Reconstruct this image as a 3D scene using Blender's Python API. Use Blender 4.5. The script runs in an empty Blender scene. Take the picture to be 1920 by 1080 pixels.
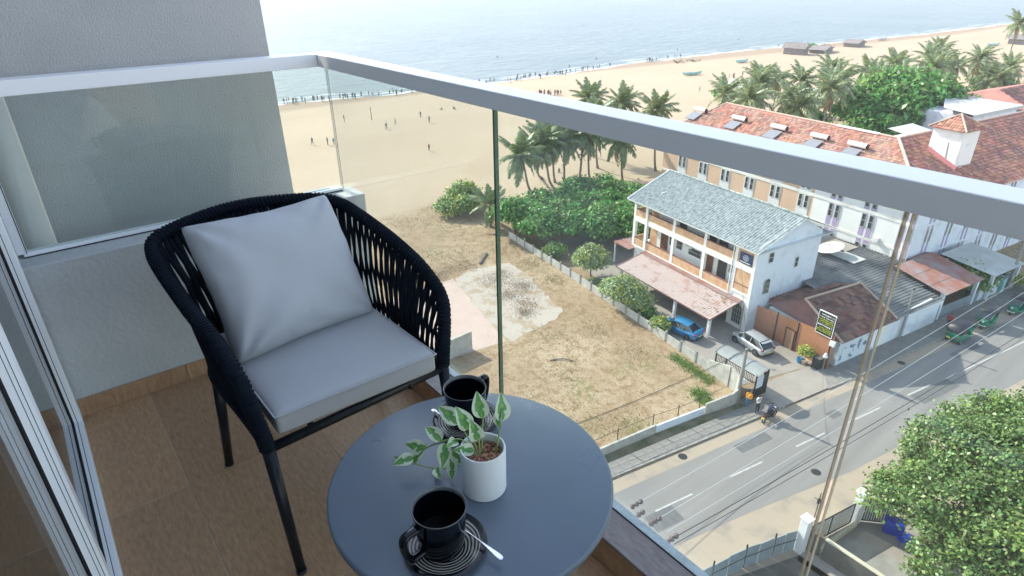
import bpy, bmesh, math, random
import numpy as np
from mathutils import Vector, Matrix, noise
R = math.radians
PI = math.pi
S = bpy.context.scene
COL = S.collection
# ------------------------------------------------------------------ camera
CAM_Z = 31.0
FZ = 29.6                                   # balcony floor level
cd = bpy.data.cameras.new("camera"); cam = bpy.data.objects.new("camera", cd); COL.objects.link(cam)
pit, rol, yaw = R(26.858), R(0.7025), R(-37.75)
fw = Vector((math.cos(pit)*math.cos(yaw), math.cos(pit)*math.sin(yaw), -math.sin(pit)))
rt = Vector((math.sin(yaw), -math.cos(yaw), 0)); dn = fw.cross(rt)
r2 = rt*math.cos(rol)+dn*math.sin(rol); d2 = -rt*math.sin(rol)+dn*math.cos(rol)
up = -d2; bk = -fw
cam.matrix_world = Matrix(((r2.x, up.x, bk.x, 0), (r2.y, up.y, bk.y, 0), (r2.z, up.z, bk.z, CAM_Z), (0, 0, 0, 1)))
cd.sensor_width = 36; cd.lens = 1162.1/1920*36; cd.clip_start = 0.05; cd.clip_end = 20000
S.camera = cam
# ------------------------------------------------------------------ light
SUN_AZ, SUN_EL = 7.5, 35.0
w = bpy.data.worlds.new("World"); S.world = w; w.use_nodes = True
nt = w.node_tree; bg = nt.nodes["Background"]
sky = nt.nodes.new("ShaderNodeTexSky"); sky.sky_type = 'NISHITA'; sky.sun_disc = False
sky.sun_elevation = R(SUN_EL); sky.sun_rotation = R(90-SUN_AZ)
sky.air_density = 1.0; sky.dust_density = .7; sky.ozone_density = 1.0
hz = nt.nodes.new("ShaderNodeHueSaturation"); hz.inputs["Saturation"].default_value = .7      # hazy, whitish sky
nt.links.new(sky.outputs[0], hz.inputs["Color"]); nt.links.new(hz.outputs[0], bg.inputs[0]); bg.inputs[1].default_value = 0.15
sd = bpy.data.lights.new("sun", 'SUN'); sd.energy = 2.6; sd.angle = R(0.5); sd.color = (1, .93, .82)
sun = bpy.data.objects.new("sun", sd); COL.objects.link(sun); sun.rotation_euler = (0, R(90-SUN_EL), R(SUN_AZ)); sun.location = (60, 0, 60)
S.view_settings.view_transform = 'Standard'; S.view_settings.look = 'None'; S.view_settings.gamma = 1
S.view_settings.use_curve_mapping = False
S.view_settings.exposure = 1.66
S.render.engine = 'CYCLES'
S.cycles.max_bounces = 8; S.cycles.transparent_max_bounces = 24; S.cycles.diffuse_bounces = 3
S.cycles.glossy_bounces = 3; S.cycles.transmission_bounces = 6; S.cycles.use_denoising = True
# ------------------------------------------------------------------ materials
def mat(name, color, rough=.6, metal=0, spec=.5, var=0, vscale=5, bump=0, bscale=50, col2=None, island=0, detail=4, trans=0, bdist=.01, coords='Object', stretch=None, coat=0, thr=None, alpha=None, rot=0):
    m = bpy.data.materials.new(name); m.use_nodes = True
    n = m.node_tree.nodes; l = m.node_tree.links; b = n["Principled BSDF"]
    b.inputs["Base Color"].default_value = (*color, 1); b.inputs["Roughness"].default_value = rough
    b.inputs["Metallic"].default_value = metal; b.inputs["Specular IOR Level"].default_value = spec
    if coat: b.inputs["Coat Weight"].default_value = coat; b.inputs["Coat Roughness"].default_value = .08
    tc = n.new("ShaderNodeTexCoord"); co = tc.outputs[coords]
    if stretch:
        mp = n.new("ShaderNodeMapping"); mp.inputs["Scale"].default_value = stretch; mp.inputs["Rotation"].default_value = (0, 0, rot); l.new(co, mp.inputs[0]); co = mp.outputs[0]
    out = None
    if var or col2:
        t = n.new("ShaderNodeTexNoise"); t.inputs["Scale"].default_value = vscale; t.inputs["Detail"].default_value = detail; t.inputs["Roughness"].default_value = .6
        l.new(co, t.inputs["Vector"])
        cr = n.new("ShaderNodeValToRGB")
        lo, hi = thr if thr else (.3, .7)
        cr.color_ramp.elements[0].position = lo; cr.color_ramp.elements[1].position = hi
        c2 = col2 if col2 else tuple(c*(1-var) for c in color)
        cr.color_ramp.elements[0].color = (*c2, 1); cr.color_ramp.elements[1].color = (*color, 1)
        l.new(t.outputs["Fac"], cr.inputs[0]); out = cr.outputs[0]
    if island:
        g = n.new("ShaderNodeNewGeometry"); hs = n.new("ShaderNodeHueSaturation")
        mr = n.new("ShaderNodeMapRange"); mr.inputs[3].default_value = 1-island; mr.inputs[4].default_value = 1+island
        l.new(g.outputs["Random Per Island"], mr.inputs[0]); l.new(mr.outputs[0], hs.inputs["Value"])
        m2 = n.new("ShaderNodeMath"); m2.operation = 'MULTIPLY_ADD'; m2.inputs[1].default_value = 7.31; m2.inputs[2].default_value = 0
        fr = n.new("ShaderNodeMath"); fr.operation = 'FRACT'; l.new(g.outputs["Random Per Island"], m2.inputs[0]); l.new(m2.outputs[0], fr.inputs[0])
        m3 = n.new("ShaderNodeMapRange"); m3.inputs[3].default_value = .5-island*.06; m3.inputs[4].default_value = .5+island*.06
        l.new(fr.outputs[0], m3.inputs[0]); l.new(m3.outputs[0], hs.inputs["Hue"])
        if out: l.new(out, hs.inputs["Color"])
        else: hs.inputs["Color"].default_value = (*color, 1)
        out = hs.outputs[0]
    if out: l.new(out, b.inputs["Base Color"])
    if bump:
        t2 = n.new("ShaderNodeTexNoise"); t2.inputs["Scale"].default_value = bscale; t2.inputs["Detail"].default_value = 3
        l.new(co, t2.inputs["Vector"])
        bp = n.new("ShaderNodeBump"); bp.inputs["Strength"].default_value = bump; bp.inputs["Distance"].default_value = bdist
        l.new(t2.outputs["Fac"], bp.inputs["Height"]); l.new(bp.outputs[0], b.inputs["Normal"])
    if trans:
        tr = n.new("ShaderNodeBsdfTranslucent"); ms = n.new("ShaderNodeMixShader"); ms.inputs[0].default_value = trans
        if out: l.new(out, tr.inputs[0])
        else: tr.inputs[0].default_value = (*color, 1)
        l.new(b.outputs[0], ms.inputs[1]); l.new(tr.outputs[0], ms.inputs[2]); l.new(ms.outputs[0], n["Material Output"].inputs[0])
    return m
def glassmat(name, tint=(.93, .965, .945), ior=1.45, dirt=0):
    m = bpy.data.materials.new(name); m.use_nodes = True
    n = m.node_tree.nodes; l = m.node_tree.links; n.remove(n["Principled BSDF"])
    t = n.new("ShaderNodeBsdfTransparent"); t.inputs[0].default_value = (*tint, 1)
    g = n.new("ShaderNodeBsdfGlossy"); g.inputs["Roughness"].default_value = .01
    f = n.new("ShaderNodeFresnel"); ge = n.new("ShaderNodeNewGeometry"); mr0 = n.new("ShaderNodeMapRange")
    mr0.inputs[3].default_value = ior; mr0.inputs[4].default_value = 1/ior; l.new(ge.outputs["Backfacing"], mr0.inputs[0]); l.new(mr0.outputs[0], f.inputs[0])
    mx = n.new("ShaderNodeMixShader"); l.new(f.outputs[0], mx.inputs[0]); l.new(t.outputs[0], mx.inputs[1]); l.new(g.outputs[0], mx.inputs[2])
    o = mx.outputs[0]
    if dirt:
        d = n.new("ShaderNodeBsdfDiffuse"); d.inputs[0].default_value = (.8, .8, .8, 1)
        m2 = n.new("ShaderNodeMixShader"); tn = n.new("ShaderNodeTexNoise"); tn.inputs["Scale"].default_value = 3; tn.inputs["Detail"].default_value = 5
        mr = n.new("ShaderNodeMapRange"); mr.inputs[1].default_value = .35; mr.inputs[2].default_value = .75; mr.inputs[3].default_value = dirt*.4; mr.inputs[4].default_value = dirt*1.6
        tc = n.new("ShaderNodeTexCoord"); l.new(tc.outputs["Object"], tn.inputs["Vector"]); l.new(tn.outputs[0], mr.inputs[0]); l.new(mr.outputs[0], m2.inputs[0])
        l.new(o, m2.inputs[1]); l.new(d.outputs[0], m2.inputs[2]); o = m2.outputs[0]
    l.new(o, n["Material Output"].inputs[0])
    return m
M = {}
M['plaster'] = mat('grey_textured_plaster', (.47, .475, .485), .9, var=.12, vscale=2.5, bump=.7, bscale=150, bdist=.006, spec=.2)
M['plaster2'] = mat('smooth_grey_render', (.50, .52, .52), .85, var=.15, vscale=3, bump=.6, bscale=60, bdist=.006, spec=.2)
M['pipe'] = mat('cream_pipe', (.62, .58, .54), .5, var=.15, vscale=3)
M['white'] = mat('white_paint', (.74, .74, .74), .6, var=.1, vscale=1.2)
M['alu'] = mat('satin_aluminium', (.86, .87, .90), .42, metal=0, bump=.05, bscale=300)
M['alu_white'] = mat('powder_coated_frame', (.88, .90, .93), .3, spec=.6)
M['gasket'] = mat('black_rubber_gasket', (.012, .014, .018), .5)
M['glass'] = glassmat('railing_glass', dirt=.032)
M['doorglass'] = glassmat('door_glass', tint=(.8, .84, .85), ior=1.6)
M['glassedge'] = mat('green_glass_edge', (.03, .14, .10), .15, spec=.8)
M['glassedge_pale'] = mat('pale_glass_edge', (.55, .52, .44), .3, spec=.6)
M['concrete_strip'] = mat('pale_flashing', (.55, .62, .64), .4, var=.25, vscale=30, bump=.2, bscale=80, metal=.2)
M['rope'] = mat('black_blue_rope', (.005, .009, .017), .8, bump=.5, bscale=400, spec=.15, bdist=.002)
M['tube'] = mat('black_powder_coated_tube', (.006, .009, .013), .35, spec=.3)
M['cushion'] = mat('grey_upholstery_fabric', (.44, .455, .475), .95, var=.06, vscale=3, bump=.25, bscale=900, bdist=.0015, spec=.15)
M['pillow'] = mat('pale_grey_cotton', (.45, .465, .495), .95, var=.05, vscale=4, bump=.2, bscale=900, bdist=.0015, spec=.15)
M['tabletop'] = mat('slate_blue_table_top', (.12, .158, .205), .32, var=.10, vscale=4, spec=.5)
M['blackglaze'] = mat('black_glaze', (.002, .003, .006), .10, spec=.35)
M['potwhite'] = mat('matt_white_ceramic', (.70, .74, .74), .6, bump=.05, bscale=60)
M['pebble'] = mat('brown_clay_pebbles', (.34, .17, .10), .6, island=.6)
M['chrome'] = mat('polished_steel', (.8, .8, .82), .12, metal=1)
M['dirtsoil'] = mat('dark_soil', (.05, .03, .02), .9)

def wood_mat(name, c1, c2, rough, axis=0):
    m = mat(name, c1, rough, col2=c2, vscale=9, stretch=(3, 11, 2) if axis == 0 else (11, 3, 2), detail=14, bump=.12, bscale=30, coords='Object', bdist=.003, thr=(.25, .75))
    n = m.node_tree.nodes; l = m.node_tree.links
    oi = n.new("ShaderNodeObjectInfo"); hs = n.new("ShaderNodeHueSaturation")
    mr = n.new("ShaderNodeMapRange"); mr.inputs[3].default_value = .82; mr.inputs[4].default_value = 1.12
    l.new(oi.outputs["Random"], mr.inputs[0]); l.new(mr.outputs[0], hs.inputs["Value"])
    b = n["Principled BSDF"]; src = b.inputs["Base Color"].links[0].from_socket
    wv = n.new("ShaderNodeTexWave"); wv.wave_type = 'RINGS'; wv.inputs["Scale"].default_value = 6; wv.inputs["Distortion"].default_value = 22; wv.inputs["Detail"].default_value = 4; wv.inputs["Detail Scale"].default_value = 1.2
    tc = n.new("ShaderNodeTexCoord"); mp = n.new("ShaderNodeMapping"); mp.inputs["Scale"].default_value = (1, 4, 1) if axis == 0 else (4, 1, 1)
    ad = n.new("ShaderNodeVectorMath"); ad.operation = 'ADD'; sc = n.new("ShaderNodeMath"); sc.operation = 'MULTIPLY'; sc.inputs[1].default_value = 40
    l.new(oi.outputs["Random"], sc.inputs[0]); l.new(tc.outputs["Object"], ad.inputs[0]); l.new(sc.outputs[0], ad.inputs[1]); l.new(ad.outputs[0], mp.inputs[0]); l.new(mp.outputs[0], wv.inputs["Vector"])
    mx = n.new("ShaderNodeMix"); mx.data_type = 'RGBA'; mx.blend_type = 'MULTIPLY'; mx.inputs[0].default_value = .10
    l.new(src, mx.inputs[6]); l.new(wv.outputs["Color"], mx.inputs[7]); l.new(mx.outputs[2], hs.inputs["Color"]); l.new(hs.outputs[0], b.inputs["Base Color"])
    return m
M['woodtile'] = wood_mat('wood_look_floor_tile', (.54, .33, .185), (.31, .18, .10), .40)
M['woodgrey'] = wood_mat('grey_wood_look_tile', (.38, .32, .32), (.22, .18, .18), .45)
M['grout'] = mat('tile_grout', (.40, .31, .22), .9)

# city materials
M['asphalt'] = mat('worn_asphalt', (.25, .235, .22), .85, col2=(.185, .178, .17), vscale=.9, bump=.2, bscale=8, detail=9, stretch=(1, .05, 1), rot=R(-10.1), thr=(.3, .68))
M['patch'] = mat('dark_asphalt_patch', (.15, .148, .148), .85, var=.2, vscale=2)
M['sandroad'] = mat('sandy_road_shoulder', (.36, .295, .225), .95, col2=(.23, .205, .18), vscale=.5, detail=8, thr=(.28, .5))
M['pave'] = mat('grey_paving', (.27, .255, .235), .9, var=.3, vscale=1.2, detail=8)
M['kerb'] = mat('kerb_concrete', (.33, .31, .28), .9, var=.35, vscale=2)
M['verge'] = mat('weedy_verge', (.22, .19, .13), .95, col2=(.09, .105, .045), vscale=.8, detail=8, thr=(.4, .6))
M['yard'] = mat('dusty_concrete_yard', (.36, .32, .28), .9, var=.25, vscale=.4, detail=8)
M['paint'] = mat('road_paint', (.48, .47, .45), .7, col2=(.26, .26, .25), vscale=5, detail=8, thr=(.30, .52))
M['slabwhite'] = mat('bleached_concrete_slab', (.42, .37, .31), .9, col2=(.34, .265, .185), vscale=.55, detail=12, thr=(.40, .50))
M['slabpink'] = mat('pink_concrete_slab', (.52, .40, .34), .9, var=.12, vscale=.6, detail=8)
M['whitewall'] = mat('white_stained_wall', (.74, .72, .67), .85, col2=(.40, .37, .33), vscale=.5, detail=9, thr=(.18, .45))
M['precast'] = mat('weathered_precast_panel', (.52, .50, .45), .9, var=.35, vscale=1.5, detail=8)
M['whiteclean'] = mat('white_wall', (.80, .79, .76), .85, var=.08, vscale=.5)
M['shadewhite'] = mat('shade_tinted_white_wall', (.68, .72, .78), .85, col2=(.50, .53, .58), vscale=.7, detail=10, thr=(.28, .5))  # white walls with the blue of their shaded sides put into the colour
M['poster'] = mat('peeling_whitewash', (.62, .68, .74), .85, col2=(.14, .20, .28), vscale=1.3, detail=9, thr=(.395, .44))
M['orange'] = mat('peach_render', (.66, .45, .31), .85, var=.1, vscale=.6)
M['purple'] = mat('lilac_render', (.42, .33, .50), .85, var=.1, vscale=.6)
M['darkwin'] = mat('dark_window_glass', (.05, .06, .065), .15, spec=.8)
M['winframe'] = mat('weathered_window_frame', (.45, .44, .40), .6)
M['brickpar'] = mat('orange_brick', (.50, .27, .15), .85, col2=(.62, .42, .26), vscale=1.5, detail=9, thr=(.35, .65))
M['browndoor'] = mat('brown_wooden_door', (.16, .06, .035), .6, var=.3, vscale=4)
M['darkdoor'] = mat('dark_doorway', (.035, .028, .028), .7)
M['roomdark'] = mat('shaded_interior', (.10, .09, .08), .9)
M['corr'] = mat('weathered_grey_asbestos_sheet', (.43, .46, .45), .85, col2=(.17, .20, .205), vscale=3.0, detail=12, thr=(.36, .64), stretch=(1.3, .9, 1))
M['corrdark'] = mat('dark_stained_asbestos_sheet', (.30, .29, .27), .9, col2=(.11, .115, .12), vscale=.35, detail=9, thr=(.35, .62))
M['corrpale'] = mat('pale_corrugated_sheet', (.50, .51, .49), .8, var=.2, vscale=.8)
M['redroof'] = mat('rusty_red_sheet', (.30, .125, .09), .8, col2=(.30, .24, .24), vscale=.6, detail=8, thr=(.35, .6))
M['porch'] = mat('faded_pink_roof_sheet', (.42, .33, .31), .9, col2=(.34, .17, .13), vscale=.8, detail=9, thr=(.28, .45))
M['rtile'] = mat('terracotta_roof_tile', (.40, .19, .125), .85, col2=(.34, .23, .18), vscale=.5, detail=8, island=.38, thr=(.35, .6))
M['rtile2'] = mat('old_terracotta_tile', (.40, .19, .13), .9, col2=(.26, .15, .12), vscale=.5, detail=8, island=.35, thr=(.35, .6))
M['rtile3'] = mat('dark_mossy_roof_tile', (.24, .12, .09), .9, col2=(.15, .09, .08), vscale=.5, detail=8, island=.4, thr=(.35, .6))
M['ridge'] = mat('pale_mortar_ridge', (.58, .42, .32), .9, var=.25, vscale=2)
M['woodfence'] = mat('orange_stained_timber', (.50, .23, .105), .7, var=.25, vscale=3, island=.2)
M['metalgrey'] = mat('galvanised_sheet', (.34, .40, .43), .5, metal=.3, var=.2, vscale=2)
M['teal'] = mat('teal_sheet', (.06, .16, .18), .5, var=.2, vscale=2)
M['concrete'] = mat('weathered_concrete', (.34, .33, .30), .9, var=.35, vscale=1, detail=8)
M['concdark'] = mat('mould_stained_concrete', (.15, .14, .12), .95, var=.45, vscale=.9, detail=9)
M['steel'] = mat('dark_steel', (.05, .05, .05), .5, metal=.5)
M['wire'] = mat('black_cable', (.02, .02, .02), .6)
M['palewire'] = mat('bare_aluminium_wire', (.5, .5, .5), .4, metal=.6)
M['insul'] = mat('brown_porcelain', (.11, .075, .07), .2, spec=.8)
M['palmleaf'] = mat('coconut_palm_leaflet', (.21, .27, .12), .45, island=.4, trans=.3)
M['palmdry'] = mat('dry_palm_leaflet', (.30, .24, .13), .7, island=.25, trans=.2)
M['palmtrunk'] = mat('grey_palm_trunk', (.26, .21, .16), .9, var=.3, vscale=3)
M['rachis'] = mat('palm_rachis', (.22, .22, .09), .6)
M['leafdeep'] = mat('glossy_green_leaf', (.115, .29, .06), .42, island=.55, trans=.38)
M['leafmid'] = mat('mid_green_leaf', (.20, .31, .085), .5, island=.45, trans=.35)
M['leafyellow'] = mat('yellow_green_leaf', (.38, .42, .08), .5, island=.35, trans=.3)
M['leafpale'] = mat('pale_flowering_leaf', (.27, .36, .17), .5, island=.5, trans=.3)
M['leaftree'] = mat('deep_tree_leaf', (.15, .235, .07), .42, island=.65, trans=.3)
M['leaffresh'] = mat('fresh_yellow_green_leaf', (.25, .36, .09), .4, island=.45, trans=.4)
M['bark'] = mat('bark', (.14, .11, .085), .9, var=.3, vscale=6)
M['grass'] = mat('lawn_grass', (.11, .16, .035), .9, col2=(.18, .19, .07), vscale=1.2, detail=6)
M['tyre'] = mat('tyre_rubber', (.02, .02, .02), .8)
M['rim'] = mat('wheel_rim', (.45, .46, .48), .3, metal=.8)
M['carblue'] = mat('metallic_blue_paint', (.018, .22, .46), .25, metal=.35, coat=1)
M['carsilver'] = mat('metallic_silver_paint', (.52, .53, .54), .28, metal=.5, coat=1)
M['carglass'] = mat('car_glass', (.02, .025, .03), .06, spec=.9)
M['lampred'] = mat('tail_lamp', (.35, .02, .02), .2)
M['lampwhite'] = mat('head_lamp', (.7, .7, .7), .15)
M['plate'] = mat('yellow_plate', (.75, .62, .12), .5)
M['tukgreen'] = mat('green_enamel', (.01, .17, .10), .3, coat=.6)
M['canvas'] = mat('black_vinyl_canopy', (.022, .022, .03), .5)
M['boatpaint'] = mat('turquoise_boat_paint', (.30, .55, .55), .5)
M['thatch'] = mat('grey_thatch', (.26, .23, .21), .95, var=.4, vscale=1)
M['skin'] = mat('skin', (.14, .07, .04), .6)
M['hair'] = mat('hair', (.012, .01, .01), .6)
M['cl_white'] = mat('white_cloth', (.7, .7, .7), .8); M['cl_navy'] = mat('navy_cloth', (.03, .045, .09), .8)
M['cl_red'] = mat('red_cloth', (.4, .04, .05), .8); M['cl_dark'] = mat('dark_cloth', (.03, .03, .035), .8)
M['cl_blue'] = mat('blue_cloth', (.08, .22, .42), .8); M['cl_orange'] = mat('orange_cloth', (.75, .32, .04), .8)
M['cl_khaki'] = mat('khaki_cloth', (.3, .25, .17), .8)
M['signblack'] = mat('black_sign_board', (.015, .018, .015), .5); M['signwhite'] = mat('white_lettering', (.75, .75, .75), .6)
M['signyellow'] = mat('yellow_lettering', (.55, .60, .03), .6); M['signnavy'] = mat('navy_sign_board', (.03, .05, .12), .45)
M['foam'] = mat('sea_foam', (.75, .77, .76), .8, col2=(.55, .56, .52), vscale=.6, detail=6)
M['blueplastic'] = mat('blue_plastic', (.01, .05, .42), .4)
M['polycarb'] = mat('frosted_canopy_sheet', (.30, .31, .30), .4, var=.2, vscale=2)

# faint smears in the table's sheen
_n = M['tabletop'].node_tree.nodes; _l = M['tabletop'].node_tree.links; _t = _n.new("ShaderNodeTexNoise"); _t.inputs["Scale"].default_value = 7; _t.inputs["Detail"].default_value = 8; _c = _n.new("ShaderNodeTexCoord"); _l.new(_c.outputs["Object"], _t.inputs["Vector"])
_m = _n.new("ShaderNodeMapRange"); _m.inputs[1].default_value = .3; _m.inputs[2].default_value = .7; _m.inputs[3].default_value = .24; _m.inputs[4].default_value = .42; _l.new(_t.outputs[0], _m.inputs[0]); _l.new(_m.outputs[0], _n["Principled BSDF"].inputs["Roughness"])
# variegated leaf
def variegated():
    m = bpy.data.materials.new('variegated_leaf'); m.use_nodes = True; n = m.node_tree.nodes; l = m.node_tree.links; b = n["Principled BSDF"]
    uv = n.new("ShaderNodeUVMap"); sp = n.new("ShaderNodeSeparateXYZ"); l.new(uv.outputs[0], sp.inputs[0])
    a = n.new("ShaderNodeMath"); a.operation = 'ABSOLUTE'; l.new(sp.outputs[0], a.inputs[0])
    tn = n.new("ShaderNodeTexNoise"); tn.inputs["Scale"].default_value = 70; tn.inputs["Detail"].default_value = 3
    tc = n.new("ShaderNodeTexCoord"); l.new(tc.outputs["Object"], tn.inputs["Vector"])
    ad = n.new("ShaderNodeMath"); ad.operation = 'MULTIPLY_ADD'; ad.inputs[1].default_value = 1.3; l.new(tn.outputs[0], ad.inputs[0]); l.new(a.outputs[0], ad.inputs[2])
    cr = n.new("ShaderNodeValToRGB"); e = cr.color_ramp.elements
    e[0].position = .98; e[0].color = (.16, .36, .09, 1); e[1].position = 1.0; e[1].color = (.62, .70, .52, 1)
    k = e.new(.55); k.color = (.22, .44, .07, 1); k2 = e.new(.7); k2.color = (.10, .28, .10, 1)
    ml = n.new("ShaderNodeMath"); ml.operation = 'MULTIPLY'; ml.inputs[1].default_value = .85; l.new(ad.outputs[0], ml.inputs[0]); l.new(ml.outputs[0], cr.inputs[0])
    l.new(cr.outputs[0], b.inputs["Base Color"]); b.inputs["Roughness"].default_value = .35
    tr = n.new("ShaderNodeBsdfTranslucent"); l.new(cr.outputs[0], tr.inputs[0]); ms = n.new("ShaderNodeMixShader"); ms.inputs[0].default_value = .25
    l.new(b.outputs[0], ms.inputs[1]); l.new(tr.outputs[0], ms.inputs[2]); l.new(ms.outputs[0], n["Material Output"].inputs[0])
    return m
M['varieg'] = variegated()
M['stem'] = mat('pale_green_stem', (.25, .36, .12), .5)
# saucer ring glaze: concentric pale rings in object space
def ringmat():
    m = bpy.data.materials.new('ringed_black_glaze'); m.use_nodes = True; n = m.node_tree.nodes; l = m.node_tree.links; b = n["Principled BSDF"]
    tc = n.new("ShaderNodeTexCoord"); sp = n.new("ShaderNodeSeparateXYZ"); l.new(tc.outputs["Object"], sp.inputs[0])
    cx = n.new("ShaderNodeCombineXYZ"); l.new(sp.outputs[0], cx.inputs[0]); l.new(sp.outputs[1], cx.inputs[1])
    ln = n.new("ShaderNodeVectorMath"); ln.operation = 'LENGTH'; l.new(cx.outputs[0], ln.inputs[0])
    tn = n.new("ShaderNodeTexNoise"); tn.inputs["Scale"].default_value = 25; l.new(tc.outputs["Object"], tn.inputs["Vector"])
    k = n.new("ShaderNodeMath"); k.operation = 'MULTIPLY_ADD'; k.inputs[1].default_value = .004; l.new(tn.outputs[0], k.inputs[0]); l.new(ln.outputs["Value"], k.inputs[2])
    s = n.new("ShaderNodeMath"); s.operation = 'MULTIPLY'; s.inputs[1].default_value = 2*PI/.0062; l.new(k.outputs[0], s.inputs[0])
    sn = n.new("ShaderNodeMath"); sn.operation = 'SINE'; l.new(s.outputs[0], sn.inputs[0])
    g = n.new("ShaderNodeMath"); g.operation = 'GREATER_THAN'; g.inputs[1].default_value = .1; l.new(sn.outputs[0], g.inputs[0])
    g2 = n.new("ShaderNodeMath"); g2.operation = 'LESS_THAN'; g2.inputs[1].default_value = .062; l.new(ln.outputs["Value"], g2.inputs[0])
    g3 = n.new("ShaderNodeMath"); g3.operation = 'MULTIPLY'; l.new(g.outputs[0], g3.inputs[0]); l.new(g2.outputs[0], g3.inputs[1])
    mx = n.new("ShaderNodeMix"); mx.data_type = 'RGBA'; mx.inputs[6].default_value = (.004, .005, .008, 1); mx.inputs[7].default_value = (.38, .37, .33, 1)
    l.new(g3.outputs[0], mx.inputs[0]); l.new(mx.outputs[2], b.inputs["Base Color"]); b.inputs["Roughness"].default_value = .2; b.inputs["Specular IOR Level"].default_value = .6
    return m
M['ring'] = ringmat()
# ------------------------------------------------------------------ helpers
def tag(o, label=None, cat=None, group=None, kind=None):
    if label: o['label'] = label
    if cat: o['category'] = cat
    if group: o['group'] = group
    if kind: o['kind'] = kind
    return o
def thing(name, label, cat, loc=(0, 0, 0), rz=0, group=None):
    o = bpy.data.objects.new(name, None); COL.objects.link(o); o.empty_display_size = .1
    o.location = loc; o.rotation_euler = (0, 0, rz); return tag(o, label, cat, group)
class MB:
    def __init__(s): s.v = []; s.f = []; s.m = []; s.uv = {}
    def add(s, vs, fs, mi=0):
        k = len(s.v); s.v += [tuple(v) for v in vs]; s.f += [tuple(i+k for i in f) for f in fs]; s.m += [mi]*len(fs); return s
    def box(s, x0, x1, y0, y1, z0, z1, mi=0):
        vs = [(x, y, z) for z in (z0, z1) for y in (y0, y1) for x in (x0, x1)]
        return s.add(vs, [(0, 2, 3, 1), (4, 5, 7, 6), (0, 1, 5, 4), (2, 6, 7, 3), (0, 4, 6, 2), (1, 3, 7, 5)], mi)
    def obox(s, c, sx, sy, sz, rz=0, mi=0, M4=None):
        cs, sn = math.cos(rz), math.sin(rz); vs = []
        for z in (-sz/2, sz/2):
            for y in (-sy/2, sy/2):
                for x in (-sx/2, sx/2): vs.append((c[0]+x*cs-y*sn, c[1]+x*sn+y*cs, c[2]+z))
        if M4: vs = [tuple(M4 @ Vector(v)) for v in vs]
        return s.add(vs, [(0, 2, 3, 1), (4, 5, 7, 6), (0, 1, 5, 4), (2, 6, 7, 3), (0, 4, 6, 2), (1, 3, 7, 5)], mi)
    def tube(s, pts, r, n=8, mi=0, cap=True, closed=False):
        pts = [Vector(p) for p in pts]; rs = r if isinstance(r, (list, tuple)) else [r]*len(pts); N = len(pts)
        k = len(s.v); ref = None
        for i, p in enumerate(pts):
            if closed: d = pts[(i+1) % N]-pts[i-1]
            else: d = pts[min(i+1, N-1)]-pts[max(i-1, 0)]
            d.normalize()
            if ref is None:
                a = Vector((0, 0, 1)) if abs(d.z) < .9 else Vector((1, 0, 0)); ref = d.cross(a).normalized()
            ref = (ref-d*ref.dot(d)).normalized(); b = d.cross(ref)
            for j in range(n):
                t = 2*PI*j/n; q = p+(ref*math.cos(t)+b*math.sin(t))*rs[i]; s.v.append(tuple(q))
        L = N if closed else N-1
        for i in range(L):
            for j in range(n):
                a = k+i*n+j; b2 = k+i*n+(j+1) % n; c = k+((i+1) % N)*n+(j+1) % n; d_ = k+((i+1) % N)*n+j
                s.f.append((a, b2, c, d_)); s.m.append(mi)
        if cap and not closed:
            s.f.append(tuple(k+j for j in reversed(range(n)))); s.f.append(tuple(k+(N-1)*n+j for j in range(n))); s.m += [mi, mi]
        return s
    def lathe(s, prof, n=32, c=(0, 0, 0), mi=0, mfun=None):
        k = len(s.v)
        for (r, z) in prof:
            for j in range(n):
                t = 2*PI*j/n; s.v.append((c[0]+r*math.cos(t), c[1]+r*math.sin(t), c[2]+z))
        for i in range(len(prof)-1):
            for j in range(n):
                s.f.append((k+i*n+j, k+i*n+(j+1) % n, k+(i+1)*n+(j+1) % n, k+(i+1)*n+j)); s.m.append(mfun(i) if mfun else mi)
        return s
    def prism(s, poly, z0, z1, mi=0):
        n = len(poly); vs = [(x, y, z0) for x, y in poly]+[(x, y, z1) for x, y in poly]
        fs = [tuple(range(n)), tuple(range(2*n-1, n-1, -1))]+[(i, i+n, (i+1) % n+n, (i+1) % n) for i in range(n)]
        return s.add(vs, fs, mi)
    def build(s, name, mats, parent=None, smooth=False, bevel=0, loc=None, rz=None, auto=False, seg=2):
        me = bpy.data.meshes.new(name); me.from_pydata(s.v, [], s.f)
        for m in (mats if isinstance(mats, (list, tuple)) else [mats]): me.materials.append(m)
        if len(set(s.m)) > 1 or (s.m and s.m[0]): me.polygons.foreach_set('material_index', s.m)
        bm = bmesh.new(); bm.from_mesh(me); bmesh.ops.recalc_face_normals(bm, faces=bm.faces)
        if bevel: bmesh.ops.bevel(bm, geom=bm.edges[:]+bm.verts[:], offset=bevel, segments=seg, affect='EDGES', profile=.5, clamp_overlap=True)
        bm.to_mesh(me); bm.free()
        if smooth: me.shade_smooth()
        if auto:
            me.shade_smooth()
            try: me.set_sharp_from_angle(angle=R(40))
            except Exception: pass
        return link(name, me, parent, loc, rz)
def link(name, me, parent=None, loc=None, rz=None):
    o = bpy.data.objects.new(name, me); COL.objects.link(o); o.parent = parent
    if loc: o.location = loc
    if rz is not None: o.rotation_euler = rz if isinstance(rz, (tuple, list)) else (0, 0, rz)
    return o
def copytree(o, parent=None):
    c = o.copy(); COL.objects.link(c); c.parent = parent
    for ch in list(o.children): copytree(ch, c)
    return c
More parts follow.
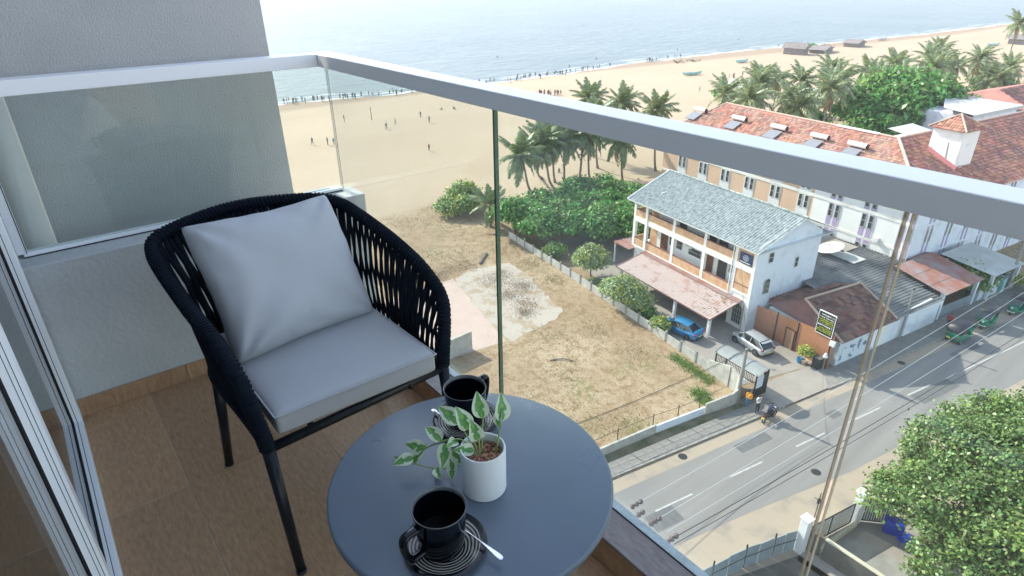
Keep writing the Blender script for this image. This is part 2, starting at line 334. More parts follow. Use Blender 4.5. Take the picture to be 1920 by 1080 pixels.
def sheet(poly, z, name, m, kind='structure', parent=None, z1=None):
    b = MB()
    if z1 is None: b.add([(x, y, z) for x, y in poly], [tuple(range(len(poly)))])
    else: b.prism(poly, z, z1)
    o = b.build(name, m, parent)
    if z1 is None:
        if o.data.polygons[0].normal.z < 0: o.data.flip_normals()
    return tag(o, kind=kind) if kind else o
def np_mesh(name, V, F, mats, idx=None):
    """V (n,3) F (m,k) arrays"""
    me = bpy.data.meshes.new(name); me.vertices.add(len(V)); me.vertices.foreach_set('co', V.astype(np.float32).ravel())
    k = F.shape[1]; me.loops.add(F.size); me.loops.foreach_set('vertex_index', F.astype(np.int32).ravel())
    me.polygons.add(len(F)); me.polygons.foreach_set('loop_start', np.arange(0, F.size, k, dtype=np.int32)); me.polygons.foreach_set('loop_total', np.full(len(F), k, dtype=np.int32))
    for m in (mats if isinstance(mats, (list, tuple)) else [mats]): me.materials.append(m)
    if idx is not None: me.polygons.foreach_set('material_index', idx.astype(np.int32))
    me.update(calc_edges=True); return me
# city frame: x along the plots (towards the sea), y = -v (v runs along the road away from the tower)
CO = Vector((27.2, -49, 0)); CR = R(-8.3)
def uv(u, v, z=0):
    c, s = math.cos(CR), math.sin(CR); return Vector((CO.x+u*c+v*s, CO.y+u*s-v*c, z))
def catmull(P, n):
    P = [Vector(p) for p in P]; out = []
    for i in range(len(P)-1):
        p0 = P[max(i-1, 0)]; p1 = P[i]; p2 = P[i+1]; p3 = P[min(i+2, len(P)-1)]
        for k in range(n):
            t = k/n; out.append(.5*((2*p1)+(p2-p0)*t+(2*p0-5*p1+4*p2-p3)*t*t+(3*p1-p0-3*p2+p3)*t**3))
    out.append(P[-1]); return out
# ------------------------------------------------------------------ ground, sea, road
def rd(t, n): return (17.5-.1755*t+.9845*n, -25-.9845*t-.1755*n)
def ground_material():
    m = bpy.data.materials.new('ground_sand_and_soil'); m.use_nodes = True; n = m.node_tree.nodes; l = m.node_tree.links; b = n["Principled BSDF"]
    b.inputs["Roughness"].default_value = .95; b.inputs["Specular IOR Level"].default_value = .15
    tc = n.new("ShaderNodeTexCoord"); co = tc.outputs["Object"]; sp = n.new("ShaderNodeSeparateXYZ"); l.new(co, sp.inputs[0])
    def nz(sc, det=6, rough=.6, st=None):
        t = n.new("ShaderNodeTexNoise"); t.inputs["Scale"].default_value = sc; t.inputs["Detail"].default_value = det; t.inputs["Roughness"].default_value = rough
        if st:
            mp = n.new("ShaderNodeMapping"); mp.inputs["Scale"].default_value = st; mp.inputs["Location"].default_value = (st[0]*31, 7, 0); l.new(co, mp.inputs[0]); l.new(mp.outputs[0], t.inputs["Vector"])
        else: l.new(co, t.inputs["Vector"])
        return t.outputs[0]
    def ramp(f, a, c, ca=(0, 0, 0, 1), cb=(1, 1, 1, 1)):
        r = n.new("ShaderNodeValToRGB"); r.color_ramp.elements[0].position = a; r.color_ramp.elements[1].position = c
        r.color_ramp.elements[0].color = ca; r.color_ramp.elements[1].color = cb; l.new(f, r.inputs[0]); return r.outputs[0]
    def mix(f, a, c):
        x = n.new("ShaderNodeMix"); x.data_type = 'RGBA'
        l.new(f, x.inputs[0]) if not isinstance(f, float) else None
        if isinstance(f, float): x.inputs[0].default_value = f
        for i, v in ((6, a), (7, c)):
            if isinstance(v, tuple): x.inputs[i].default_value = v
            else: l.new(v, x.inputs[i])
        return x.outputs[2]
    def mth(op, a, c=None, d=None):
        x = n.new("ShaderNodeMath"); x.operation = op
        for i, v in enumerate((a, c, d)):
            if v is None: continue
            if isinstance(v, (int, float)): x.inputs[i].default_value = v
            else: l.new(v, x.inputs[i])
        return x.outputs[0]
    sand = ramp(nz(.05, 8, .65, (1, .5, 1)), .35, .65, (.38, .30, .205, 1), (.45, .36, .255, 1))
    sand = mix(ramp(nz(1.2, 6), .35, .7), sand, (.40, .315, .22, 1))
    soil = ramp(nz(.11, 9, .68), .32, .66, (.29, .205, .125, 1), (.46, .365, .25, 1))
    soil = mix(ramp(nz(1.1, 10, .8), .47, .60), soil, (.25, .165, .09, 1))
    soil = mix(ramp(nz(4.5, 8, .85), .53, .62), soil, (.20, .14, .085, 1))
    g = mth('MULTIPLY', ramp(nz(.16, 7, .6, (1, 1, 1)), .55, .64), ramp(nz(2.2, 6, .7), .42, .62))
    soil = mix(g, soil, (.20, .19, .085, 1))
    # soil inland of a wavy edge, sand seawards
    nn = nz(.12, 7, .7)
    stp = n.new("ShaderNodeMapRange"); stp.inputs[1].default_value = -47; stp.inputs[2].default_value = -62; stp.inputs[3].default_value = 77.5; stp.inputs[4].default_value = 60; l.new(sp.outputs[1], stp.inputs[0])
    e = mth('SUBTRACT', sp.outputs[0], stp.outputs[0]); e = mth('ADD', e, mth('MULTIPLY', mth('SUBTRACT', nn, .5), 14))
    e2 = n.new("ShaderNodeMapRange"); e2.inputs[1].default_value = -1; e2.inputs[2].default_value = 1.5; l.new(e, e2.inputs[0])
    col = mix(e2.outputs[0], soil, sand)
    # wet sand near the water line
    wl = n.new("ShaderNodeMapRange"); wl.inputs[1].default_value = 150; wl.inputs[2].default_value = 400; wl.inputs[3].default_value = 0; wl.inputs[4].default_value = 32
    ny = mth('MULTIPLY', sp.outputs[1], -1.0); l.new(ny, wl.inputs[0])
    we = mth('ADD', sp.outputs[0], wl.outputs[0]); wm = n.new("ShaderNodeMapRange"); wm.inputs[1].default_value = 163; wm.inputs[2].default_value = 167; l.new(we, wm.inputs[0])
    col = mix(wm.outputs[0], col, (.30, .23, .16, 1))
    l.new(col, b.inputs["Base Color"])
    t2 = nz(3, 6, .7); bp = n.new("ShaderNodeBump"); bp.inputs["Strength"].default_value = .5; bp.inputs["Distance"].default_value = .08; l.new(t2, bp.inputs["Height"]); l.new(bp.outputs[0], b.inputs["Normal"])
    return m
M['ground'] = ground_material()
sheet([(-3000, 3000), (-3000, -9000), (9000, -9000), (9000, 3000)], 0, 'ground', M['ground'])
def sea_material():
    m = mat('sea_water', (.11, .155, .17), .34, spec=.10, col2=(.145, .19, .20), vscale=.02)
    n = m.node_tree.nodes; l = m.node_tree.links; b = n["Principled BSDF"]; tc = n.new("ShaderNodeTexCoord")
    mp = n.new("ShaderNodeMapping"); mp.inputs["Rotation"].default_value = (0, 0, R(8)); mp.inputs["Scale"].default_value = (1, .4, 1); l.new(tc.outputs["Object"], mp.inputs[0])
    t = n.new("ShaderNodeTexNoise"); t.inputs["Scale"].default_value = .16; t.inputs["Detail"].default_value = 7; t.inputs["Roughness"].default_value = .68; l.new(mp.outputs[0], t.inputs["Vector"])
    bp = n.new("ShaderNodeBump"); bp.inputs["Strength"].default_value = 1.0; bp.inputs["Distance"].default_value = 2.2; l.new(t.outputs[0], bp.inputs["Height"]); l.new(bp.outputs[0], b.inputs["Normal"])
    return m
M['sea'] = sea_material()
shore = [(178, 40), (176, -50), (173, -67), (170.5, -82), (169, -97), (169.5, -111), (166.5, -123), (166, -150), (167.5, -193), (164.5, -258), (153, -331), (144.5, -403), (137, -520), (120, -700), (60, -1300), (-200, -3000), (-1500, -9000)]
shp = [tuple(p)[:2] for p in catmull([(x, y, 0) for x, y in shore], 8)]
rng = random.Random(5)
shp = [(x+2.2*noise.noise(Vector((y*.05, 3, 0)))+1.2*noise.noise(Vector((y*.2, 9, 0))), y) for x, y in shp]
b = MB(); ns = len(shp); b.add([(x, y, .004) for x, y in shp]+[(9000, y, .004) for x, y in shp], [(i, i+1, ns+i+1, ns+i) for i in range(ns-1)])
o = b.build('sea', M['sea']); tag(o, kind='structure')
for p in o.data.polygons:
    if p.normal.z < 0: o.data.flip_normals(); break
# foam along the edge (real strips on the water)
b = MB()
def foam(off, wd, seed, y0=30, y1=-560):
    y = y0; prev = None
    while y > y1:
        x = np.interp(-y, [-q[1] for q in shp], [q[0] for q in shp])
        a = 1.1*noise.noise(Vector((y*.11, seed, 1)))+1.5*noise.noise(Vector((y*.03, seed, 4)))
        wv = max(0.0, wd*(.75+1.9*noise.noise(Vector((y*.14, seed, 8)))))
        cur = ((x+off+a-wv/2, y, .008), (x+off+a+wv/2, y, .008))
        if prev and (wv > .05): b.add([prev[0], prev[1], cur[1], cur[0]], [(0, 1, 2, 3)])
        prev = cur; y -= 1.5
foam(0.3, 1.4, 2.2); foam(3.5, .9, 7.7); foam(8, .6, 17.7)
tag(b.build('foam', M['foam']), kind='structure')

sheet([rd(-60, 2.45), rd(-60, -2.6), rd(-2, -2.7), rd(5, -3.0), rd(14, -3.7), rd(27, -3.7), rd(60, -3.1), rd(110, -2.6), rd(400, -2.6), rd(400, 2.45)], .012, 'road', M['asphalt'])
sheet([rd(-60, 3.6), rd(-60, 2.2), rd(400, 2.2), rd(400, 3.75), rd(50, 3.75), rd(23, 3.4)], .008, 'road_shoulder', M['sandroad'])
sheet([rd(-60, -2.3), rd(-60, -14), rd(400, -14), rd(400, -2.3)], .008, 'sandy_verge', M['sandroad'])
kb = [(-60, 3.70), (-1, 3.70), (13.6, 3.52), (15.2, 3.50)]; kb2 = [(21, 3.42), (23.5, 3.38), (50, 3.77), (400, 3.77)]
def kerb(L, nm):
    parent = bpy.data.objects.new(nm, None); COL.objects.link(parent); tag(parent, kind='structure')
    me = MB().box(0, .96, -.07, .07, 0, .13).build('kerb_stone', M['kerb'], parent); first = True
    t = L[0][0] if L[0][0] > -10 else -10
    te = min(L[-1][0], 70)
    while t < te:
        nn = np.interp(t, [a for a, _ in L], [q for _, q in L]); x, y = rd(t, nn); x2, y2 = rd(t+1, np.interp(t+1, [a for a, _ in L], [q for _, q in L]))
        a = math.atan2(y2-y, x2-x)
        if first: o = me; first = False
        else: o = link('kerb_stone', me.data, parent)
        o.location = (x, y, 0); o.rotation_euler = (0, 0, a); t += 1
kerb(kb, 'kerb'); kerb(kb2, 'kerb')
def strip(L0, L1, t0, t1, z, nm, m, step=4, top=None):
    ts = list(np.arange(t0, t1, step))+[t1]; a = [rd(t, np.interp(t, *zip(*L0))) for t in ts]; c = [rd(t, np.interp(t, *zip(*L1))) for t in ts]
    return sheet(a+c[::-1], z, nm, m, z1=top)
strip([(-60, 3.77), (0, 3.77), (13.6, 3.59), (23.5, 3.45), (50, 3.84), (400, 3.84)], [(-60, 4.95), (13, 4.95), (23.4, 5.4), (37.6, 5.95), (53, 6.3), (400, 6.5)], -30, 120, -.02, 'pavement', M['pave'], top=.10)
strip([(-60, 4.95), (16, 4.95)], [(-60, 6.1), (16, 6.1)], -30, 15, .016, 'weedy_strip', M['verge'])
# paving slabs along the near piece of pavement
pav = bpy.data.objects.new('pavement_slabs', None); COL.objects.link(pav); tag(pav, kind='structure')
k0 = None
rg = random.Random(3)
for i in range(22):
    for j in range(2):
        x, y = rd(-2+i*.8+.4, 4.07+j*.59)
        if k0 is None: k0 = MB().box(-.385, .385, -.28, .28, 0, .02).build('paving_slab', M['pave'], pav); o = k0
        else: o = link('paving_slab', k0.data, pav)
        o.location = (x, y, .098+rg.uniform(0, .008)); o.rotation_euler = (rg.uniform(-.01, .01), rg.uniform(-.01, .01), math.atan2(-.9845, -.1755))
# lane dashes and edge lines
mk = bpy.data.objects.new('road_markings', None); COL.objects.link(mk); tag(mk, kind='structure'); dm = None
def dash(t0, t1, n0, wd, jn=0):
    b = MB(); p = [rd(t0, n0-wd/2), rd(t1, n0-wd/2), rd(t1, n0+wd/2), rd(t0, n0+wd/2)]; b.add([(x, y, .016) for x, y in p], [(0, 1, 2, 3)]); return b.build('painted_line', M['paint'], mk)
for i in range(-2, 5): dash(i*6.48, i*6.48+3.1, -.05-.05*i, .13)
dash(31, 62, -.38, .12); dash(62, 130, -.4, .12)
for i, (t_, n_, a_, c_) in enumerate(((9, 1.2, 3.2, .9), (26, -1.6, 5, 1.2), (-1, -1.5, 2.2, 1.4), (18, .6, 1.2, .8), (35, 1.0, 4, .7))):
    sheet([rd(t_, n_), rd(t_+a_, n_+.05), rd(t_+a_, n_+c_), rd(t_, n_+c_)], .0145, 'road_patch', M['patch'])
for t_, n_ in ((5, 3.0), (12, -2.6), (30, 2.9)):
    x, y = rd(t_, n_); o = MB().lathe([(0, .018), (.33, .018)], 20).build('manhole_cover', M['steel']); o.location = (x, y, 0); tag(o, kind='structure')
# car park, access, court
def L2(pts): return [tuple(uv(u, v))[:2] for u, v in pts]
sheet(L2([(-7.2, -.7), (-6.2, -7.6), (6.5, -7.2), (13, -5.2), (28, -4), (28, 18), (-.4, 18), (-8.3, 1.3)]), .02, 'parking_court', M['yard'])
sheet([rd(15.3, 3.45), rd(15, 6.6), rd(24, 6.3), rd(21, 3.45)], .115, 'driveway_ramp', M['yard'])
sheet(L2([(5.8, -6.9), (5.6, -4.9), (13, -4.6), (17, -5.0), (17, -6.6)]), .026, 'lawn', M['grass'])
sheet([(54.5, -33.7), (55, -25), (41, -23), (40.0, -30.2)], .008, 'pink_slab', M['slabpink'])
PLY = [(54.2, -33.6), (55.3, -36.5), (54.8, -39.0), (53.8, -41.2), (50, -41), (46.4, -39.6), (43.6, -39), (40.9, -38.2), (40.2, -36.5), (39.8, -33), (39.5, -30.4), (41.5, -30.6), (46, -31.6), (50, -32.5)]
def ragged(P_, amp, step, seed):
    out = []
    for a, c in zip(P_, P_[1:]+P_[:1]):
        n = max(1, int(math.dist(a, c)/step))
        for i in range(n): x = a[0]+(c[0]-a[0])*i/n; y = a[1]+(c[1]-a[1])*i/n; out.append((x+amp*noise.noise(Vector((x*.9, y*.9, seed)))+amp*.5*noise.noise(Vector((x*3, y*3, seed))), y+amp*noise.noise(Vector((x*.9, y*.9, seed+5)))+amp*.5*noise.noise(Vector((x*3, y*3, seed+5)))))
    return out
sheet(ragged(PLY, .45, .3, 2), .012, 'broken_concrete_slab', M['slabwhite'])
# mounds of rubble and dried scrub on the slab: uneven low heaps
def heap(c, rx, ry, h, name, m, seed, n=18):
    b = MB(); vs = []; fs = []
    for i in range(n+1):
        for j in range(n+1):
            x = (i/n*2-1); y = (j/n*2-1); d = min(1, math.hypot(x, y)); q = noise.noise(Vector((x*2.3+seed, y*2.3, seed)))+.5*noise.noise(Vector((x*7, y*7, seed)))
            z = max(-.02, h*((1-d*d)*(.75+q)-.12)); vs.append((c[0]+x*rx, c[1]+y*ry, z))
    for i in range(n):
        for j in range(n): a = i*(n+1)+j; fs.append((a, a+n+1, a+n+2, a+1))
    b.add(vs, fs); return tag(b.build(name, m, smooth=True), kind='stuff')
M['scrubheap'] = mat('dry_scrub', (.36, .26, .17), 1, col2=(.20, .145, .095), vscale=2.2, detail=9, bump=1, bscale=9, bdist=.15)
# ------------------------------------------------------------------ balcony shell
def F(z): return FZ+z
# floor: sub-base plus tiles
fl = MB().box(-1.6, 2.50, -.99, .30, F(-.22), F(-.0012)).build('balcony_floor', M['grout']); tag(fl, kind='structure')
ys = [-.88, -.504, -.088, .30]; xs = [2.36, 1.755, 1.155, .555, -.045, -.645, -1.2]
tm = {}
for i in range(6):
    for j in range(3):
        x1, x0 = xs[i], xs[i+1]; y0, y1 = ys[j], ys[j+1]; g = .0016
        o = MB().box(-(x1-x0)/2+g, (x1-x0)/2-g, -(y1-y0)/2+g, (y1-y0)/2-g, -.012, 0).build('floor_tile', M['woodtile'], fl, bevel=.001, seg=1)
        o.location = ((x0+x1)/2, (y0+y1)/2, F(0))
# kerb along the glass with grey plank tiles and a pale flashing
cb = MB().box(-1.6, 2.36, -.99, -.887, F(-.1), F(.088)).build('balcony_kerb', M['concrete_strip']); tag(cb, kind='structure')
for i in range(4):
    x1 = 2.36-i*.98
    MB().box(x1-.978, x1, -.887, -.878, F(0.001), F(.087)).build('riser_tile', M['woodtile'], cb)
    MB().box(x1-.978, x1, -.966, -.876, F(.088), F(.098)).build('plank_tile', M['woodgrey'], cb, bevel=.001, seg=1)
MB().box(-1.6, 2.36, -.992, -.968, F(.088), F(.1015)).build('flashing', M['concrete_strip'], cb)
MB().box(-1.6, 2.36, -.9682, -.966, F(.088), F(.0995)).build('sealant_joint', M['gasket'], cb)
# parapet under the side glass
pp = MB().box(2.37, 2.51, -1.055, .5, F(-1.2), F(.58)).build('side_parapet', M['plaster2'], bevel=.004); tag(pp, 'low grey rendered parapet wall under the short glass panel behind the armchair', 'parapet wall')
for i in range(3):
    y1 = .13-i*.36
    MB().box(2.358, 2.37, y1-.358, y1, F(.0), F(.067)).build('skirting_tile', M['woodtile'], pp, bevel=.001, seg=1)
# tall dividing wall beyond the glass
wl = MB().box(2.76, 3.02, -.885, 3.5, 8, F(4.2)).build('dividing_wall', M['plaster']); tag(wl, 'tall grey textured wall rising beside the balcony at the left', 'wall')
dp = thing('drainpipe', 'cream vertical drainpipe between the grey wall and the side glass', 'drainpipe', (2.67, .078, 0))
MB().tube([(0, 0, 8), (0, 0, F(3.2))], .055, 24).build('pipe', M['pipe'], dp, smooth=True)
MB().box(.03, .09, -.02, .02, F(.9), F(.94)).build('bracket', M['alu'], dp)
# tower slab edges above and below, ceiling, room behind the sliding door
tb = MB().box(-4, 2.5, .32, 4.7, F(2.75), F(2.95)).build('room_ceiling', M['plaster2']); tag(tb, kind='structure')
tw = MB().box(-8, 2.36, -.97, 9, 0, F(-.22)).build('hotel_tower', M['plaster2']); tag(tw, 'grey rendered tower block carrying the balcony', 'tower')
rf = MB().box(-4, 2.36, .30, 4.5, F(-.2), F(-.001)).build('room_floor', M['woodtile']); tag(rf, kind='structure')
fc = MB().box(-14, 2.36, .30, .5, F(2.75), F(9)).build('bounce_wall', M['white']); tag(fc, 'unseen pale wall added above the balcony door to bounce skylight', 'wall')  # out of view, added to bounce skylight onto the handrail's inner face
rw = MB().box(2.37, 2.5, .5, 4.5, F(-.2), F(2.75)).box(-4, 2.36, 4.5, 4.6, F(-.2), F(2.75)).build('room_wall', M['plaster2']); tag(rw, kind='structure')
# ------------------------------------------------------------------ glass railing
rl = thing('glass_railing', 'frameless glass balcony railing capped by a flat brushed aluminium handrail', 'railing', (2.47, -1.0, F(0)))
def at(o, parent):  # keep world coordinates for a child whose parent only has a location
    o.location = -Vector(parent.location)+Vector(o.location); return o
XI, YI, ZB, ZT, RW = 2.465, -.970, 1.0865, 1.133, .074
# front rail (mitred) and side rail (mitred)
b = MB(); b.prism([(XI, YI), (-1.6, YI), (-1.6, YI-RW), (XI+RW, YI-RW)], F(ZB), F(ZT)); at(b.build('handrail', M['alu'], rl, bevel=.0015, seg=1), rl)
b = MB(); b.prism([(XI, YI+.0), (XI+RW, YI-RW), (XI+RW, .5), (XI, .5)], F(ZB), F(ZT)); o = at(b.build('handrail', M['alu'], rl, bevel=.0015, seg=1), rl)
o.location.x += .0008; o.location.y += .0012
GY = -1.006
def pane(x0, x1, y0, y1, z0, z1):
    o = at(MB().box(x0, x1, y0, y1, F(z0), F(z1)).build('glass_panel', M['glass'], rl), rl)
    return o
def edge(x0, x1, y0, y1, z0, z1, m='glassedge'):
    at(MB().box(x0, x1, y0, y1, F(z0), F(z1)).build('glass_edge', M[m], rl), rl)
def edgemat():
    m = bpy.data.materials.new('translucent_glass_edge'); m.use_nodes = True; n = m.node_tree.nodes; l = m.node_tree.links; n.remove(n['Principled BSDF'])
    t = n.new('ShaderNodeBsdfTransparent'); t.inputs[0].default_value = (.88, .84, .76, 1); d = n.new('ShaderNodeBsdfDiffuse'); d.inputs[0].default_value = (.62, .58, .48, 1)
    x = n.new('ShaderNodeMixShader'); x.inputs[0].default_value = .5; l.new(t.outputs[0], x.inputs[1]); l.new(d.outputs[0], x.inputs[2]); l.new(x.outputs[0], n['Material Output'].inputs[0]); return m
M['glassedge_pale'] = edgemat()
pane(1.368, 2.486, GY-.006, GY+.006, .09, ZB+.02); pane(.3315, 1.360, GY-.006, GY+.006, .09, ZB+.02); pane(-1.6, .3186, GY-.006, GY+.006, .09, ZB+.02)
edge(1.3605, 1.3675, GY-.0065, GY+.0065, .09, ZB+.005)
edge(.3285, .3312, GY-.006, GY+.006, .09, ZB+.005, 'glassedge_pale'); edge(.3190, .3203, GY-.006, GY+.006, .09, ZB+.005, 'glassedge_pale')
pane(2.486, 2.498, -1.008, .108, .575, ZB+.02)
edge(2.4845, 2.4858, -1.0125, -1.0108, .09, ZB+.005, 'gasket'); edge(2.4985, 2.4998, -1.0125, -1.0108, .575, ZB+.005, 'gasket')
at(MB().box(2.470, 2.4855, -1.0, .12, F(.581), F(.594)).build('channel', M['alu_white'], rl), rl)
at(MB().box(2.4985, 2.509, -1.0, .12, F(.581), F(.594)).build('channel', M['alu_white'], rl), rl)
at(MB().box(2.4655, 2.4695, -1.0, .12, F(.581), F(.584)).build('sealant_joint', M['gasket'], rl), rl)
at(MB().box(2.47, 2.51, .109, .136, F(.594), F(2.74)).build('wall_channel', M['alu_white'], rl), rl)
at(MB().box(2.4685, 2.4699, .109, .1115, F(.594), F(2.74)).build('sealant_joint', M['gasket'], rl), rl)
# ------------------------------------------------------------------ sliding door
dr = thing('sliding_glass_door', 'pale aluminium sliding glass door with black gaskets at the left', 'door', (2.3, .16, F(0)))
def prof(axis, a0, a1, c):
    """frame bar along an axis; y layers: outer band, thin line, middle band, black groove, inner band"""
    L = [(.131, .1455, 0, 'alu_white'), (.1455, .1475, -.004, 'gasket'), (.1475, .156, 0, 'alu_white'), (.156, .1685, -.002, 'gasket'), (.1685, .184, 0, 'alu_white')]
    for y0, y1, dd, mm in L:
        if axis == 'x': b = MB().box(a0, a1, y0, y1, F(c-.05), F(c+dd))
        else: b = MB().box(c-dd, c+.05, y0, y1, F(a0), F(a1))
        at(b.build('gasket' if mm == 'gasket' else 'frame', M[mm], dr, bevel=.0008 if mm != 'gasket' else 0, seg=1), dr)
prof('x', -1.5, 2.31, .028); prof('z', .028, 2.7, 2.29); 
at(MB().box(2.34, 2.362, .13, .32, F(0), F(2.7)).build('jamb', M['plaster2'], dr), dr)
at(MB().box(-1.5, 2.31, .131, .184, F(2.62), F(2.7)).build('head_frame', M['alu_white'], dr), dr)
# second sash: stile with a black gasket
for y0, y1, dd, mm in ((.135, .1415, 0, 'alu_white'), (.1415, .143, -.003, 'gasket'), (.143, .149, .0, 'alu_white'), (.149, .1505, -.003, 'gasket'), (.1505, .162, -.0, 'alu_white'), (.162, .1755, -.002, 'gasket'), (.1755, .190, 0, 'alu_white')):
    x = 1.30
    at(MB().box(x-dd, x+.045, y0, y1, F(.03), F(2.62)).build('gasket' if mm == 'gasket' else 'stile', M[mm], dr), dr)
at(MB().box(1.345, 2.30, .160, .166, F(.02), F(2.63)).build('pane', M['doorglass'], dr), dr)
at(MB().box(-1.5, 1.299, .166, .172, F(.02), F(2.63)).build('pane', M['doorglass'], dr), dr)
# curtain inside the room
b = MB(); vs = []; n = 160
for i in range(n+1):
    x = -3+i*5.2/n; y = .62+.05*math.sin(i*.9)+.02*math.sin(i*2.3); vs += [(x, y, F(.03)), (x, y, F(2.6))]
b.add(vs, [(2*i, 2*i+2, 2*i+3, 2*i+1) for i in range(n)])
M['curtain'] = mat('grey_curtain', (.55, .55, .55), .95)
cu = b.build('curtain', M['curtain'], smooth=True); tag(cu, 'grey floor-length curtain hanging behind the sliding glass door', 'curtain')
# ------------------------------------------------------------------ armchair
CX, CY = 1.56, -.49
ch = thing('armchair', 'black rope-weave armchair with a grey seat cushion beside the round table', 'armchair', (CX, CY, F(0)))
def cl(p): return (p[0]-CX, p[1]-CY, p[2])
rim = [(1.28, -.242, .385), (1.272, -.232, .47), (1.296, -.222, .575), (1.36, -.215, .615), (1.435, -.212, .63), (1.587, -.197, .655), (1.79, -.183, .695), (1.872, -.184, .718), (1.925, -.205, .735), (1.957, -.276, .748), (1.985, -.40, .76), (1.98, -.50, .763), (1.955, -.60, .76), (1.925, -.70, .75), (1.885, -.745, .735), (1.82, -.765, .72), (1.634, -.782, .69), (1.495, -.797, .65), (1.43, -.808, .61), (1.385, -.81, .575), (1.345, -.795, .53), (1.316, -.765, .42), (1.31, -.757, .385)]
RP = catmull([cl(p) for p in rim], 12)
# wrapped rim: tube with raised, slightly skewed coils
def coil(path, r, pitch, name):
    P = [path[0]]; acc = 0
    L = [0]
    for a, c in zip(path, path[1:]): L.append(L[-1]+(c-a).length)
    tot = L[-1]; n = int(tot/(pitch/4)); pts = []; rs = []
    j = 0
    for i in range(n+1):
        s_ = tot*i/n
        while j < len(L)-2 and L[j+1] < s_: j += 1
        f = (s_-L[j])/max(1e-9, L[j+1]-L[j]); pts.append(path[j].lerp(path[j+1], min(1, max(0, f))))
        ph = (i % 4); rs.append(r*(.90, 1.03, 1.05, 1.0)[ph]*(1+.015*math.sin(i*.7)))
    return MB().tube(pts, rs, 16).build(name, M['rope'], ch, smooth=True)
coil(RP, .0178, .011, 'wrapped_rim')
# rope bands wound on the rim: slanted raised turns
band = []
L = [0]
for a, c in zip(RP, RP[1:]): L.append(L[-1]+(c-a).length)
tot = L[-1]
def along(s_):
    s_ = max(0, min(tot*.9999, s_)); j = max(0, min(len(L)-2, int(np.searchsorted(L, s_))-1)); f = (s_-L[j])/(L[j+1]-L[j])
    return RP[j].lerp(RP[j+1], f), (RP[j+1]-RP[j]).normalized()
wb = MB(); rg = random.Random(11)
for i in range(int(tot/.0118)):
    p, d = along((i+.5)*.0118+rg.uniform(-.001, .001)); a = Vector((0, 0, 1)) if abs(d.z) < .8 else Vector((1, 0, 0)); u1 = d.cross(a).normalized(); u2 = d.cross(u1)
    sk = .008*rg.choice((1, 1, .85)); wb.tube([p+(u1*math.cos(t)+u2*math.sin(t))*.0180+d*sk*math.sin(t) for t in [2*PI*k/16 for k in range(16)]], .0026, 5, closed=True)
tag(wb.build('rope_binding', M['rope'], ch, smooth=True), kind='stuff')
# lower seat ring
ring = [(1.28, -.242, .385), (1.45, -.235, .385), (1.66, -.222, .385), (1.76, -.245, .385), (1.80, -.31, .385), (1.81, -.49, .385), (1.79, -.66, .385), (1.745, -.715, .385), (1.66, -.74, .385), (1.48, -.75, .385), (1.31, -.757, .385)]
RG = catmull([cl(p) for p in ring], 10)
MB().tube(RG, .0125, 12).build('seat_ring', M['rope'], ch, smooth=True)
MB().tube([cl((1.28, -.242, .385)), cl((1.31, -.757, .385))], .0125, 14).build('front_rail', M['tube'], ch, smooth=True)
for y in (-.36, -.50, -.64): MB().tube([cl((1.29, y, .382)), cl((1.80, y, .382))], .008, 8).build('seat_slat', M['tube'], ch, smooth=True)
for p0, p1 in (((1.28, -.242, .40), (1.232, -.242, 0)), ((1.31, -.757, .40), (1.262, -.765, 0)), ((1.70, -.235, .385), (1.774, -.212, 0)), ((1.71, -.735, .385), (1.80, -.76, 0))):
    lg = MB().tube([cl(p0), cl(p1)], [.0165, .0125], 14).build('leg', M['tube'], ch, smooth=True)
    MB().tube([cl((p1[0], p1[1], 0.001)), cl((p1[0]+(p0[0]-p1[0])*.03, p1[1]+(p0[1]-p1[1])*.03, .012))], .0138, 12).build('foot_cap', M['gasket'], lg)
# rope strands between rim and ring, gathered in staggered pairs so that slits open between them
LR = [0]
for a, c in zip(RG, RG[1:]): LR.append(LR[-1]+(c-a).length)
totR = LR[-1]
def alongR(s_):
    s_ = max(0, min(totR*.9999, s_)); j = max(0, min(len(LR)-2, int(np.searchsorted(LR, s_))-1)); f = (s_-LR[j])/(LR[j+1]-LR[j])
    return RG[j].lerp(RG[j+1], f)
NS = 112; s0, s1 = .175, tot-.155
# strands near the front run nearly vertical: match by arc fraction measured from the vertical posts
for i in range(NS):
    f = i/(NS-1)
    pt, d = along(s0+(s1-s0)*f)
    pb = alongR(.012+(totR-.024)*f)
    lat = d.normalized(); vs = []; q = 9
    inward = Vector((0, 0, 1)).cross(lat).normalized()
    for k in range(q):
        h = k/(q-1); p = pt.lerp(pb, h)
        am = .0036*math.sin(h*PI*3.0+(PI if i % 2 else 0)+(i//6)*1.3)*min(1, 4*h, 4*(1-h))
        bul = .010*math.sin(h*PI)*(-1 if True else 1)
        c = p+lat*am+inward*(bul+(.003 if i % 2 else -.003)*math.cos(h*PI*3))
        wd = .0089+.0008*math.sin(h*20+i)
        vs.append((c-lat*wd, c+lat*wd, c+inward*.004))
    b = MB(); k0 = 0; V_ = []; F_ = []
    for a_, b_, c_ in vs: V_ += [a_, c_, b_, (a_+b_)/2-inward*.004]
    for k in range(q-1):
        for e in range(4): F_.append((k*4+e, k*4+(e+1) % 4, k*4+4+(e+1) % 4, k*4+4+e))
    b.add(V_, F_).build('rope_strand', M['rope'], ch, smooth=True)
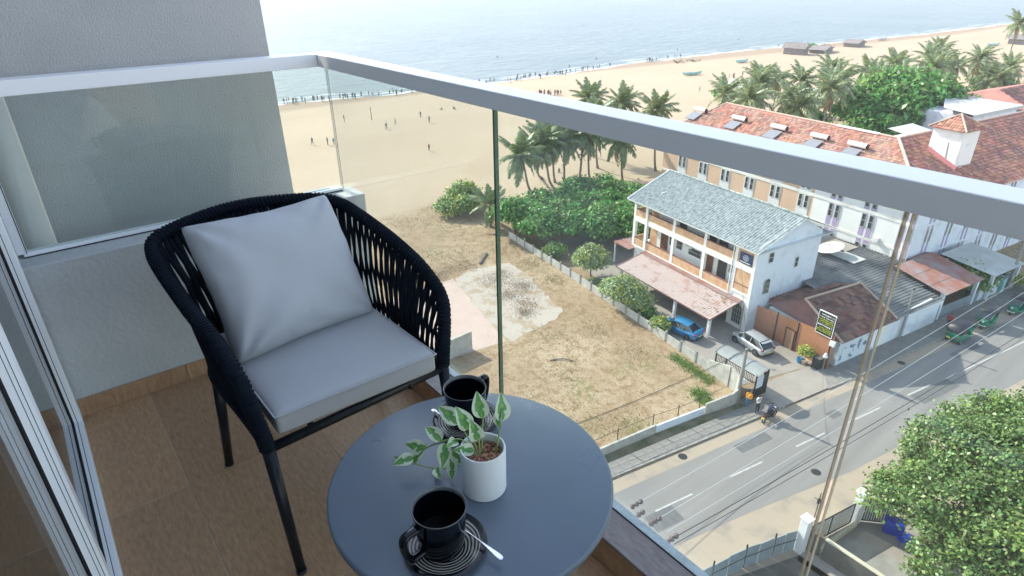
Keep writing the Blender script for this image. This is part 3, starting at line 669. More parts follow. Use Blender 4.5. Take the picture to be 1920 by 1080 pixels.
# seat cushion: rounded slab with a soft crown and piping
def cushion(name, mt, parent, corners, thick, z0, crown, n=26, e=.028):
    """corners: 4 (x,y) ccw, bilinear; soft rounded box"""
    V_ = []; Fc = []
    def bil(s_, t):
        a, c, d, f_ = [Vector((x, y, 0)) for x, y in corners]; return a*(1-s_)*(1-t)+c*s_*(1-t)+d*s_*t+f_*(1-s_)*t
    for side in (0, 1):
        for i in range(n+1):
            for j in range(n+1):
                s_, t = i/n, j/n; p = bil(s_, t)
                ed = min(s_, 1-s_, t, 1-t)
                k = min(1, ed/.09); rnd = 1-(1-k)**2.2
                h = crown*(math.sin(PI*s_)*math.sin(PI*t))**.6
                wr = .0012*noise.noise(Vector((p.x*14, p.y*14, side*3.)))
                z = (thick/2-.006)+rnd*.006+h*(1 if side else .25)+wr
                z = z if side else -z
                ctr = bil(.5, .5); sh = 1-(1-k)*.0
                V_.append((p.x, p.y, z0+thick/2+z))
    N = (n+1)*(n+1)
    for i in range(n):
        for j in range(n):
            a = i*(n+1)+j; Fc.append((a, a+n+1, a+n+2, a+1)); Fc.append((N+a, N+a+1, N+a+n+2, N+a+n+1))
    bd = [i*(n+1) for i in range(n+1)]+[n*(n+1)+j for j in range(1, n+1)]+[i*(n+1)+n for i in range(n-1, -1, -1)]+[j for j in range(n-1, 0, -1)]
    for a, c in zip(bd, bd[1:]+bd[:1]): Fc.append((a, N+a, N+c, c))
    b = MB(); b.add(V_, Fc); o = b.build(name, mt, parent)
    bm = bmesh.new(); bm.from_mesh(o.data)
    es = [e_ for e_ in bm.edges if e_.calc_face_angle(0) > R(50)]
    bmesh.ops.bevel(bm, geom=es, offset=.011, segments=3, affect='EDGES', profile=.6); bm.to_mesh(o.data); bm.free(); o.data.shade_smooth()
    return o, [Vector(V_[i]) for i in bd], [Vector(V_[N+i]) for i in bd]
cc = [cl((1.288, -.275, 0))[:2], cl((1.285, -.722, 0))[:2], cl((1.775, -.700, 0))[:2], cl((1.775, -.262, 0))[:2]]
o, lo_, hi_ = cushion('seat_cushion', M['cushion'], ch, cc, .072, .396, .014)
MB().tube([p+Vector((0, 0, -.004))+(p-Vector((0, 0, p.z))).normalized()*.0018 for p in hi_], .0028, 6, closed=True).build('piping', M['cushion'], o, smooth=True)
# scatter pillow leaning on the back
def pillow(w_, h_, th, n=44):
    V_ = []; Fc = []
    for side in (1, -1):
        for i in range(n+1):
            for j in range(n+1):
                u_ = i/n*2-1; v_ = j/n*2-1
                pin = 1-.10*(1-u_*u_)*0
                x = u_*(w_/2)*(1-.075*(1-abs(u_)**1.0)*0-.085*(1-v_*v_)*abs(u_)**3)
                y = v_*(h_/2)*(1-.085*(1-u_*u_)*abs(v_)**3)
                rc = 1-.055*(abs(u_*v_))**5; x *= rc; y *= rc; y -= .006*(1-u_*u_)*(1 if v_ > 0 else 0)*abs(v_)**2
                d = max(0, (1-abs(u_)**2.8))*max(0, (1-abs(v_)**2.8))
                z = th/2*d**.42
                # creases pulled from the corners and edges
                cr = 0
                for cx, cy, k in ((-1, 1, 1.), (1, 1, 1.), (-1, -1, 1.3), (1, -1, 1.)):
                    dx, dy = u_-cx, v_-cy; r_ = math.hypot(dx, dy); a = math.atan2(dy, dx)
                    cr += k*.013*math.exp(-r_*2.0)*math.sin(a*9+cx*2+cy)*min(1, r_*5)
                ee = min(1-abs(u_), 1-abs(v_))
                cr += .0125*math.exp(-ee*4)*noise.noise(Vector((u_*4.5, v_*4.5, side*2.0)))
                cr += .008*noise.noise(Vector((u_*1.7+3, v_*1.7, side*5.)))
                V_.append((x, y, side*z+side*cr*min(1, d*6)))
    N = (n+1)*(n+1)
    for i in range(n):
        for j in range(n):
            a = i*(n+1)+j; Fc.append((a, a+n+1, a+n+2, a+1)); Fc.append((N+a, N+a+1, N+a+n+2, N+a+n+1))
    b = MB(); b.add(V_, Fc)
    return b
pb = pillow(.45, .42, .20)
pl = pb.build('scatter_pillow', M['pillow'])
bm = bmesh.new(); bm.from_mesh(pl.data); bmesh.ops.remove_doubles(bm, verts=bm.verts, dist=.0008); bmesh.ops.recalc_face_normals(bm, faces=bm.faces); bm.to_mesh(pl.data); bm.free(); pl.data.shade_smooth()
tag(pl, 'square pale grey pillow leaning against the back of the rope armchair', 'pillow')
# local x -> along the back (world -y), local y -> up the lean, local z -> facing the front
lean = R(33)
X_ = Vector((.13, -1, -.03)).normalized(); Y_ = Vector((math.sin(lean), .0, math.cos(lean))); Y_ = (Y_-X_*Y_.dot(X_)).normalized(); Z_ = X_.cross(Y_)
PC = Vector((1.69, -.474, F(.632)))
pl.matrix_world = Matrix(((X_.x, Y_.x, Z_.x, PC.x), (X_.y, Y_.y, Z_.y, PC.y), (X_.z, Y_.z, Z_.z, PC.z), (0, 0, 0, 1)))
# ------------------------------------------------------------------ table and crockery
TX, TY, TZ = .797, -.508, .50
tbm = thing('round_side_table', 'round slate-blue metal side table in front of the armchair', 'table', (TX, TY, F(0)))
RT = .283
MB().lathe([(0, TZ-.022), (RT-.006, TZ-.022), (RT-.002, TZ-.019), (RT, TZ-.014), (RT, TZ-.006), (RT-.002, TZ-.002), (RT-.006, TZ), (0, TZ)], 128).build('tabletop', M['tabletop'], tbm, auto=True)
MB().tube([(0, 0, .02), (0, 0, TZ-.022)], .022, 24).build('column', M['tube'], tbm, smooth=True)
MB().lathe([(0, 0), (.20, 0), (.20, .006), (.19, .010), (.03, .018), (0, .018)], 64).build('base_plate', M['tube'], tbm, auto=True)
def cup(loc, hang, label, rz=0):
    t = thing('coffee_cup', label, 'cup', loc, hang, 'black cups on the table')
    pr = [(0, .003), (.026, .003), (.028, 0), (.031, .001), (.033, .006), (.0365, .035), (.0385, .062), (.0395, .078), (.0405, .083), (.0400, .0845), (.0385, .083), (.0372, .078), (.0355, .05), (.0335, .02), (.029, .010), (0, .008)]
    MB().lathe(pr, 64, mfun=lambda i: 1 if i in (8, 9, 10) else 0).build('body', [M['blackglaze'], mat('rim_glaze', (.10, .11, .115), .2)], t, smooth=True)
    MB().lathe([(0, .03), (.0335, .03)], 48).build('coffee', mat('black_coffee', (.003, .002, .002), .2), t)
    pts = [(.037, 0, .070), (.048, 0, .0715), (.060, 0, .0715), (.0655, 0, .067), (.0665, 0, .055), (.063, 0, .036), (.058, 0, .024), (.052, 0, .019), (.033, 0, .019)]
    P = catmull(pts, 5); h = MB().tube(P, .0055, 12).build('handle', M['blackglaze'], t, smooth=True)
    h.scale = (1, 1.35, 1)
    t.scale = (1.17, 1.17, 1.12)
    return t
def saucer(loc, label, rz=0):
    t = thing('saucer', label, 'saucer', loc, rz, 'ringed saucers on the table')
    MB().lathe([(0, .002), (.030, .002), (.034, 0), (.038, .002), (.058, .007), (.0735, .0125), (.0745, .014), (.0738, .0152), (.058, .0105), (.040, .006), (.030, .0045), (0, .0045)], 96).build('plate', M['ring'], t, smooth=True)
    return t
def spoon(p0, p1, label, lift=.0):
    """p0 bowl end, p1 handle end; world points"""
    p0, p1 = Vector(p0), Vector(p1); L_ = (p1-p0).length; ang = math.atan2((p1-p0).y, (p1-p0).x); el = math.asin((p1-p0).z/L_)
    t = bpy.data.objects.new('teaspoon', None); COL.objects.link(t); t.location = p0; t.rotation_euler = (0, -el, ang)
    tag(t, label, 'spoon', 'teaspoons on the saucers')
    st = [(0, .001, 0), (.006, .008, -.001), (.016, .0125, -.003), (.028, .012, -.003), (.038, .007, -.001), (.046, .0032, .001), (.06, .0024, .002), (.085, .0028, .003), (L_*.75, .0042, .002), (L_*.90, .0075, .001), (L_*.97, .0080, .0), (L_, .004, 0)]
    V_ = []; F_ = []
    for x, wd, z in st: V_ += [(x, -wd, z+.0012), (x, 0, z-(.0022 if x < .04 else -.0025)), (x, wd, z+.0012), (x, 0, z-.0012-(.0025 if x < .04 else 0))]
    for k in range(len(st)-1):
        for e in range(4): F_.append((k*4+e, k*4+(e+1) % 4, k*4+4+(e+1) % 4, k*4+4+e))
    F_ += [(0, 1, 2, 3), tuple(len(V_)-4+i for i in (3, 2, 1, 0))]
    b = MB(); b.add(V_, F_); nb = 5*4
    o = b.build('blade', M['chrome'], t, smooth=True)
    sb = o.modifiers.new('s', 'SUBSURF'); sb.levels = 2; sb.render_levels = 2
    return t
TT = F(TZ)
saucer((.681, -.372, TT), 'ringed black saucer nearest the camera, under the front cup')
cup((.686, -.369, TT+.0045), R(98), 'black glazed coffee cup nearest the camera, handle to its left')
spoon((.728, -.404, TT+.016), (.585, -.426, TT+.022), 'steel teaspoon resting on the front saucer pointing right')
saucer((.940, -.594, TT), 'ringed black saucer at the far side of the table behind the plant')
cup((.940, -.594, TT+.0045), R(-72), 'black glazed coffee cup at the far table edge behind the plant')
spoon((.925, -.562, TT+.014), (1.008, -.546, TT+.020), 'steel teaspoon resting on the far saucer pointing left')
# potted plant
PX, PY = .758, -.512
pt_ = thing('potted_plant', 'variegated pothos in a plain white ceramic pot on the table', 'plant', (PX, PY, TT))
MB().lathe([(0, 0), (.0405, 0), (.0425, .002), (.0435, .006), (.0437, .098), (.0430, .1005), (.0415, .101), (.0400, .1005), (.0393, .098), (.0390, .075), (0, .075)], 72).build('pot', M['potwhite'], pt_, auto=True)
b = MB(); rg = random.Random(4)
ico = bmesh.new(); bmesh.ops.create_icosphere(ico, subdivisions=1, radius=1); iv = [v.co.copy() for v in ico.verts]; fi = [[v.index for v in f.verts] for f in ico.faces]; ico.free()
for i in range(260):
    r_ = .037*math.sqrt(rg.random()); a = rg.uniform(0, 2*PI); s_ = rg.uniform(.0028, .0048); c = Vector((r_*math.cos(a), r_*math.sin(a), .078+rg.uniform(0, .006)))
    rot = Matrix.Rotation(rg.uniform(0, 6), 3, 'Z') @ Matrix.Rotation(rg.uniform(0, 6), 3, 'X')
    b.add([c+rot @ Vector((v.x*s_, v.y*s_*rg.uniform(.8, 1), v.z*s_*.8)) for v in iv], fi)
tag(b.build('clay_pebbles', M['pebble'], pt_), kind='stuff')
def leaf_mesh(L_, W_, fold=.25, curl=.25, seed=0):
    V_ = []; F_ = []; UV = []; n = 10; m_ = 3
    for i in range(n+1):
        t = i/n; wd = W_*.5*(math.sin(PI*min(1, t**.75))**.8)*(1-.15*t) if 0 < t < 1 else .0004
        for j in range(-m_, m_+1):
            s_ = j/m_; y = s_*wd; z = fold*abs(y)+curl*L_*(t*(1-t))*.7-curl*.6*L_*t*t+.0012*noise.noise(Vector((t*5, s_*3, seed)))
            V_.append((t*L_, y, z)); UV.append((s_, t))
    c = 2*m_+1
    for i in range(n):
        for j in range(c-1): a = i*c+j; F_.append((a, a+1, a+c+1, a+c))
    me = bpy.data.meshes.new('leaf'); me.from_pydata(V_, [], F_); ul = me.uv_layers.new(name='UVMap')
    for lp in me.loops: ul.data[lp.index].uv = UV[lp.vertex_index]
    me.materials.append(M['varieg']); me.shade_smooth(); return me
LM = [leaf_mesh(.058, .038, seed=1), leaf_mesh(.046, .030, .35, .4, 2), leaf_mesh(.040, .024, .5, .1, 3)]
def leaf(p, d, roll, k, sc=1.0, nh=(-.62, .42, .66)):
    d = Vector(d).normalized(); z = Vector(nh); z = (z-d*z.dot(d)).normalized(); y = z.cross(d)
    rm = Matrix((d, y, z)).transposed() @ Matrix.Rotation(roll, 3, 'X')
    o = link('leaf', LM[k], pt_); o.matrix_local = Matrix.Translation(p) @ rm.to_4x4() @ Matrix.Scale(sc, 4)
def stem(pts, r=.0013): return MB().tube(catmull(pts, 6), r, 7).build('stem', M['stem'], pt_, smooth=True)
# directions: camera sees world +x away-left, -y right.  upright leaves behind the rim
cu_ = [((.012, .004, .078), (.020, .010, .118), (.024, .014, .135)), ((.006, -.002, .078), (.014, -.010, .125), (.018, -.016, .150)), ((.0, .008, .078), (-.004, .010, .112), (-.004, .012, .128)),
       ((-.012, -.020, .078), (-.008, -.034, .12), (-.002, -.044, .140)), ((-.006, -.022, .078), (-.004, -.036, .110), (.000, -.042, .126))]
lf = [((.25, .30, 1), .25, 0, .92), ((.30, .05, 1), -.15, 0, .92), ((-.05, .28, 1), .1, 1, 1.05), ((.25, -.25, 1), .45, 0, .95), ((.15, -.05, 1), -.9, 1, .95)]
for ps, (d, rl_, k, sc) in zip(cu_, lf): stem(ps, .0017); leaf(ps[-1], d, rl_, k, sc)
# stem with a curled leaf to the left and the vine trailing over the rim
stem([(.0, .012, .080), (.03, .012, .108), (.055, .014, .128)]); leaf((.055, .014, .128), (.6, .25, .35), .2, 0, .95)
vine = [(.004, .014, .082), (.030, .020, .104), (.055, .028, .098), (.085, .040, .078), (.112, .058, .055), (.126, .084, .034)]
stem(vine, .0016)
stem([(.045, .026, .101), (.062, .030, .078), (.070, .030, .045), (.070, .034, .020), (.092, .052, .010), (.116, .076, .016), (.128, .092, .028)], .0014)
for p, d, rl_, k, sc in (((.126, .084, .034), (.1, 1, .1), .2, 1, 1.0), ((.112, .058, .055), (.7, .5, -.1), -.3, 0, 1.0), ((.118, .062, .052), (.1, .6, -.6), .5, 1, 1.05), ((.085, .040, .078), (.7, .2, .4), .3, 1, 1.1), ((.080, .036, .076), (-.6, .5, -.5), -.3, 0, .95),
                       ((.066, .029, .062), (-.7, -.2, -.4), .4, 1, 1.0), ((.070, .030, .035), (-.5, .3, -.5), -.2, 1, .9), ((.092, .052, .012), (-.8, .3, .1), .3, 2, 1.0), ((.05, .028, .098), (-.4, .7, .3), .1, 2, 1.0), ((.012, .012, .092), (.2, .7, .25), .1, 1, .95), ((.128, .092, .028), (.5, .6, .2), -.4, 2, .9)):
    leaf(p, d, rl_, k, sc*.92)
# ================================================================== the street below
def ctag(name, label, cat, u=0, v=0, z=0, drz=0, group=None): return thing(name, label, cat, tuple(uv(u, v, z)), CR+drz, group)
# generic pieces shared by buildings: local x = u, local y = -v
def roof_tiles(name, mt, parent, P0, e, s, inside, A, B_, w_=.30, l_=.40, h=.085, jit=.012, seed=0):
    """real tiles on a slope: P0 corner, e unit along the eave, s unit up the slope"""
    rg = np.random.RandomState(seed); P0, e, s = map(np.array, (P0, e, s)); nrm = np.cross(e, s); nrm = nrm/np.linalg.norm(nrm)
    if nrm[2] < 0: nrm = -nrm
    V_ = []; F_ = []; k = 0
    for r in range(int(B_/l_)):
        for c in range(int(A/w_)):
            a, b_ = c*w_, r*l_
            if not inside(a+w_/2, b_+l_/2): continue
            a += rg.uniform(-jit, jit); b_ += rg.uniform(-jit, jit); lift = .035+rg.uniform(0, .02)
            for (x, y, q) in ((0, -.03, lift), (w_*.5, -.03, lift+h), (w_*1.0, -.03, lift), (0, l_, 0), (w_*.5, l_, h), (w_*1.0, l_, 0), (0, -.03, lift-.045), (w_*1.0, -.03, lift-.045)):
                V_.append(P0+e*(a+x)+s*(b_+y)+nrm*(q+.01))
            F_ += [(k, k+1, k+4, k+3), (k+1, k+2, k+5, k+4), (k, k+6, k+7, k+2)]; k += 8
    me = np_mesh(name, np.array(V_), np.array(F_), mt); o = link(name, me, parent); return tag(o, kind='stuff')
def corrugated(name, mt, parent, P0, e, s, A, B_, pitch=.17, amp=.028, th=.02, panel=None, inside=None):
    """wavy sheet; corrugations run up the slope"""
    P0, e, s = map(Vector, (P0, e, s)); nrm = e.cross(s).normalized()
    if nrm.z < 0: nrm = -nrm
    n = int(A/pitch*4); rows = max(1, int(B_/1.7)); b = MB()
    for r in range(rows):
        b0 = B_*r/rows-(.0 if r == 0 else .12); b1 = B_*(r+1)/rows; k = len(b.v)
        for i in range(n+1):
            a = A*i/n; q = amp*math.sin(i*PI/2+.4); 
            b.v.append(tuple(P0+e*a+s*b0+nrm*(q+.03))); b.v.append(tuple(P0+e*a+s*b1+nrm*(q)))
        for i in range(n): b.f.append((k+2*i, k+2*i+2, k+2*i+3, k+2*i+1)); b.m.append(0)
    o = b.build(name, mt, parent)
    return o
def window(parent, x, y, z, w_, h_, facing, name='window', frame='winframe', glass='darkwin', bars=1, depth=.08):
    """facing: 'f' outward = +y local, 'r' outward = -x local"""
    key = (w_, h_, frame, bars, glass)
    if key not in WM:
        t = .05; b = MB(); b.box(-w_/2, w_/2, -.03, .05, 0, t).box(-w_/2, w_/2, -.03, .04, h_-t, h_).box(-w_/2, -w_/2+t, -.03, .04, t, h_-t).box(w_/2-t, w_/2, -.03, .04, t, h_-t)
        for i in range(bars): zz = h_*(i+1)/(bars+1); b.box(-w_/2+t, w_/2-t, -.02, .03, zz-.025, zz+.025)
        o = b.build(name, M[frame]); g = MB().box(-w_/2+t, w_/2-t, -.012, .0, t, h_-t).build('pane', M[glass]); WM[key] = (o.data, g.data)
        bpy.data.objects.remove(o); bpy.data.objects.remove(g)
    a, g = WM[key]; o = link(name, a, parent, (x, y, z), 0 if facing == 'f' else R(90)); link('pane', g, o); return o
WM = {}
def inst(cache={}): return cache
# ---- three-storey guesthouse
gh = ctag('guesthouse', 'white three-storey guesthouse with weathered grey-green corrugated roof and brick balcony parapets', 'building')
W_ = -.4; E_ = 16.6; D_ = 8.8
MB().box(2, 14.4, -1.72, -1.6, 3.1, 8.9).build('veranda_wall', M['whiteclean'], gh)
MB().box(-.35, 2.0, -.30, -.02, 0, 3.78).build('front_wall', M['whitewall'], gh)
MB().box(-.42, -.30, -D_, -.02, 0, 8.75).build('gable_wall', M['shadewhite'], gh)
b = MB(); b.add([(-.42, -.02, 8.75), (-.30, -.02, 8.75), (-.42, -D_, 8.75), (-.30, -D_, 8.75), (-.42, -5.4, 10.75), (-.30, -5.4, 10.75), (-.42, -8.9, 9.05), (-.3, -8.9, 9.05), (-.42, 0, 8.55), (-.3, 0, 8.55)], [(0, 4, 2), (1, 3, 5), (0, 1, 5, 4), (4, 5, 3, 2), (2, 3, 1, 0)]); b.build('gable', M['shadewhite'], gh)
MB().box(-.3, 14.4, -D_, -D_+.15, 0, 9.0).box(14.3, 14.4, -D_+.15, -1.6, 0, 9.6).build('rear_wall', M['whitewall'], gh)
MB().box(-.3, E_, -D_, -.0, 3.0, 3.16).build('floor_slab', M['whiteclean'], gh); MB().box(-.3, E_, -D_+.1, -.03, 6.1, 6.25).build('floor_slab', M['whiteclean'], gh)
MB().box(-.36, E_+.05, -.2, .06, 6.08, 6.66).build('floor_band', M['whiteclean'], gh); MB().box(2.0, E_+.05, -.16, .05, 3.02, 3.22).build('floor_band', M['whiteclean'], gh)
MB().box(-.38, 2.0, -.2, .055, 3.62, 3.84).build('floor_band', M['whiteclean'], gh)
for x in (-.2, 1.95, 5.9, 10.3, 14.6, 16.5): MB().box(x-.17, x+.17, -.3, .04, 3.22 if x > 1.9 else 0, 8.62).build('column', M['whiteclean'], gh)
MB().tube([(2.25, .1, 3.2), (2.25, .1, 8.5)], .05, 8).build('drainpipe', M['whiteclean'], gh); MB().tube([(14.35, .1, 3.2), (14.35, .1, 8.5)], .05, 8).build('drainpipe', M['whiteclean'], gh)
for x0, x1 in ((2.12, 5.73), (6.07, 10.13), (10.47, 14.43), (14.77, 16.33)):
    for z0, z1 in ((3.22, 4.1), (6.66, 7.44)):
        MB().box(x0, x1, -.14, .01, z0, z1).build('brick_parapet', M['brickpar'], gh)
        MB().box(x0, x1, -.17, .03, z1, z1+.06).build('coping', mat('red_coping', (.22, .10, .08), .8, var=.3, vscale=3) if 'cop' not in M else M['cop'], gh)
        if 'cop' not in M: M['cop'] = bpy.data.materials['red_coping']
for z0, z1 in ((3.22, 4.1), (6.66, 7.44)):
    MB().box(16.42, 16.56, -1.6, -.3, z0, z1).build('brick_parapet', M['brickpar'], gh); MB().box(16.3, 16.66, -2.0, -1.7, z0-.1, 8.8 if z0 > 5 else 6.1).build('column', M['whiteclean'], gh)
MB().box(-.03, 1.78, -.12, .0, 3.84, 6.08).build('brick_panel', M['brickpar'], gh); MB().box(-.03, 1.78, -.12, .0, 6.66, 8.62).build('brick_panel', M['brickpar'], gh)
MB().box(-.03, 1.78, .0, .03, 4.55, 4.62).build('coping', M['cop'], gh)
# doors and windows of the verandas
def door(x0, x1, z0, z1, m_, y=-1.6):
    d = MB().box(x0, x1, y-.02, y+.03, z0, z1).build('door', M[m_], gh)
    MB().box(x0-.06, x0, y, y+.05, z0, z1+.06).box(x1, x1+.06, y, y+.05, z0, z1+.06).box(x0, x1, y, y+.05, z1, z1+.06).build('frame', M['winframe'], d); return d
door(10.05, 11.1, 6.25, 8.35, 'darkdoor'); door(5.87, 7.05, 6.25, 8.3, 'darkdoor'); door(4.35, 5.5, 6.25, 8.3, 'darkdoor'); 
door(12.6, 13.7, 3.16, 5.3, 'browndoor'); door(5.95, 7.0, 3.16, 5.3, 'browndoor'); door(4.15, 5.3, 3.16, 5.3, 'darkdoor')
for x, z, a, c in ((12.15, 4.2, .45, 1.1), (10.85, 4.2, .9, .95), (8.55, 4.2, 1.8, .85), (3.55, 4.3, .75, .9)): window(gh, x, -1.6, z, a, c, 'f')
MB().box(14.4, 15.6, -1.8, -1.65, 3.16, 5.2).build('brick_wall', M['brickpar'], gh); MB().box(14.4, 15.6, -1.8, -1.65, 6.25, 8.6).build('brick_wall', M['brickpar'], gh)
MB().box(8.9, 9.8, -1.6, -1.35, 4.95, 5.2).build('air_conditioner', M['white'], gh)
# gable windows
window(gh, -.43, -1.85, 6.95, .65, 1.0, 'r', bars=1); window(gh, -.43, -5.7, 5.6, .5, 1.05, 'r', bars=1)
# arched windows
def arch(parent, w_, h_, loc, rz, d=.06):
    pts = [(-w_/2, 0), (w_/2, 0), (w_/2, h_-w_/2)]+[(w_/2*math.cos(t), h_-w_/2+w_/2*math.sin(t)) for t in [PI*i/12 for i in range(1, 12)]]+[(-w_/2, h_-w_/2)]
    b = MB(); n = len(pts); b.add([(x, 0, z) for x, z in pts]+[(x, d, z) for x, z in pts], [tuple(range(n)), tuple(range(2*n-1, n-1, -1))]+[(i, (i+1) % n, n+(i+1) % n, n+i) for i in range(n)])
    o = b.build('arched_window', M['darkwin'], parent, loc=loc, rz=rz)
    MB().tube([(x, d, z) for x, z in pts], .04, 6, closed=True).build('frame', M['winframe'], o)
    f = MB()
    for q in (-w_/4, 0, w_/4): f.box(q-.015, q+.015, d-.005, d+.02, 0, h_-.3)
    for q in (.5, 1.0, 1.5): f.box(-w_/2, w_/2, d-.005, d+.02, q-.015, q+.015)
    f.build('grille', M['winframe'], o); return o
arch(gh, 1.1, 2.1, (.80, -.03, .5), 0); arch(gh, .75, 1.55, (-.42, -1.9, 3.75), R(90))
# roof: two corrugated slopes
sl = Vector((0, -5.9, 2.25)); B1 = sl.length
corrugated('roof_slope', M['corr'], gh, (-.95, .55, 8.5), (1, 0, 0), sl.normalized(), 18.3, B1, pitch=.30, amp=.04)
sl2 = Vector((0, 4.9, 2.05)); corrugated('roof_slope', M['corr'], gh, (-.95, -10.25, 8.7), (1, 0, 0), sl2.normalized(), 18.3, sl2.length, pitch=.30, amp=.04)
MB().tube([(-.95, -5.36, 10.82), (17.35, -5.36, 10.82)], .12, 8).build('ridge_cap', M['corr'], gh)
b = MB(); b.tube([(17.37, .55, 8.5), (17.37, -5.36, 10.8)], .09, 5).tube([(17.37, -10.2, 8.72), (17.37, -5.36, 10.8)], .09, 5).build('barge_board', M['white'], gh)
MB().tube([(-.95, .6, 8.44), (17.35, .6, 8.44)], .06, 6).build('gutter', M['corrpale'], gh)
MB().box(-.9, 17.3, -9.9, .4, 8.40, 8.44).build('eaves_soffit', M['white'], gh)
# ground floor behind the porch
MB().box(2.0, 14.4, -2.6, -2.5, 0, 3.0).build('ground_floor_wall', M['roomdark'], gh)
MB().box(13.5, 16.5, -.4, -.25, 0, 3.0).build('ground_floor_wall', M['whitewall'], gh)
# porch
pcp = corrugated('porch_roof', M['porch'], gh, (.5, 4.05, 2.15), (1, 0, 0), Vector((0, -4.05, .92)).normalized(), 13.7, 4.15, pitch=.3, amp=.015)
MB().box(.4, 14.3, 3.98, 4.1, 2.06, 2.16).build('fascia', M['cop'], pcp)
MB().tube([(.45, 4.12, 2.16), (.45, 0.0, 3.08)], .07, 5).build('barge_board', M['redroof'], pcp); MB().tube([(14.25, 4.12, 2.16), (14.25, 0.0, 3.08)], .07, 5).build('barge_board', M['redroof'], pcp)
b = MB()
rg = random.Random(8)
for i in range(150):
    a = rg.uniform(.9, 13.9); q = rg.choice((rg.uniform(0, .9), rg.uniform(0, 4))); 
    if rg.random() < .5: a, q = .8+abs(rg.gauss(0, 2.2)), rg.uniform(0, 3.8)
    z = 3.06-q*.2272+.05; s_ = rg.uniform(.05, .22); b.add([(a-s_, q-s_*.3, z+.004), (a+s_, q-s_*.4, z+.004), (a+s_*.8, q+s_*.3, z-s_*.1), (a-s_*.7, q+s_*.4, z-s_*.1)], [(0, 1, 2, 3)])
tag(b.build('leaf_litter', M['scrubheap'], pcp), kind='stuff')
corrugated('ridge_flashing', M['redroof'], gh, (.5, .62, 2.975), (1, 0, 0), Vector((0, -4.05, .92)).normalized(), 13.7, .7, pitch=.24, amp=.02)
for x in (.75, 5.3, 9.6, 13.8): MB().box(x-.13, x+.13, 3.6, 3.86, 0, 2.2).build('porch_post', M['whiteclean'], gh)
MB().box(9.8, 12.6, 3.3, 3.45, 0, 1.2).build('porch_wall', M['cop'], gh)
# annex shed roof at the far left end
MB().box(16.4, 19.2, -2.8, .6, 2.55, 2.68).build('side_canopy', M['redroof'], gh); MB().box(19.0, 19.15, .35, .5, 0, 2.55).build('canopy_post', M['whiteclean'], gh)
# navy sign with pale emblem on the facade
sg = ctag('wall_sign', 'square navy sign with a pale round emblem on the brick end bay of the guesthouse', 'sign')
MB().box(.05, 1.5, .06, .10, 6.78, 7.85).build('board', M['signnavy'], sg); b = MB()
b.tube([(.78+.3*math.cos(t), .115, 7.36+.26*math.sin(t)) for t in [2*PI*i/20 for i in range(20)]], .025, 5, closed=True)
for i in range(5): a = 2*PI*i/5; b.box(.78+.13*math.cos(a)-.05, .78+.13*math.cos(a)+.05, .10, .12, 7.36+.12*math.sin(a)-.04, 7.36+.12*math.sin(a)+.04)
for i in range(9): b.box(.2+i*.135, .2+i*.135+(.09 if i % 3 else .06), .10, .115, 6.88, 6.97)
b.build('emblem', M['signwhite'], sg)
# ---- large hotel with tiled roofs
ho = ctag('hotel', 'long white and peach hotel with terracotta tiled hip roofs and narrow paired windows', 'building')
MB().box(9.0, 34.6, -21.0, -20.5, 0, 9.7).build('peach_wall', M['orange'], ho); MB().box(-2.6, 9.0, -21.0, -20.5, 0, 9.7).build('white_wall', M['whiteclean'], ho)
MB().box(-2.6, -2.2, -70, -21.0, 0, 9.7).build('road_wall', M['shadewhite'], ho); MB().box(34.1, 34.6, -37, -21.0, 0, 9.7).build('end_wall', M['orange'], ho); MB().box(-2.2, 34.1, -38, -37.5, 0, 9.7).build('rear_wall', M['whitewall'], ho)
def band(x0, x1, z0, z1, m_='whitewall', y=.05): MB().box(x0, x1, -20.5, -20.5+y, z0, z1).build('string_course', M[m_], ho)
band(-2.6, 34.6, 7.38, 7.78, y=.07); band(-2.6, 9, 4.42, 4.72, y=.07); band(9, 34.6, 4.42, 4.72, y=.07); band(-2.6, 34.6, 9.35, 9.7, y=.08); 
for i in range(9):
    c = 30.55-i*4.06
    if i >= 7: c = 2.15-(i-7)*4.2
    lil = c < 8
    MB().box(c-.82, c+.82, -20.5, -20.455, 0, 9.35).build('pilaster', M['white'], ho)
    for d_ in (-.42, .42):
        if lil: MB().box(c+d_-.30, c+d_+.30, -20.455, -20.44, 0, 9.3).build('lilac_strip', M['purple'], ho)
        window(ho, c+d_, -20.43, 5.75, .5, 1.55, 'f', bars=1); window(ho, c+d_, -20.43, 3.35, .5, .62, 'f', bars=0); window(ho, c+d_, -20.43, 8.05, .5, 1.0, 'f', bars=1)
# gas flue / unit on the wall
MB().box(.35, .85, -20.5, -20.1, 4.75, 5.15).build('air_conditioner', M['white'], ho)
for j in range(11):
    c = -24.0-j*3.9
    for d_ in (-.38, .38):
        MB().box(-2.63, -2.6, c+d_-.16, c+d_+.16, 0, 9.35).build('lilac_strip', M['purple'], ho)
        for z in (1.2, 5.0, 8.0): window(ho, -2.64, c+d_, z, .28, 1.5 if z < 8 else 1.1, 'r', bars=1)
MB().box(-2.68, -2.6, -70, -20.5, 6.9, 7.15).build('string_course', M['shadewhite'], ho); MB().box(-2.68, -2.6, -70, -20.5, 3.4, 3.62).build('string_course', M['shadewhite'], ho)
EV = 9.7; k_ = .45; n1 = math.hypot(1, k_)
u0, v0 = -3.3, -19.8
s_f = (0, -1/n1, k_/n1); s_r = (1/n1, 0, k_/n1)
def base_slope(name, pts, m_='rtile2'): b = MB(); b.add(pts, [tuple(range(len(pts)))]); return b.build(name, M[m_], ho)
hz_ = EV+9*k_
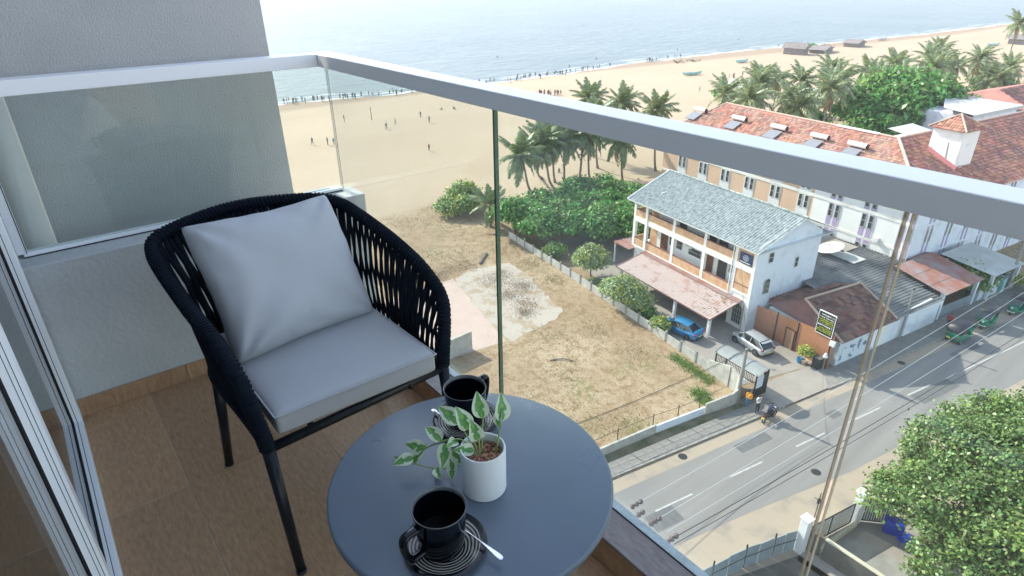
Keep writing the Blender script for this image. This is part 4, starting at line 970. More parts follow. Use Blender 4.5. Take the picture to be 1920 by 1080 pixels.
base_slope('roof_slope', [(u0, v0, EV), (35.4, v0, EV), (31.4, v0-9, hz_), (5.7, v0-9, hz_)]); base_slope('roof_slope', [(u0, v0, EV), (5.7, v0-9, hz_), (5.7, -71, hz_), (u0, -71, EV)])
base_slope('roof_slope', [(35.4, v0, EV), (35.4, v0-18, EV), (31.4, v0-9, hz_)]); base_slope('roof_slope', [(35.4, v0-18, EV), (14.7, v0-18, EV), (5.7, v0-9, hz_), (31.4, v0-9, hz_)]); base_slope('roof_slope', [(14.7, v0-18, EV), (14.7, -71, EV), (5.7, -71, hz_), (5.7, v0-9, hz_)])
ln = 9*n1
roof_tiles('tile_field', M['rtile'], ho, (u0, v0, EV), (1, 0, 0), s_f, lambda a, b_: a > b_/n1*1.0 and a < 38.7-b_/n1*.444, 38.7, ln, seed=1)
roof_tiles('tile_field', M['rtile2'], ho, (u0, v0, EV), (0, -1, 0), s_r, lambda a, b_: a > b_/n1, 51, ln, w_=.40, l_=.45, h=.11, seed=2)
def ridge(p, q, r_=.14): MB().tube([p, q], r_, 8).build('ridge_tiles', M['ridge'], ho)
ridge((u0, v0, EV+.1), (5.7, v0-9, hz_+.1), .16); ridge((5.7, v0-9, hz_+.08), (31.4, v0-9, hz_+.08), .12); ridge((31.4, v0-9, hz_+.08), (35.4, v0, EV+.1), .12); ridge((5.7, v0-9, hz_+.08), (5.7, -71, hz_+.08), .12)
MB().box(8, 13.5, v0-9.2, v0-8.75, hz_+.05, hz_+.2).build('white_capping', M['whitewall'], ho)
MB().tube([(u0-.02, v0+.02, EV-.02), (35.4, v0+.02, EV-.02)], .1, 6).build('gutter', M['white'], ho); MB().tube([(u0-.05, v0, EV-.02), (u0-.05, -71, EV-.02)], .1, 6).build('gutter', M['ridge'], ho)
MB().box(-3.2, 35.2, -20.5, -19.9, 9.5, 9.62).build('eaves_soffit', M['orange'], ho); MB().box(-3.2, -2.6, -70, -20.5, 9.5, 9.62).build('eaves_soffit', M['orange'], ho)
# solar water heaters on the tiled slope
M['collector'] = mat('solar_collector', (.20, .21, .22), .3, spec=.6)
for i, uu in enumerate((35.0, 27.6, 21.0, 15.0, 10.0)):
    lbl = ['nearest the sea end', 'second from the sea end', 'in the middle of the row', 'second from the brick tower end', 'nearest the chimney tower end'][i]
    t = ctag('solar_water_heater', 'cylindrical white solar water heater on the tiled hotel roof, '+lbl, 'water heater', group='solar water heaters on the hotel roof')
    uu -= 1.6; y = -25.7; z = EV+(25.7-19.8)*k_+.28
    MB().tube([(uu-1.15, y, z+.28), (uu+1.15, y, z+.28)], .30, 16).build('tank', M['whitewall'], t, smooth=False)
    MB().tube([(uu-1.24, y, z+.28), (uu-1.15, y, z+.28)], .30, 16).build('end_cap', M['steel'], t)
    b = MB(); b.add([(uu-.9, y+.4, z-.17), (uu+.9, y+.4, z-.17), (uu+.9, y+2.0, z-.89), (uu-.9, y+2.0, z-.89), (uu-.9, y+.4, z-.09), (uu+.9, y+.4, z-.09), (uu+.9, y+2.0, z-.81), (uu-.9, y+2.0, z-.81)], [(0, 1, 2, 3), (7, 6, 5, 4), (0, 4, 5, 1), (1, 5, 6, 2), (2, 6, 7, 3), (3, 7, 4, 0)]); b.build('collector', M['collector'], t)
    for q in (-.8, .8): MB().box(uu+q-.04, uu+q+.04, y-.05, y+.05, z-.5, z-.1).build('bracket', M['steel'], t)
# chimney tower
ct = ctag('roof_tower', 'square white stained tower with a small tiled pyramid cap on the hotel roof corner', 'tower', 1.75, 32.6)
MB().box(-1.6, 1.6, -1.7, 1.7, 9.8, 15.35).build('shaft', M['whitewall'], ct)
b = MB(); b.add([(-2, -2.1, 15.3), (2, -2.1, 15.3), (2, 2.1, 15.3), (-2, 2.1, 15.3), (0, 0, 16.7)], [(0, 1, 4), (1, 2, 4), (2, 3, 4), (3, 0, 4), (3, 2, 1, 0)]); cap = b.build('cap_base', M['rtile3'], ct)
q_ = Vector((0, 2.1, 0))-Vector((0, 0, 1.4)); sl_ = Vector((0, -2.1, 1.4)).normalized(); Ls = math.hypot(2.1, 1.4)
roof_tiles('tile_field', M['rtile2'], cap, (-2, 2.1, 15.3), (1, 0, 0), tuple(sl_), lambda a, b_: abs(a-2) < 2*(1-b_/Ls)-.1, 4, Ls, w_=.3, l_=.4, seed=5)
roof_tiles('tile_field', M['rtile2'], cap, (-2, 2.1, 15.3), (0, -1, 0), tuple(Vector((2, 0, 1.4)).normalized()), lambda a, b_: abs(a-2.1) < 2.1*(1-b_/math.hypot(2, 1.4))-.1, 4.2, math.hypot(2, 1.4), w_=.3, l_=.4, seed=6)
for p in ((-2, 2.1), (-2, -2.1), (2, 2.1)): MB().tube([(p[0], p[1], 15.38), (0, 0, 16.78)], .09, 6).build('hip_tiles', M['ridge'], cap)
M['pinkband'] = mat('pink_flashing', (.45, .16, .16), .7, var=.2, vscale=2)
b = MB(); zz = lambda x: EV+(x+1.75+3.3)*k_; b.add([(-1.9, 1.72, zz(-1.9)+.03), (1.6, 1.72, zz(1.6)+.03), (1.6, 1.72, zz(1.6)+.45), (-1.9, 1.72, zz(-1.9)+.45), (-1.9, 2.0, zz(-1.9)-.0), (1.6, 2.0, zz(1.6)-.0)], [(0, 1, 2, 3), (4, 5, 2, 3)]); b.build('flashing', M['pinkband'], ct)
b = MB(); b.box(-2.2, -1.6, -1.9, 2.0, 10.4, 10.9); b.build('flashing', M['pinkband'], ct)
MB().box(-1.75, -1.6, .3, .9, 11.0, 11.5).build('vent', M['winframe'], ct)
b = MB(); 
for i in range(8): b.box(-.55+i*.02, -.47+i*.02, 1.7, 1.73, 12.2+i*.22, 12.38+i*.22)
b.build('crack', M['concdark'], ct)
MB().tube([(4, 0, 0), (4.1, 0, .9)], .12, 8).build('roof_vent_pipe', M['white'], ho, loc=(-.6, -38, 11))
# buildings behind
bx = ctag('flat_roofed_annex', 'white flat pitched annex roof behind the tiled hotel wing at the right', 'building')
b = MB(); b.box(22.5, 33.5, -97, -82, 0, 7.4); b.build('wall', M['shadewhite'], bx)
b = MB(); b.add([(22, -80.5, 8.0), (22, -98, 8.0), (35.5, -96.5, 8.6), (27, -80, 8.6)], [(0, 1, 2, 3)]); b.add([(22, -80.5, 7.4), (22, -98, 7.4), (22, -98, 8.0), (22, -80.5, 8.0)], [(0, 1, 2, 3)]); b.build('roof', M['corrpale'], bx)
rb = ctag('red_roofed_building', 'low building with long dark red tiled roof behind the white annex', 'building')
b = MB(); b.box(21, 38, -126, -99, 0, 7); b.build('wall', M['whitewall'], rb); b = MB(); b.add([(20, -98, 7), (20, -127, 7), (29, -122, 9.6), (29, -103, 9.6), (38, -127, 7), (38, -98, 7)], [(0, 1, 2, 3), (3, 2, 4, 5), (0, 3, 5), (1, 4, 2)]); b.build('roof', M['rtile2'], rb)
roof_tiles('tile_field', M['rtile3'], rb, (20, -98, 7), (0, -1, 0), (.9607, 0, .2775), lambda a, b_: a > b_*.5 and a < 29-b_*.5, 29, 9.3, w_=.6, l_=.7, h=.1, seed=9)
fh = ctag('peach_house', 'peach upper storey with hipped red roof at the right edge of the picture', 'building')
MB().box(27, 40, -150, -139, 0, 8.6).build('wall', M['orange'], fh); b = MB(); b.add([(26, -137.5, 8.6), (26, -152, 8.6), (41, -152, 8.6), (41, -137.5, 8.6), (33, -145, 11.4)], [(0, 1, 4), (1, 2, 4), (2, 3, 4), (3, 0, 4), (3, 2, 1, 0)]); b.build('roof', M['redroof'], fh)
for q in (29, 33, 37): window(fh, q, -138.96, 5.8, 1.2, 1.6, 'f')
MB().box(38.3, 38.7, -139, -138.6, 0, 8.6).build('column', M['white'], fh)
sh = ctag('slate_shed', 'small pale corrugated lean-to between the round green tree and the hotel tower', 'shed')
MB().box(17, 24, -66, -60, 0, 6.5).build('wall', M['shadewhite'], sh); b = MB(); b.add([(16.5, -59.5, 6.6), (24.5, -59.5, 7.8), (24.5, -66.5, 7.8), (16.5, -66.5, 6.6)], [(0, 1, 2, 3)]); b.build('roof', M['corrpale'], sh)
# ---- low roofs between guesthouse, hotel and road
lg = ctag('low_service_building', 'low building with a wide dark-stained corrugated roof between guesthouse and hotel', 'building')
A0 = Vector((-8.7, -7.6, 2.75)); 
corrugated('roof', M['corrdark'], lg, (-8.9, -7.1, 2.75), Vector((8.1, 0, .9)).normalized(), (0, -1, 0), 8.2, 10.2, pitch=.36, amp=.075)
corrugated('roof', M['corrdark'], lg, (-.8, -7.2, 3.62), Vector((9.5, 0, -.1)).normalized(), (0, -1, 0), 9.5, 13.2, pitch=.36, amp=.075)
corrugated('roof', M['corrdark'], lg, (-6.5, -17.2, 3.02), Vector((5.7, 0, .62)).normalized(), (0, -1, 0), 5.75, 3.2, pitch=.36, amp=.075)
MB().box(-8.6, 8.5, -17.2, -17.0, 0, 2.6).box(-8.6, -8.4, -17, -12, 0, 2.5).build('wall', M['shadewhite'], lg)
MB().box(-.6, 2.8, -17.2, -15.2, 3.72, 3.80).build('repair_sheet', M['corrpale'], lg); MB().box(1.8, 4.6, -19.5, -16.8, 3.73, 3.80).build('repair_sheet', M['yard'], lg)
M['ledge'] = mat('ochre_ledge', (.55, .50, .38), .9, var=.2)
MB().box(-2.6, 20, -20.44, -20.1, 3.0, 3.3).build('plinth', M['ledge'], ho)
dsh = ctag('satellite_dish', 'large white satellite dish lying on the grey corrugated roof beside the hotel', 'dish', 2.3, 15.3, 4.25)
b = MB(); pr = [(1.35*i/8, .28*(i/8)**2) for i in range(9)]+[(1.35*(8-i)/8, .28*((8-i)/8)**2-.03) for i in range(9)]; b.lathe(pr, 28); o = b.build('bowl', M['white'], dsh, smooth=True); o.rotation_euler = (R(-14), R(12), 0)
MB().tube([(0, 0, -.6), (0, 0, 0)], .06, 8).build('mount', M['steel'], dsh); MB().tube([(0, 0, 0), (.2, .3, .7)], .03, 6).build('feed_arm', M['steel'], dsh)
ts = ctag('tiled_shed', 'low shed with an old brown tiled roof behind the orange timber fence', 'shed')
MB().box(-8.4, -1, -9.0, -2.2, 0, 2.45).build('wall', M['whitewall'], ts)
n2 = math.hypot(3.9, .55)
b = MB(); b.add([(-8.9, -1.7, 2.7), (-8.9, -9.6, 2.7), (-3.9, -11.2, 3.9), (-3.4, -3.8, 3.9), (0.2, -2.6, 2.6), (.5, -9, 2.6)], [(0, 1, 2, 3), (3, 2, 5, 4), (0, 3, 4)]); b.build('roof', M['rtile3'], ts)
e_ = Vector((0, -1, 0)); s__ = Vector((5.2, -.9, 1.2)).normalized()
roof_tiles('tile_field', M['rtile3'], ts, (-8.9, -1.7, 2.72), tuple(e_), tuple(Vector((5.25, 0, 1.2)).normalized()), lambda a, b_: a > b_*.40 and a < 8.0+b_*.32, 10, 5.3, w_=.46, l_=.5, h=.15, seed=12)
roof_tiles('tile_field', M['rtile3'], ts, (.2, -2.6, 2.62), (0, -1, 0), tuple(Vector((-3.8, 0, 1.28)).normalized()), lambda a, b_: a < 6.4+b_*.3 and a > b_*.3, 8, 3.9, w_=.46, l_=.5, h=.15, seed=13)
for p, q in (((-8.9, -1.7, 2.8), (-3.4, -3.8, 3.98)), ((-3.4, -3.8, 3.98), (-3.9, -11.2, 3.98)), ((-3.9, -11.2, 3.98), (-8.9, -9.6, 2.8))): MB().tube([p, q], .12, 7).build('ridge_tiles', M['ridge'], ts)
# orange timber fence (vertical boards, one door)
tf = ctag('timber_fence', 'tall orange-stained vertical board fence with a small door beside the car court', 'fence')
x = -8.35; k0 = None; rg = random.Random(2)
while x < .15:
    h = np.interp(x, [-8.4, .2], [3.35, 2.55]); door_ = -3.95 < x < -2.95
    if k0 is None: k0 = MB().box(-.062, .062, -.03, 0, 0, 1).build('board', M['woodfence'], tf); o = k0
    else: o = link('board', k0.data, tf)
    o.location = (x, -1.22+rg.uniform(-.008, .008), .02); o.scale = (1, 1, h); x += .148
for xx in (-5.0, -2.75, .12): MB().box(xx-.05, xx+.05, -1.21, -1.15, 0, 3.0 if xx < 0 else 2.6).build('post', M['steel'], tf)
dd = MB().box(-4.75, -3.95, -1.215, -1.15, .05, 1.95).build('gate_leaf', mat('weathered_plank_door', (.42, .24, .14), .8, var=.3, vscale=6), tf)
MB().box(-4.85, -4.75, -1.2, -1.12, 0, 2.05).box(-3.95, -3.85, -1.2, -1.12, 0, 2.05).box(-4.75, -3.95, -1.2, -1.12, 1.95, 2.05).build('frame', M['browndoor'], dd)
MB().box(.14, .2, -1.2, .0, 0, 2.6).build('return_panel', M['woodfence'], tf)
# peeling roadside wall and onward boundary
pw = ctag('peeling_wall', 'white roadside wall with peeling dark-blue patches under the brown tiled roof', 'wall')
P = [rd(24.35, 5.45), rd(38.6, 6.05)]
def wallseg(parent, p, q, h0, h1, th, m_, name='wall_face', z0=0):
    p, q = Vector((*p, 0)), Vector((*q, 0)); d = (q-p).normalized(); nn = Vector((-d.y, d.x, 0))*th/2
    Mi = parent.matrix_world.inverted() if parent else Matrix()
    vs = [p-nn+Vector((0, 0, z0)), p+nn+Vector((0, 0, z0)), q+nn+Vector((0, 0, z0)), q-nn+Vector((0, 0, z0)), p-nn+Vector((0, 0, h0)), p+nn+Vector((0, 0, h0)), q+nn+Vector((0, 0, h1)), q-nn+Vector((0, 0, h1))]
    b = MB(); b.add(vs, [(0, 1, 2, 3), (7, 6, 5, 4), (0, 4, 5, 1), (1, 5, 6, 2), (2, 6, 7, 3), (3, 7, 4, 0)])
    o = b.build(name, M[m_] if isinstance(m_, str) else m_, parent)
    if parent: o.matrix_parent_inverse = (Matrix.Translation(parent.location) @ parent.rotation_euler.to_matrix().to_4x4()).inverted()
    return o
wallseg(pw, rd(24.35, 5.45), rd(31.5, 5.7), 2.35, 2.45, .2, 'poster'); wallseg(pw, rd(31.5, 5.7), rd(38.2, 6.0), 2.7, 2.9, .2, 'shadewhite', 'wall_panel')
wallseg(pw, rd(30, 5.66), rd(31.5, 5.72), 2.45, 2.9, .24, 'whiteclean', 'pier')
gw = ctag('grey_sheet_fence', 'plain blue-grey sheet metal fence beside the road under the red shed roof', 'fence')
for i in range(4): wallseg(gw, rd(38.4+i*2.25, 6.1+i*.02), rd(40.6+i*2.25, 6.12+i*.02), 1.25, 1.25, .06, 'metalgrey', 'sheet_panel')
ww = ctag('white_low_wall', 'short white roadside wall in front of the hedge at the far right', 'wall')
wallseg(ww, rd(47.6, 6.3), rd(51.3, 6.35), 1.5, 1.5, .2, 'shadewhite')
for i, t_ in enumerate((52.0, 53.4)): 
    t = thing('gate_pillar', 'square white gate pillar with a cap, '+('nearer the white low wall' if i == 0 else 'nearer the blue barrel'), 'pillar', (*rd(t_, 6.35), 0), CR); MB().box(-.3, .3, -.3, .3, 0, 1.7).build('shaft', M['shadewhite' if i else 'boatpaint'], t); MB().box(-.36, .36, -.36, .36, 1.7, 1.82).build('cap', M['metalgrey'], t)
# open shed with the red roof
rs = ctag('open_shed', 'open-sided shed with a rusty red corrugated roof on white posts by the road', 'shed')
corrugated('roof', M['redroof'], rs, (-8.7, -24.6, 2.95), (0, 1, 0), Vector((5.4, 0, 1.0)).normalized(), 7.0, 5.5, pitch=.3, amp=.03)
corrugated('roof', M['redroof'], rs, (-3.35, -24.6, 3.9), (0, 1, 0), Vector((2.6, 0, -.8)).normalized(), 3.6, 2.7, pitch=.3, amp=.03)
for a, c in ((-8.3, -18.0), (-8.3, -24.2), (-4.6, -24.2), (-3.6, -18.0)): MB().box(a-.16, a+.16, c-.16, c+.16, 0, 3.0).build('post', M['shadewhite'], rs)
MB().box(-4.2, -4.0, -24, -18, 0, 3).build('rear_wall', M['concdark'], rs)
ps = ctag('pale_canopy', 'pale green-grey sheet canopy on a white post near the far right utility pole', 'canopy')
corrugated('roof', M['corrpale'], ps, (-9.0, -32.2, 3.0), (0, 1, 0), Vector((5.6, 0, .5)).normalized(), 6.2, 5.6, pitch=.3, amp=.02)
for a, c in ((-8.6, -26.6), (-4.0, -26.6), (-8.6, -31.8), (-4.0, -31.8)): MB().box(a-.15, a+.15, c-.15, c+.15, 0, 3.0).build('post', M['shadewhite'], ps)
MB().box(-3.4, -3.2, -32, -26, 0, 3).build('rear_wall', M['concdark'], ps)
bl = thing('barrel', 'blue plastic barrel beside the far right utility pole', 'barrel', tuple(uv(-7.8, 33.8)), 0); MB().lathe([(0, 0), (.3, 0), (.33, .3), (.33, .6), (.3, .9), (0, .9)], 16).build('drum', M['blueplastic'], bl, smooth=False); MB().lathe([(0, .9), (.12, .9), (.12, .95), (0, .95)], 10).build('bung', M['blueplastic'], bl)
# ---- plot wall: precast panels between posts
fw_ = thing('precast_plot_wall', 'pale precast concrete panel wall dividing the empty plot from the guesthouse garden', 'wall', (60.3, -46.3, 0))
A_ = [(60.3, -46.3), (48, -44.6), (35, -42.6), (26.0, -41.0), (22.6, -40.3)]
def polyl(P_, step):
    L_ = [0]; 
    for a, c in zip(P_, P_[1:]): L_.append(L_[-1]+math.dist(a, c))
    n = max(1, round(L_[-1]/step)); return [(float(np.interp(L_[-1]*i/n, L_, [p[0] for p in P_])), float(np.interp(L_[-1]*i/n, L_, [p[1] for p in P_]))) for i in range(n+1)]
pts = polyl(A_, 2.0); bp_ = None
for p, q in zip(pts, pts[1:]): wallseg(fw_, p, q, .90, .90, .07, 'precast', 'panel')
for p in pts:
    if bp_ is None: bp_ = MB().box(-.09, .09, -.09, .09, 0, 1.15).build('post', M['kerb'], fw_); o = bp_
    else: o = link('post', bp_.data, fw_)
    o.location = (p[0]-60.3, p[1]+46.3, 0); o.rotation_euler = (0, 0, CR)
fr = thing('front_plot_wall', 'low concrete roadside wall with leaning mesh posts along the empty plot', 'wall', (23.2, -25.0, 0))
wallseg(fr, (24.3, -19.5), (22.5, -30.9), .7, .8, .16, 'precast', 'wall_panel'); wallseg(fr, (22.5, -30.95), (21.6, -35.6), .7, .7, .12, 'shadewhite', 'wall_panel'); wallseg(fr, (21.55, -35.65), (20.9, -38.2), 1.0, 1.2, .14, 'precast', 'wall_panel')
cv = [(20.9, -38.2), (20.85, -38.9), (21.1, -39.5), (21.7, -40.0), (22.6, -40.3)]
for i, (p, q) in enumerate(zip(cv, cv[1:])): wallseg(fr, p, q, 1.2+i*.2, 1.4+i*.2, .14, 'precast', 'curved_panel')
wallseg(fr, (22.6, -40.22), (25.0, -40.75), 2.0, 1.2, .14, 'precast', 'raised_panel')
for i, p in enumerate([(24.1, -21), (23.55, -24.3), (23.1, -27.5), (22.6, -30.8), (22.1, -33.1), (21.7, -35.2)]):
    o = MB().tube([(0, 0, 0), (0, .03, 1.75)], .035, 6).build('mesh_post', M['steel'], fr); o.location = (p[0]-23.2+.1, p[1]+25, 0)
MB().tube([(.9, 4, 1.7), (.35, .7, 1.66), (-.1, -2.5, 1.72), (-.6, -5.8, 1.68), (-1.1, -8.1, 1.62), (-1.5, -10.2, 1.7), (-1.7, -13.0, 1.55)], .018, 5).build('top_wire', M['steel'], fr)
sw = thing('small_block_wall', 'short free-standing white block wall at the end of the pink slab', 'wall', (40.9, -24.9, 0))
wallseg(sw, (40.7, -21), (40.95, -26.9), 1.9, 1.9, .2, 'precast')
# garden fence of dark slats near the beach, field fence
gf = thing('slat_fence', 'low dark slatted fence at the edge of the beach beyond the hedge', 'fence', (62, -72, 0))
me_ = None
for i in range(46):
    p = Vector((63.5, -66.5, 0)).lerp(Vector((57.0, -80, 0)), i/45)
    if me_ is None: me_ = MB().box(-.04, .04, -.11, .11, 0, 1.5).build('slat', M['concdark'], gf); o = me_
    else: o = link('slat', me_.data, gf)
    o.location = p-Vector((62, -72, 0)); o.rotation_euler = (0, 0, R(-25))
rp = thing('red_canopy_hut', 'low red sheet roofed hut among the palms left of the hotel', 'hut', (57, -76.5, 0), R(-15)); MB().box(-3, 3, -5, 5, 2.0, 2.12).build('roof', M['redroof'], rp); [MB().box(a-.08, a+.08, c-.08, c+.08, 0, 2.0).build('post', M['concdark'], rp) for a in (-2.8, 2.8) for c in (-4.8, 4.8)]
rf_ = thing('timber_rail_fence', 'low timber post and rail fence on the sand left of the hedge', 'fence', (67, -52, 0))
for i in range(7): p = Vector((74.5, -47.5, 0)).lerp(Vector((66.5, -57, 0)), i/6)-Vector((67, -52, 0)); MB().box(p.x-.05, p.x+.05, p.y-.05, p.y+.05, 0, 1.1).build('post', M['concdark'], rf_)
for z in (.6, 1.0): MB().tube([(7.5, 4.5, z), (-.5, -5, z)], .045, 5).build('rail', M['concdark'], rf_)
# ================================================================== vegetation
def crown_mesh(name, lobes, n, size, mt, seed, flat=.35, aspect=1.6, clump=.5, per=26, m2=None, frac=0, shell=.72):
    """thousands of leaf faces gathered in clumps through the lobes' volume"""
    rg = np.random.RandomState(seed); lob = np.array(lobes, float); vol = lob[:, 3]*lob[:, 4]*lob[:, 5]; nc = max(1, n//per)
    pick = rg.choice(len(lob), nc, p=vol**.7/np.sum(vol**.7)); d = rg.normal(size=(nc, 3)); d[:, 2] = np.abs(d[:, 2])*.9+d[:, 2]*.35
    d /= np.linalg.norm(d, axis=1)[:, None]; rr = shell+(1-shell)*rg.rand(nc)**.6; rr *= 1+.10*rg.normal(size=nc)
    cc_ = lob[pick, :3]+d*lob[pick, 3:6]*rr[:, None]
    C_ = np.repeat(cc_, per, 0); D_ = np.repeat(d, per, 0); N = len(C_)
    C_ = C_+rg.normal(size=(N, 3))*clump*np.array([1, 1, .6]); C_[:, 2] = np.maximum(C_[:, 2], .15)
    nrm = D_*.6+rg.normal(size=(N, 3))*.55+np.array([0, 0, flat]); nrm /= np.linalg.norm(nrm, axis=1)[:, None]
    t = rg.normal(size=(N, 3)); t -= nrm*np.sum(t*nrm, 1)[:, None]; t /= np.linalg.norm(t, axis=1)[:, None]; b_ = np.cross(nrm, t)
    s_ = size*(.65+.7*rg.rand(N))[:, None]; a = s_*aspect*.5; w_ = s_*.5
    V_ = np.stack([C_-t*a, C_+b_*w_+nrm*s_*.12, C_+t*a, C_-b_*w_+nrm*s_*.12], 1).reshape(-1, 3)
    F_ = np.arange(N*4).reshape(-1, 4); idx = None; mats = [mt]
    if m2: mats.append(m2); ci = (rg.rand(nc) < frac).astype(int); idx = np.repeat(ci, per)
    return np_mesh(name, V_, F_, mats, idx)
def tree(name, label, cat, base, lobes, n, size, mt, seed, group=None, trunk_r=.16, limbs=5, **kw):
    t = thing(name, label, cat, (base[0], base[1], 0), 0, group)
    lb = [(x-base[0], y-base[1], z, a, b_, c) for x, y, z, a, b_, c in lobes]
    link('crown', crown_mesh('crown', lb, n, size, mt, seed, **kw), t)
    top = max(q[2] for q in lb); rg = random.Random(seed); b = MB()
    b.tube(catmull([(0, 0, -.1), (.05, .04, top*.3), (.1, 0, top*.55)], 4), [trunk_r*(1.2-.07*i) for i in range(9)], 8)
    for q in rg.sample(lb, min(limbs, len(lb))):
        b.tube(catmull([(.05, .04, top*.3), ((q[0])*.45, q[1]*.45, top*.5), (q[0]*.9, q[1]*.9, q[2])], 4), [trunk_r*(.75-.07*i) for i in range(9)], 6)
    b.build('trunk', M['bark'], t, smooth=True); return t
def lobes_poly(pts, z, r, rz, jit, seed):
    rg = random.Random(seed); return [(x+rg.uniform(-jit, jit), y+rg.uniform(-jit, jit), z+rg.uniform(-.4, .4), r*rg.uniform(.85, 1.15), r*rg.uniform(.85, 1.15), rz*rg.uniform(.85, 1.15)) for x, y in pts]
# dense clump of sea-almond trees beside the guesthouse: several crowns growing into each other
hp = [[(60.5, -47.6), (58.0, -49.5), (60.3, -51.5)], [(55.5, -48.6), (53.0, -51.2), (56.5, -52.5)], [(60, -56.0), (57.0, -56.8), (61, -59.5)], [(52.5, -55.5), (54.6, -58.8), (50.6, -58.0)], [(58.5, -62.5), (55.5, -63.5), (52.6, -62.2)], [(50.2, -53.0), (48.4, -56.5)]]
hl = ['left end, nearest the plot wall', 'front, above the first round bush', 'back, in front of the palm trunks', 'front right, next to the guesthouse', 'back right, beside the guesthouse roof', 'lowest, over the shaded garden path']
for i, (p, lb) in enumerate(zip(hp, hl)):
    tree('sea_almond_tree', 'dense bright green broadleaf tree of the hedge clump: '+lb, 'tree', p[0], lobes_poly(p, 2.6, 2.5, 2.1, .3, i+1), 14000, .27, M['leafdeep'], i+20, 'broadleaf trees beside the guesthouse', m2=M['leafmid'], frac=.25, clump=.42, flat=.5, per=24)
tree('round_bush', 'clipped round flowering bush on the lawn beside the plot wall, farther one', 'bush', (45.0, -46.3), [(45.0, -46.3, 1.9, 1.75, 1.75, 1.6)], 9000, .15, M['leafpale'], 40, 'round flowering bushes by the plot wall', m2=M['leafyellow'], frac=.3, clump=.28, trunk_r=.08)
tree('round_bush', 'broad flowering bush leaning over the plot wall, nearer one', 'bush', (37.2, -43.5), [(37.4, -43.4, 1.9, 1.9, 1.7, 1.5), (35.8, -43.6, 1.4, 1.3, 1.3, 1.1), (39, -43.6, 1.5, 1.2, 1.2, 1.1)], 12000, .15, M['leafpale'], 41, 'round flowering bushes by the plot wall', m2=M['leafyellow'], frac=.25, clump=.28, trunk_r=.08)
tree('small_bush', 'small green bush between the hedge clump and the round bush', 'bush', (51.5, -46.6), [(51.5, -46.6, .9, 1.3, 1.1, .9)], 3000, .16, M['leafmid'], 42, clump=.25, trunk_r=.05)
tree('small_bush', 'leafy green shrub in front of the blue car', 'bush', (32.0, -42.75), [(32.0, -42.75, .75, .8, .5, .65)], 3000, .15, M['leafmid'], 43, m2=M['leafyellow'], frac=.4, clump=.2, trunk_r=.05)
tree('small_bush', 'thin dark shrub at the end of the lawn left of the blue car', 'bush', (34.6, -43.9), [(34.6, -43.9, .7, .7, .6, .7)], 900, .14, M['leafdeep'], 44, clump=.2, trunk_r=.05)
tree('beach_bush', 'sprawling green bush at the edge of the beach left of the glass joint', 'bush', (72.5, -46.2), [(72.5, -45.0, 1.0, 2.0, 1.8, 1.3), (74.0, -48.5, 1.8, 2.2, 2.0, 1.7), (71, -47.0, 1.4, 1.5, 1.5, 1.3)], 7000, .26, M['leafmid'], 45, m2=M['leafyellow'], frac=.35, clump=.4)
tree('round_tree', 'large round dark green tree behind the hotel roof', 'tree', (54, -140), [(54, -140, 6.5, 7, 7.5, 6), (56, -133, 5, 5, 5, 4.5), (50, -147, 5.5, 6, 6, 5.5), (57, -147, 6, 5.5, 5.5, 5), (51, -136, 4.5, 5, 5, 4.5), (52,-128,3,4,4,3)], 26000, .62, M['leafdeep'], 46, m2=M['leafmid'], frac=.22, clump=1.0, per=24, trunk_r=.4)
tree('roadside_bush', 'green bush beside the red-roofed open shed', 'bush', tuple(uv(-6.8, 27.0))[:2], [(*tuple(uv(-6.8, 26.8))[:2], 1.5, 1.9, 1.9, 1.4), (*tuple(uv(-5.6, 28.0))[:2], 1.7, 1.5, 1.5, 1.2)], 5000, .2, M['leafmid'], 47, clump=.35)
tree('roadside_bush', 'yellow-green bush beside the far right utility pole', 'bush', tuple(uv(-8.2, 32.2))[:2], [(*tuple(uv(-8.2, 32.2))[:2], .8, .9, .9, .8)], 1500, .18, M['leafyellow'], 48, clump=.25, trunk_r=.05)
for i, (x, y, r_) in enumerate([(100, -150, 2.6), (93, -152, 2.2), (145, -277, 1.8), (60, -215, 5), (56, -205, 4.5), (52, -190, 4), (66,-181,3.5), (72, -118, 3.2), (66, -131, 3.4), (77, -148, 3.2), (64, -122, 3)]):
    tree('beach_bush', ['dark green bush beside the beach hut at the top of the palm row', 'lighter green bush behind the first palms of the row', 'low yellow-green bush beside the thatched hut on the sand', 'green thicket under the farthest palms', 'green thicket left of the peach house', 'dark thicket beyond the white annex roof', 'thicket between the tall palms at the right', 'green scrub under the second and third palms of the row', 'green scrub under the wide crowned palm', 'scrub on the sand side of the round tree', 'scrub low behind the hotel ridge'][i], 'bush', (x, y), [(x, y, r_*.6, r_, r_, r_*.7)], 1600, .5, M['leafdeep' if i % 2 == 0 else 'leafmid'], 60+i, clump=.6, trunk_r=.1)
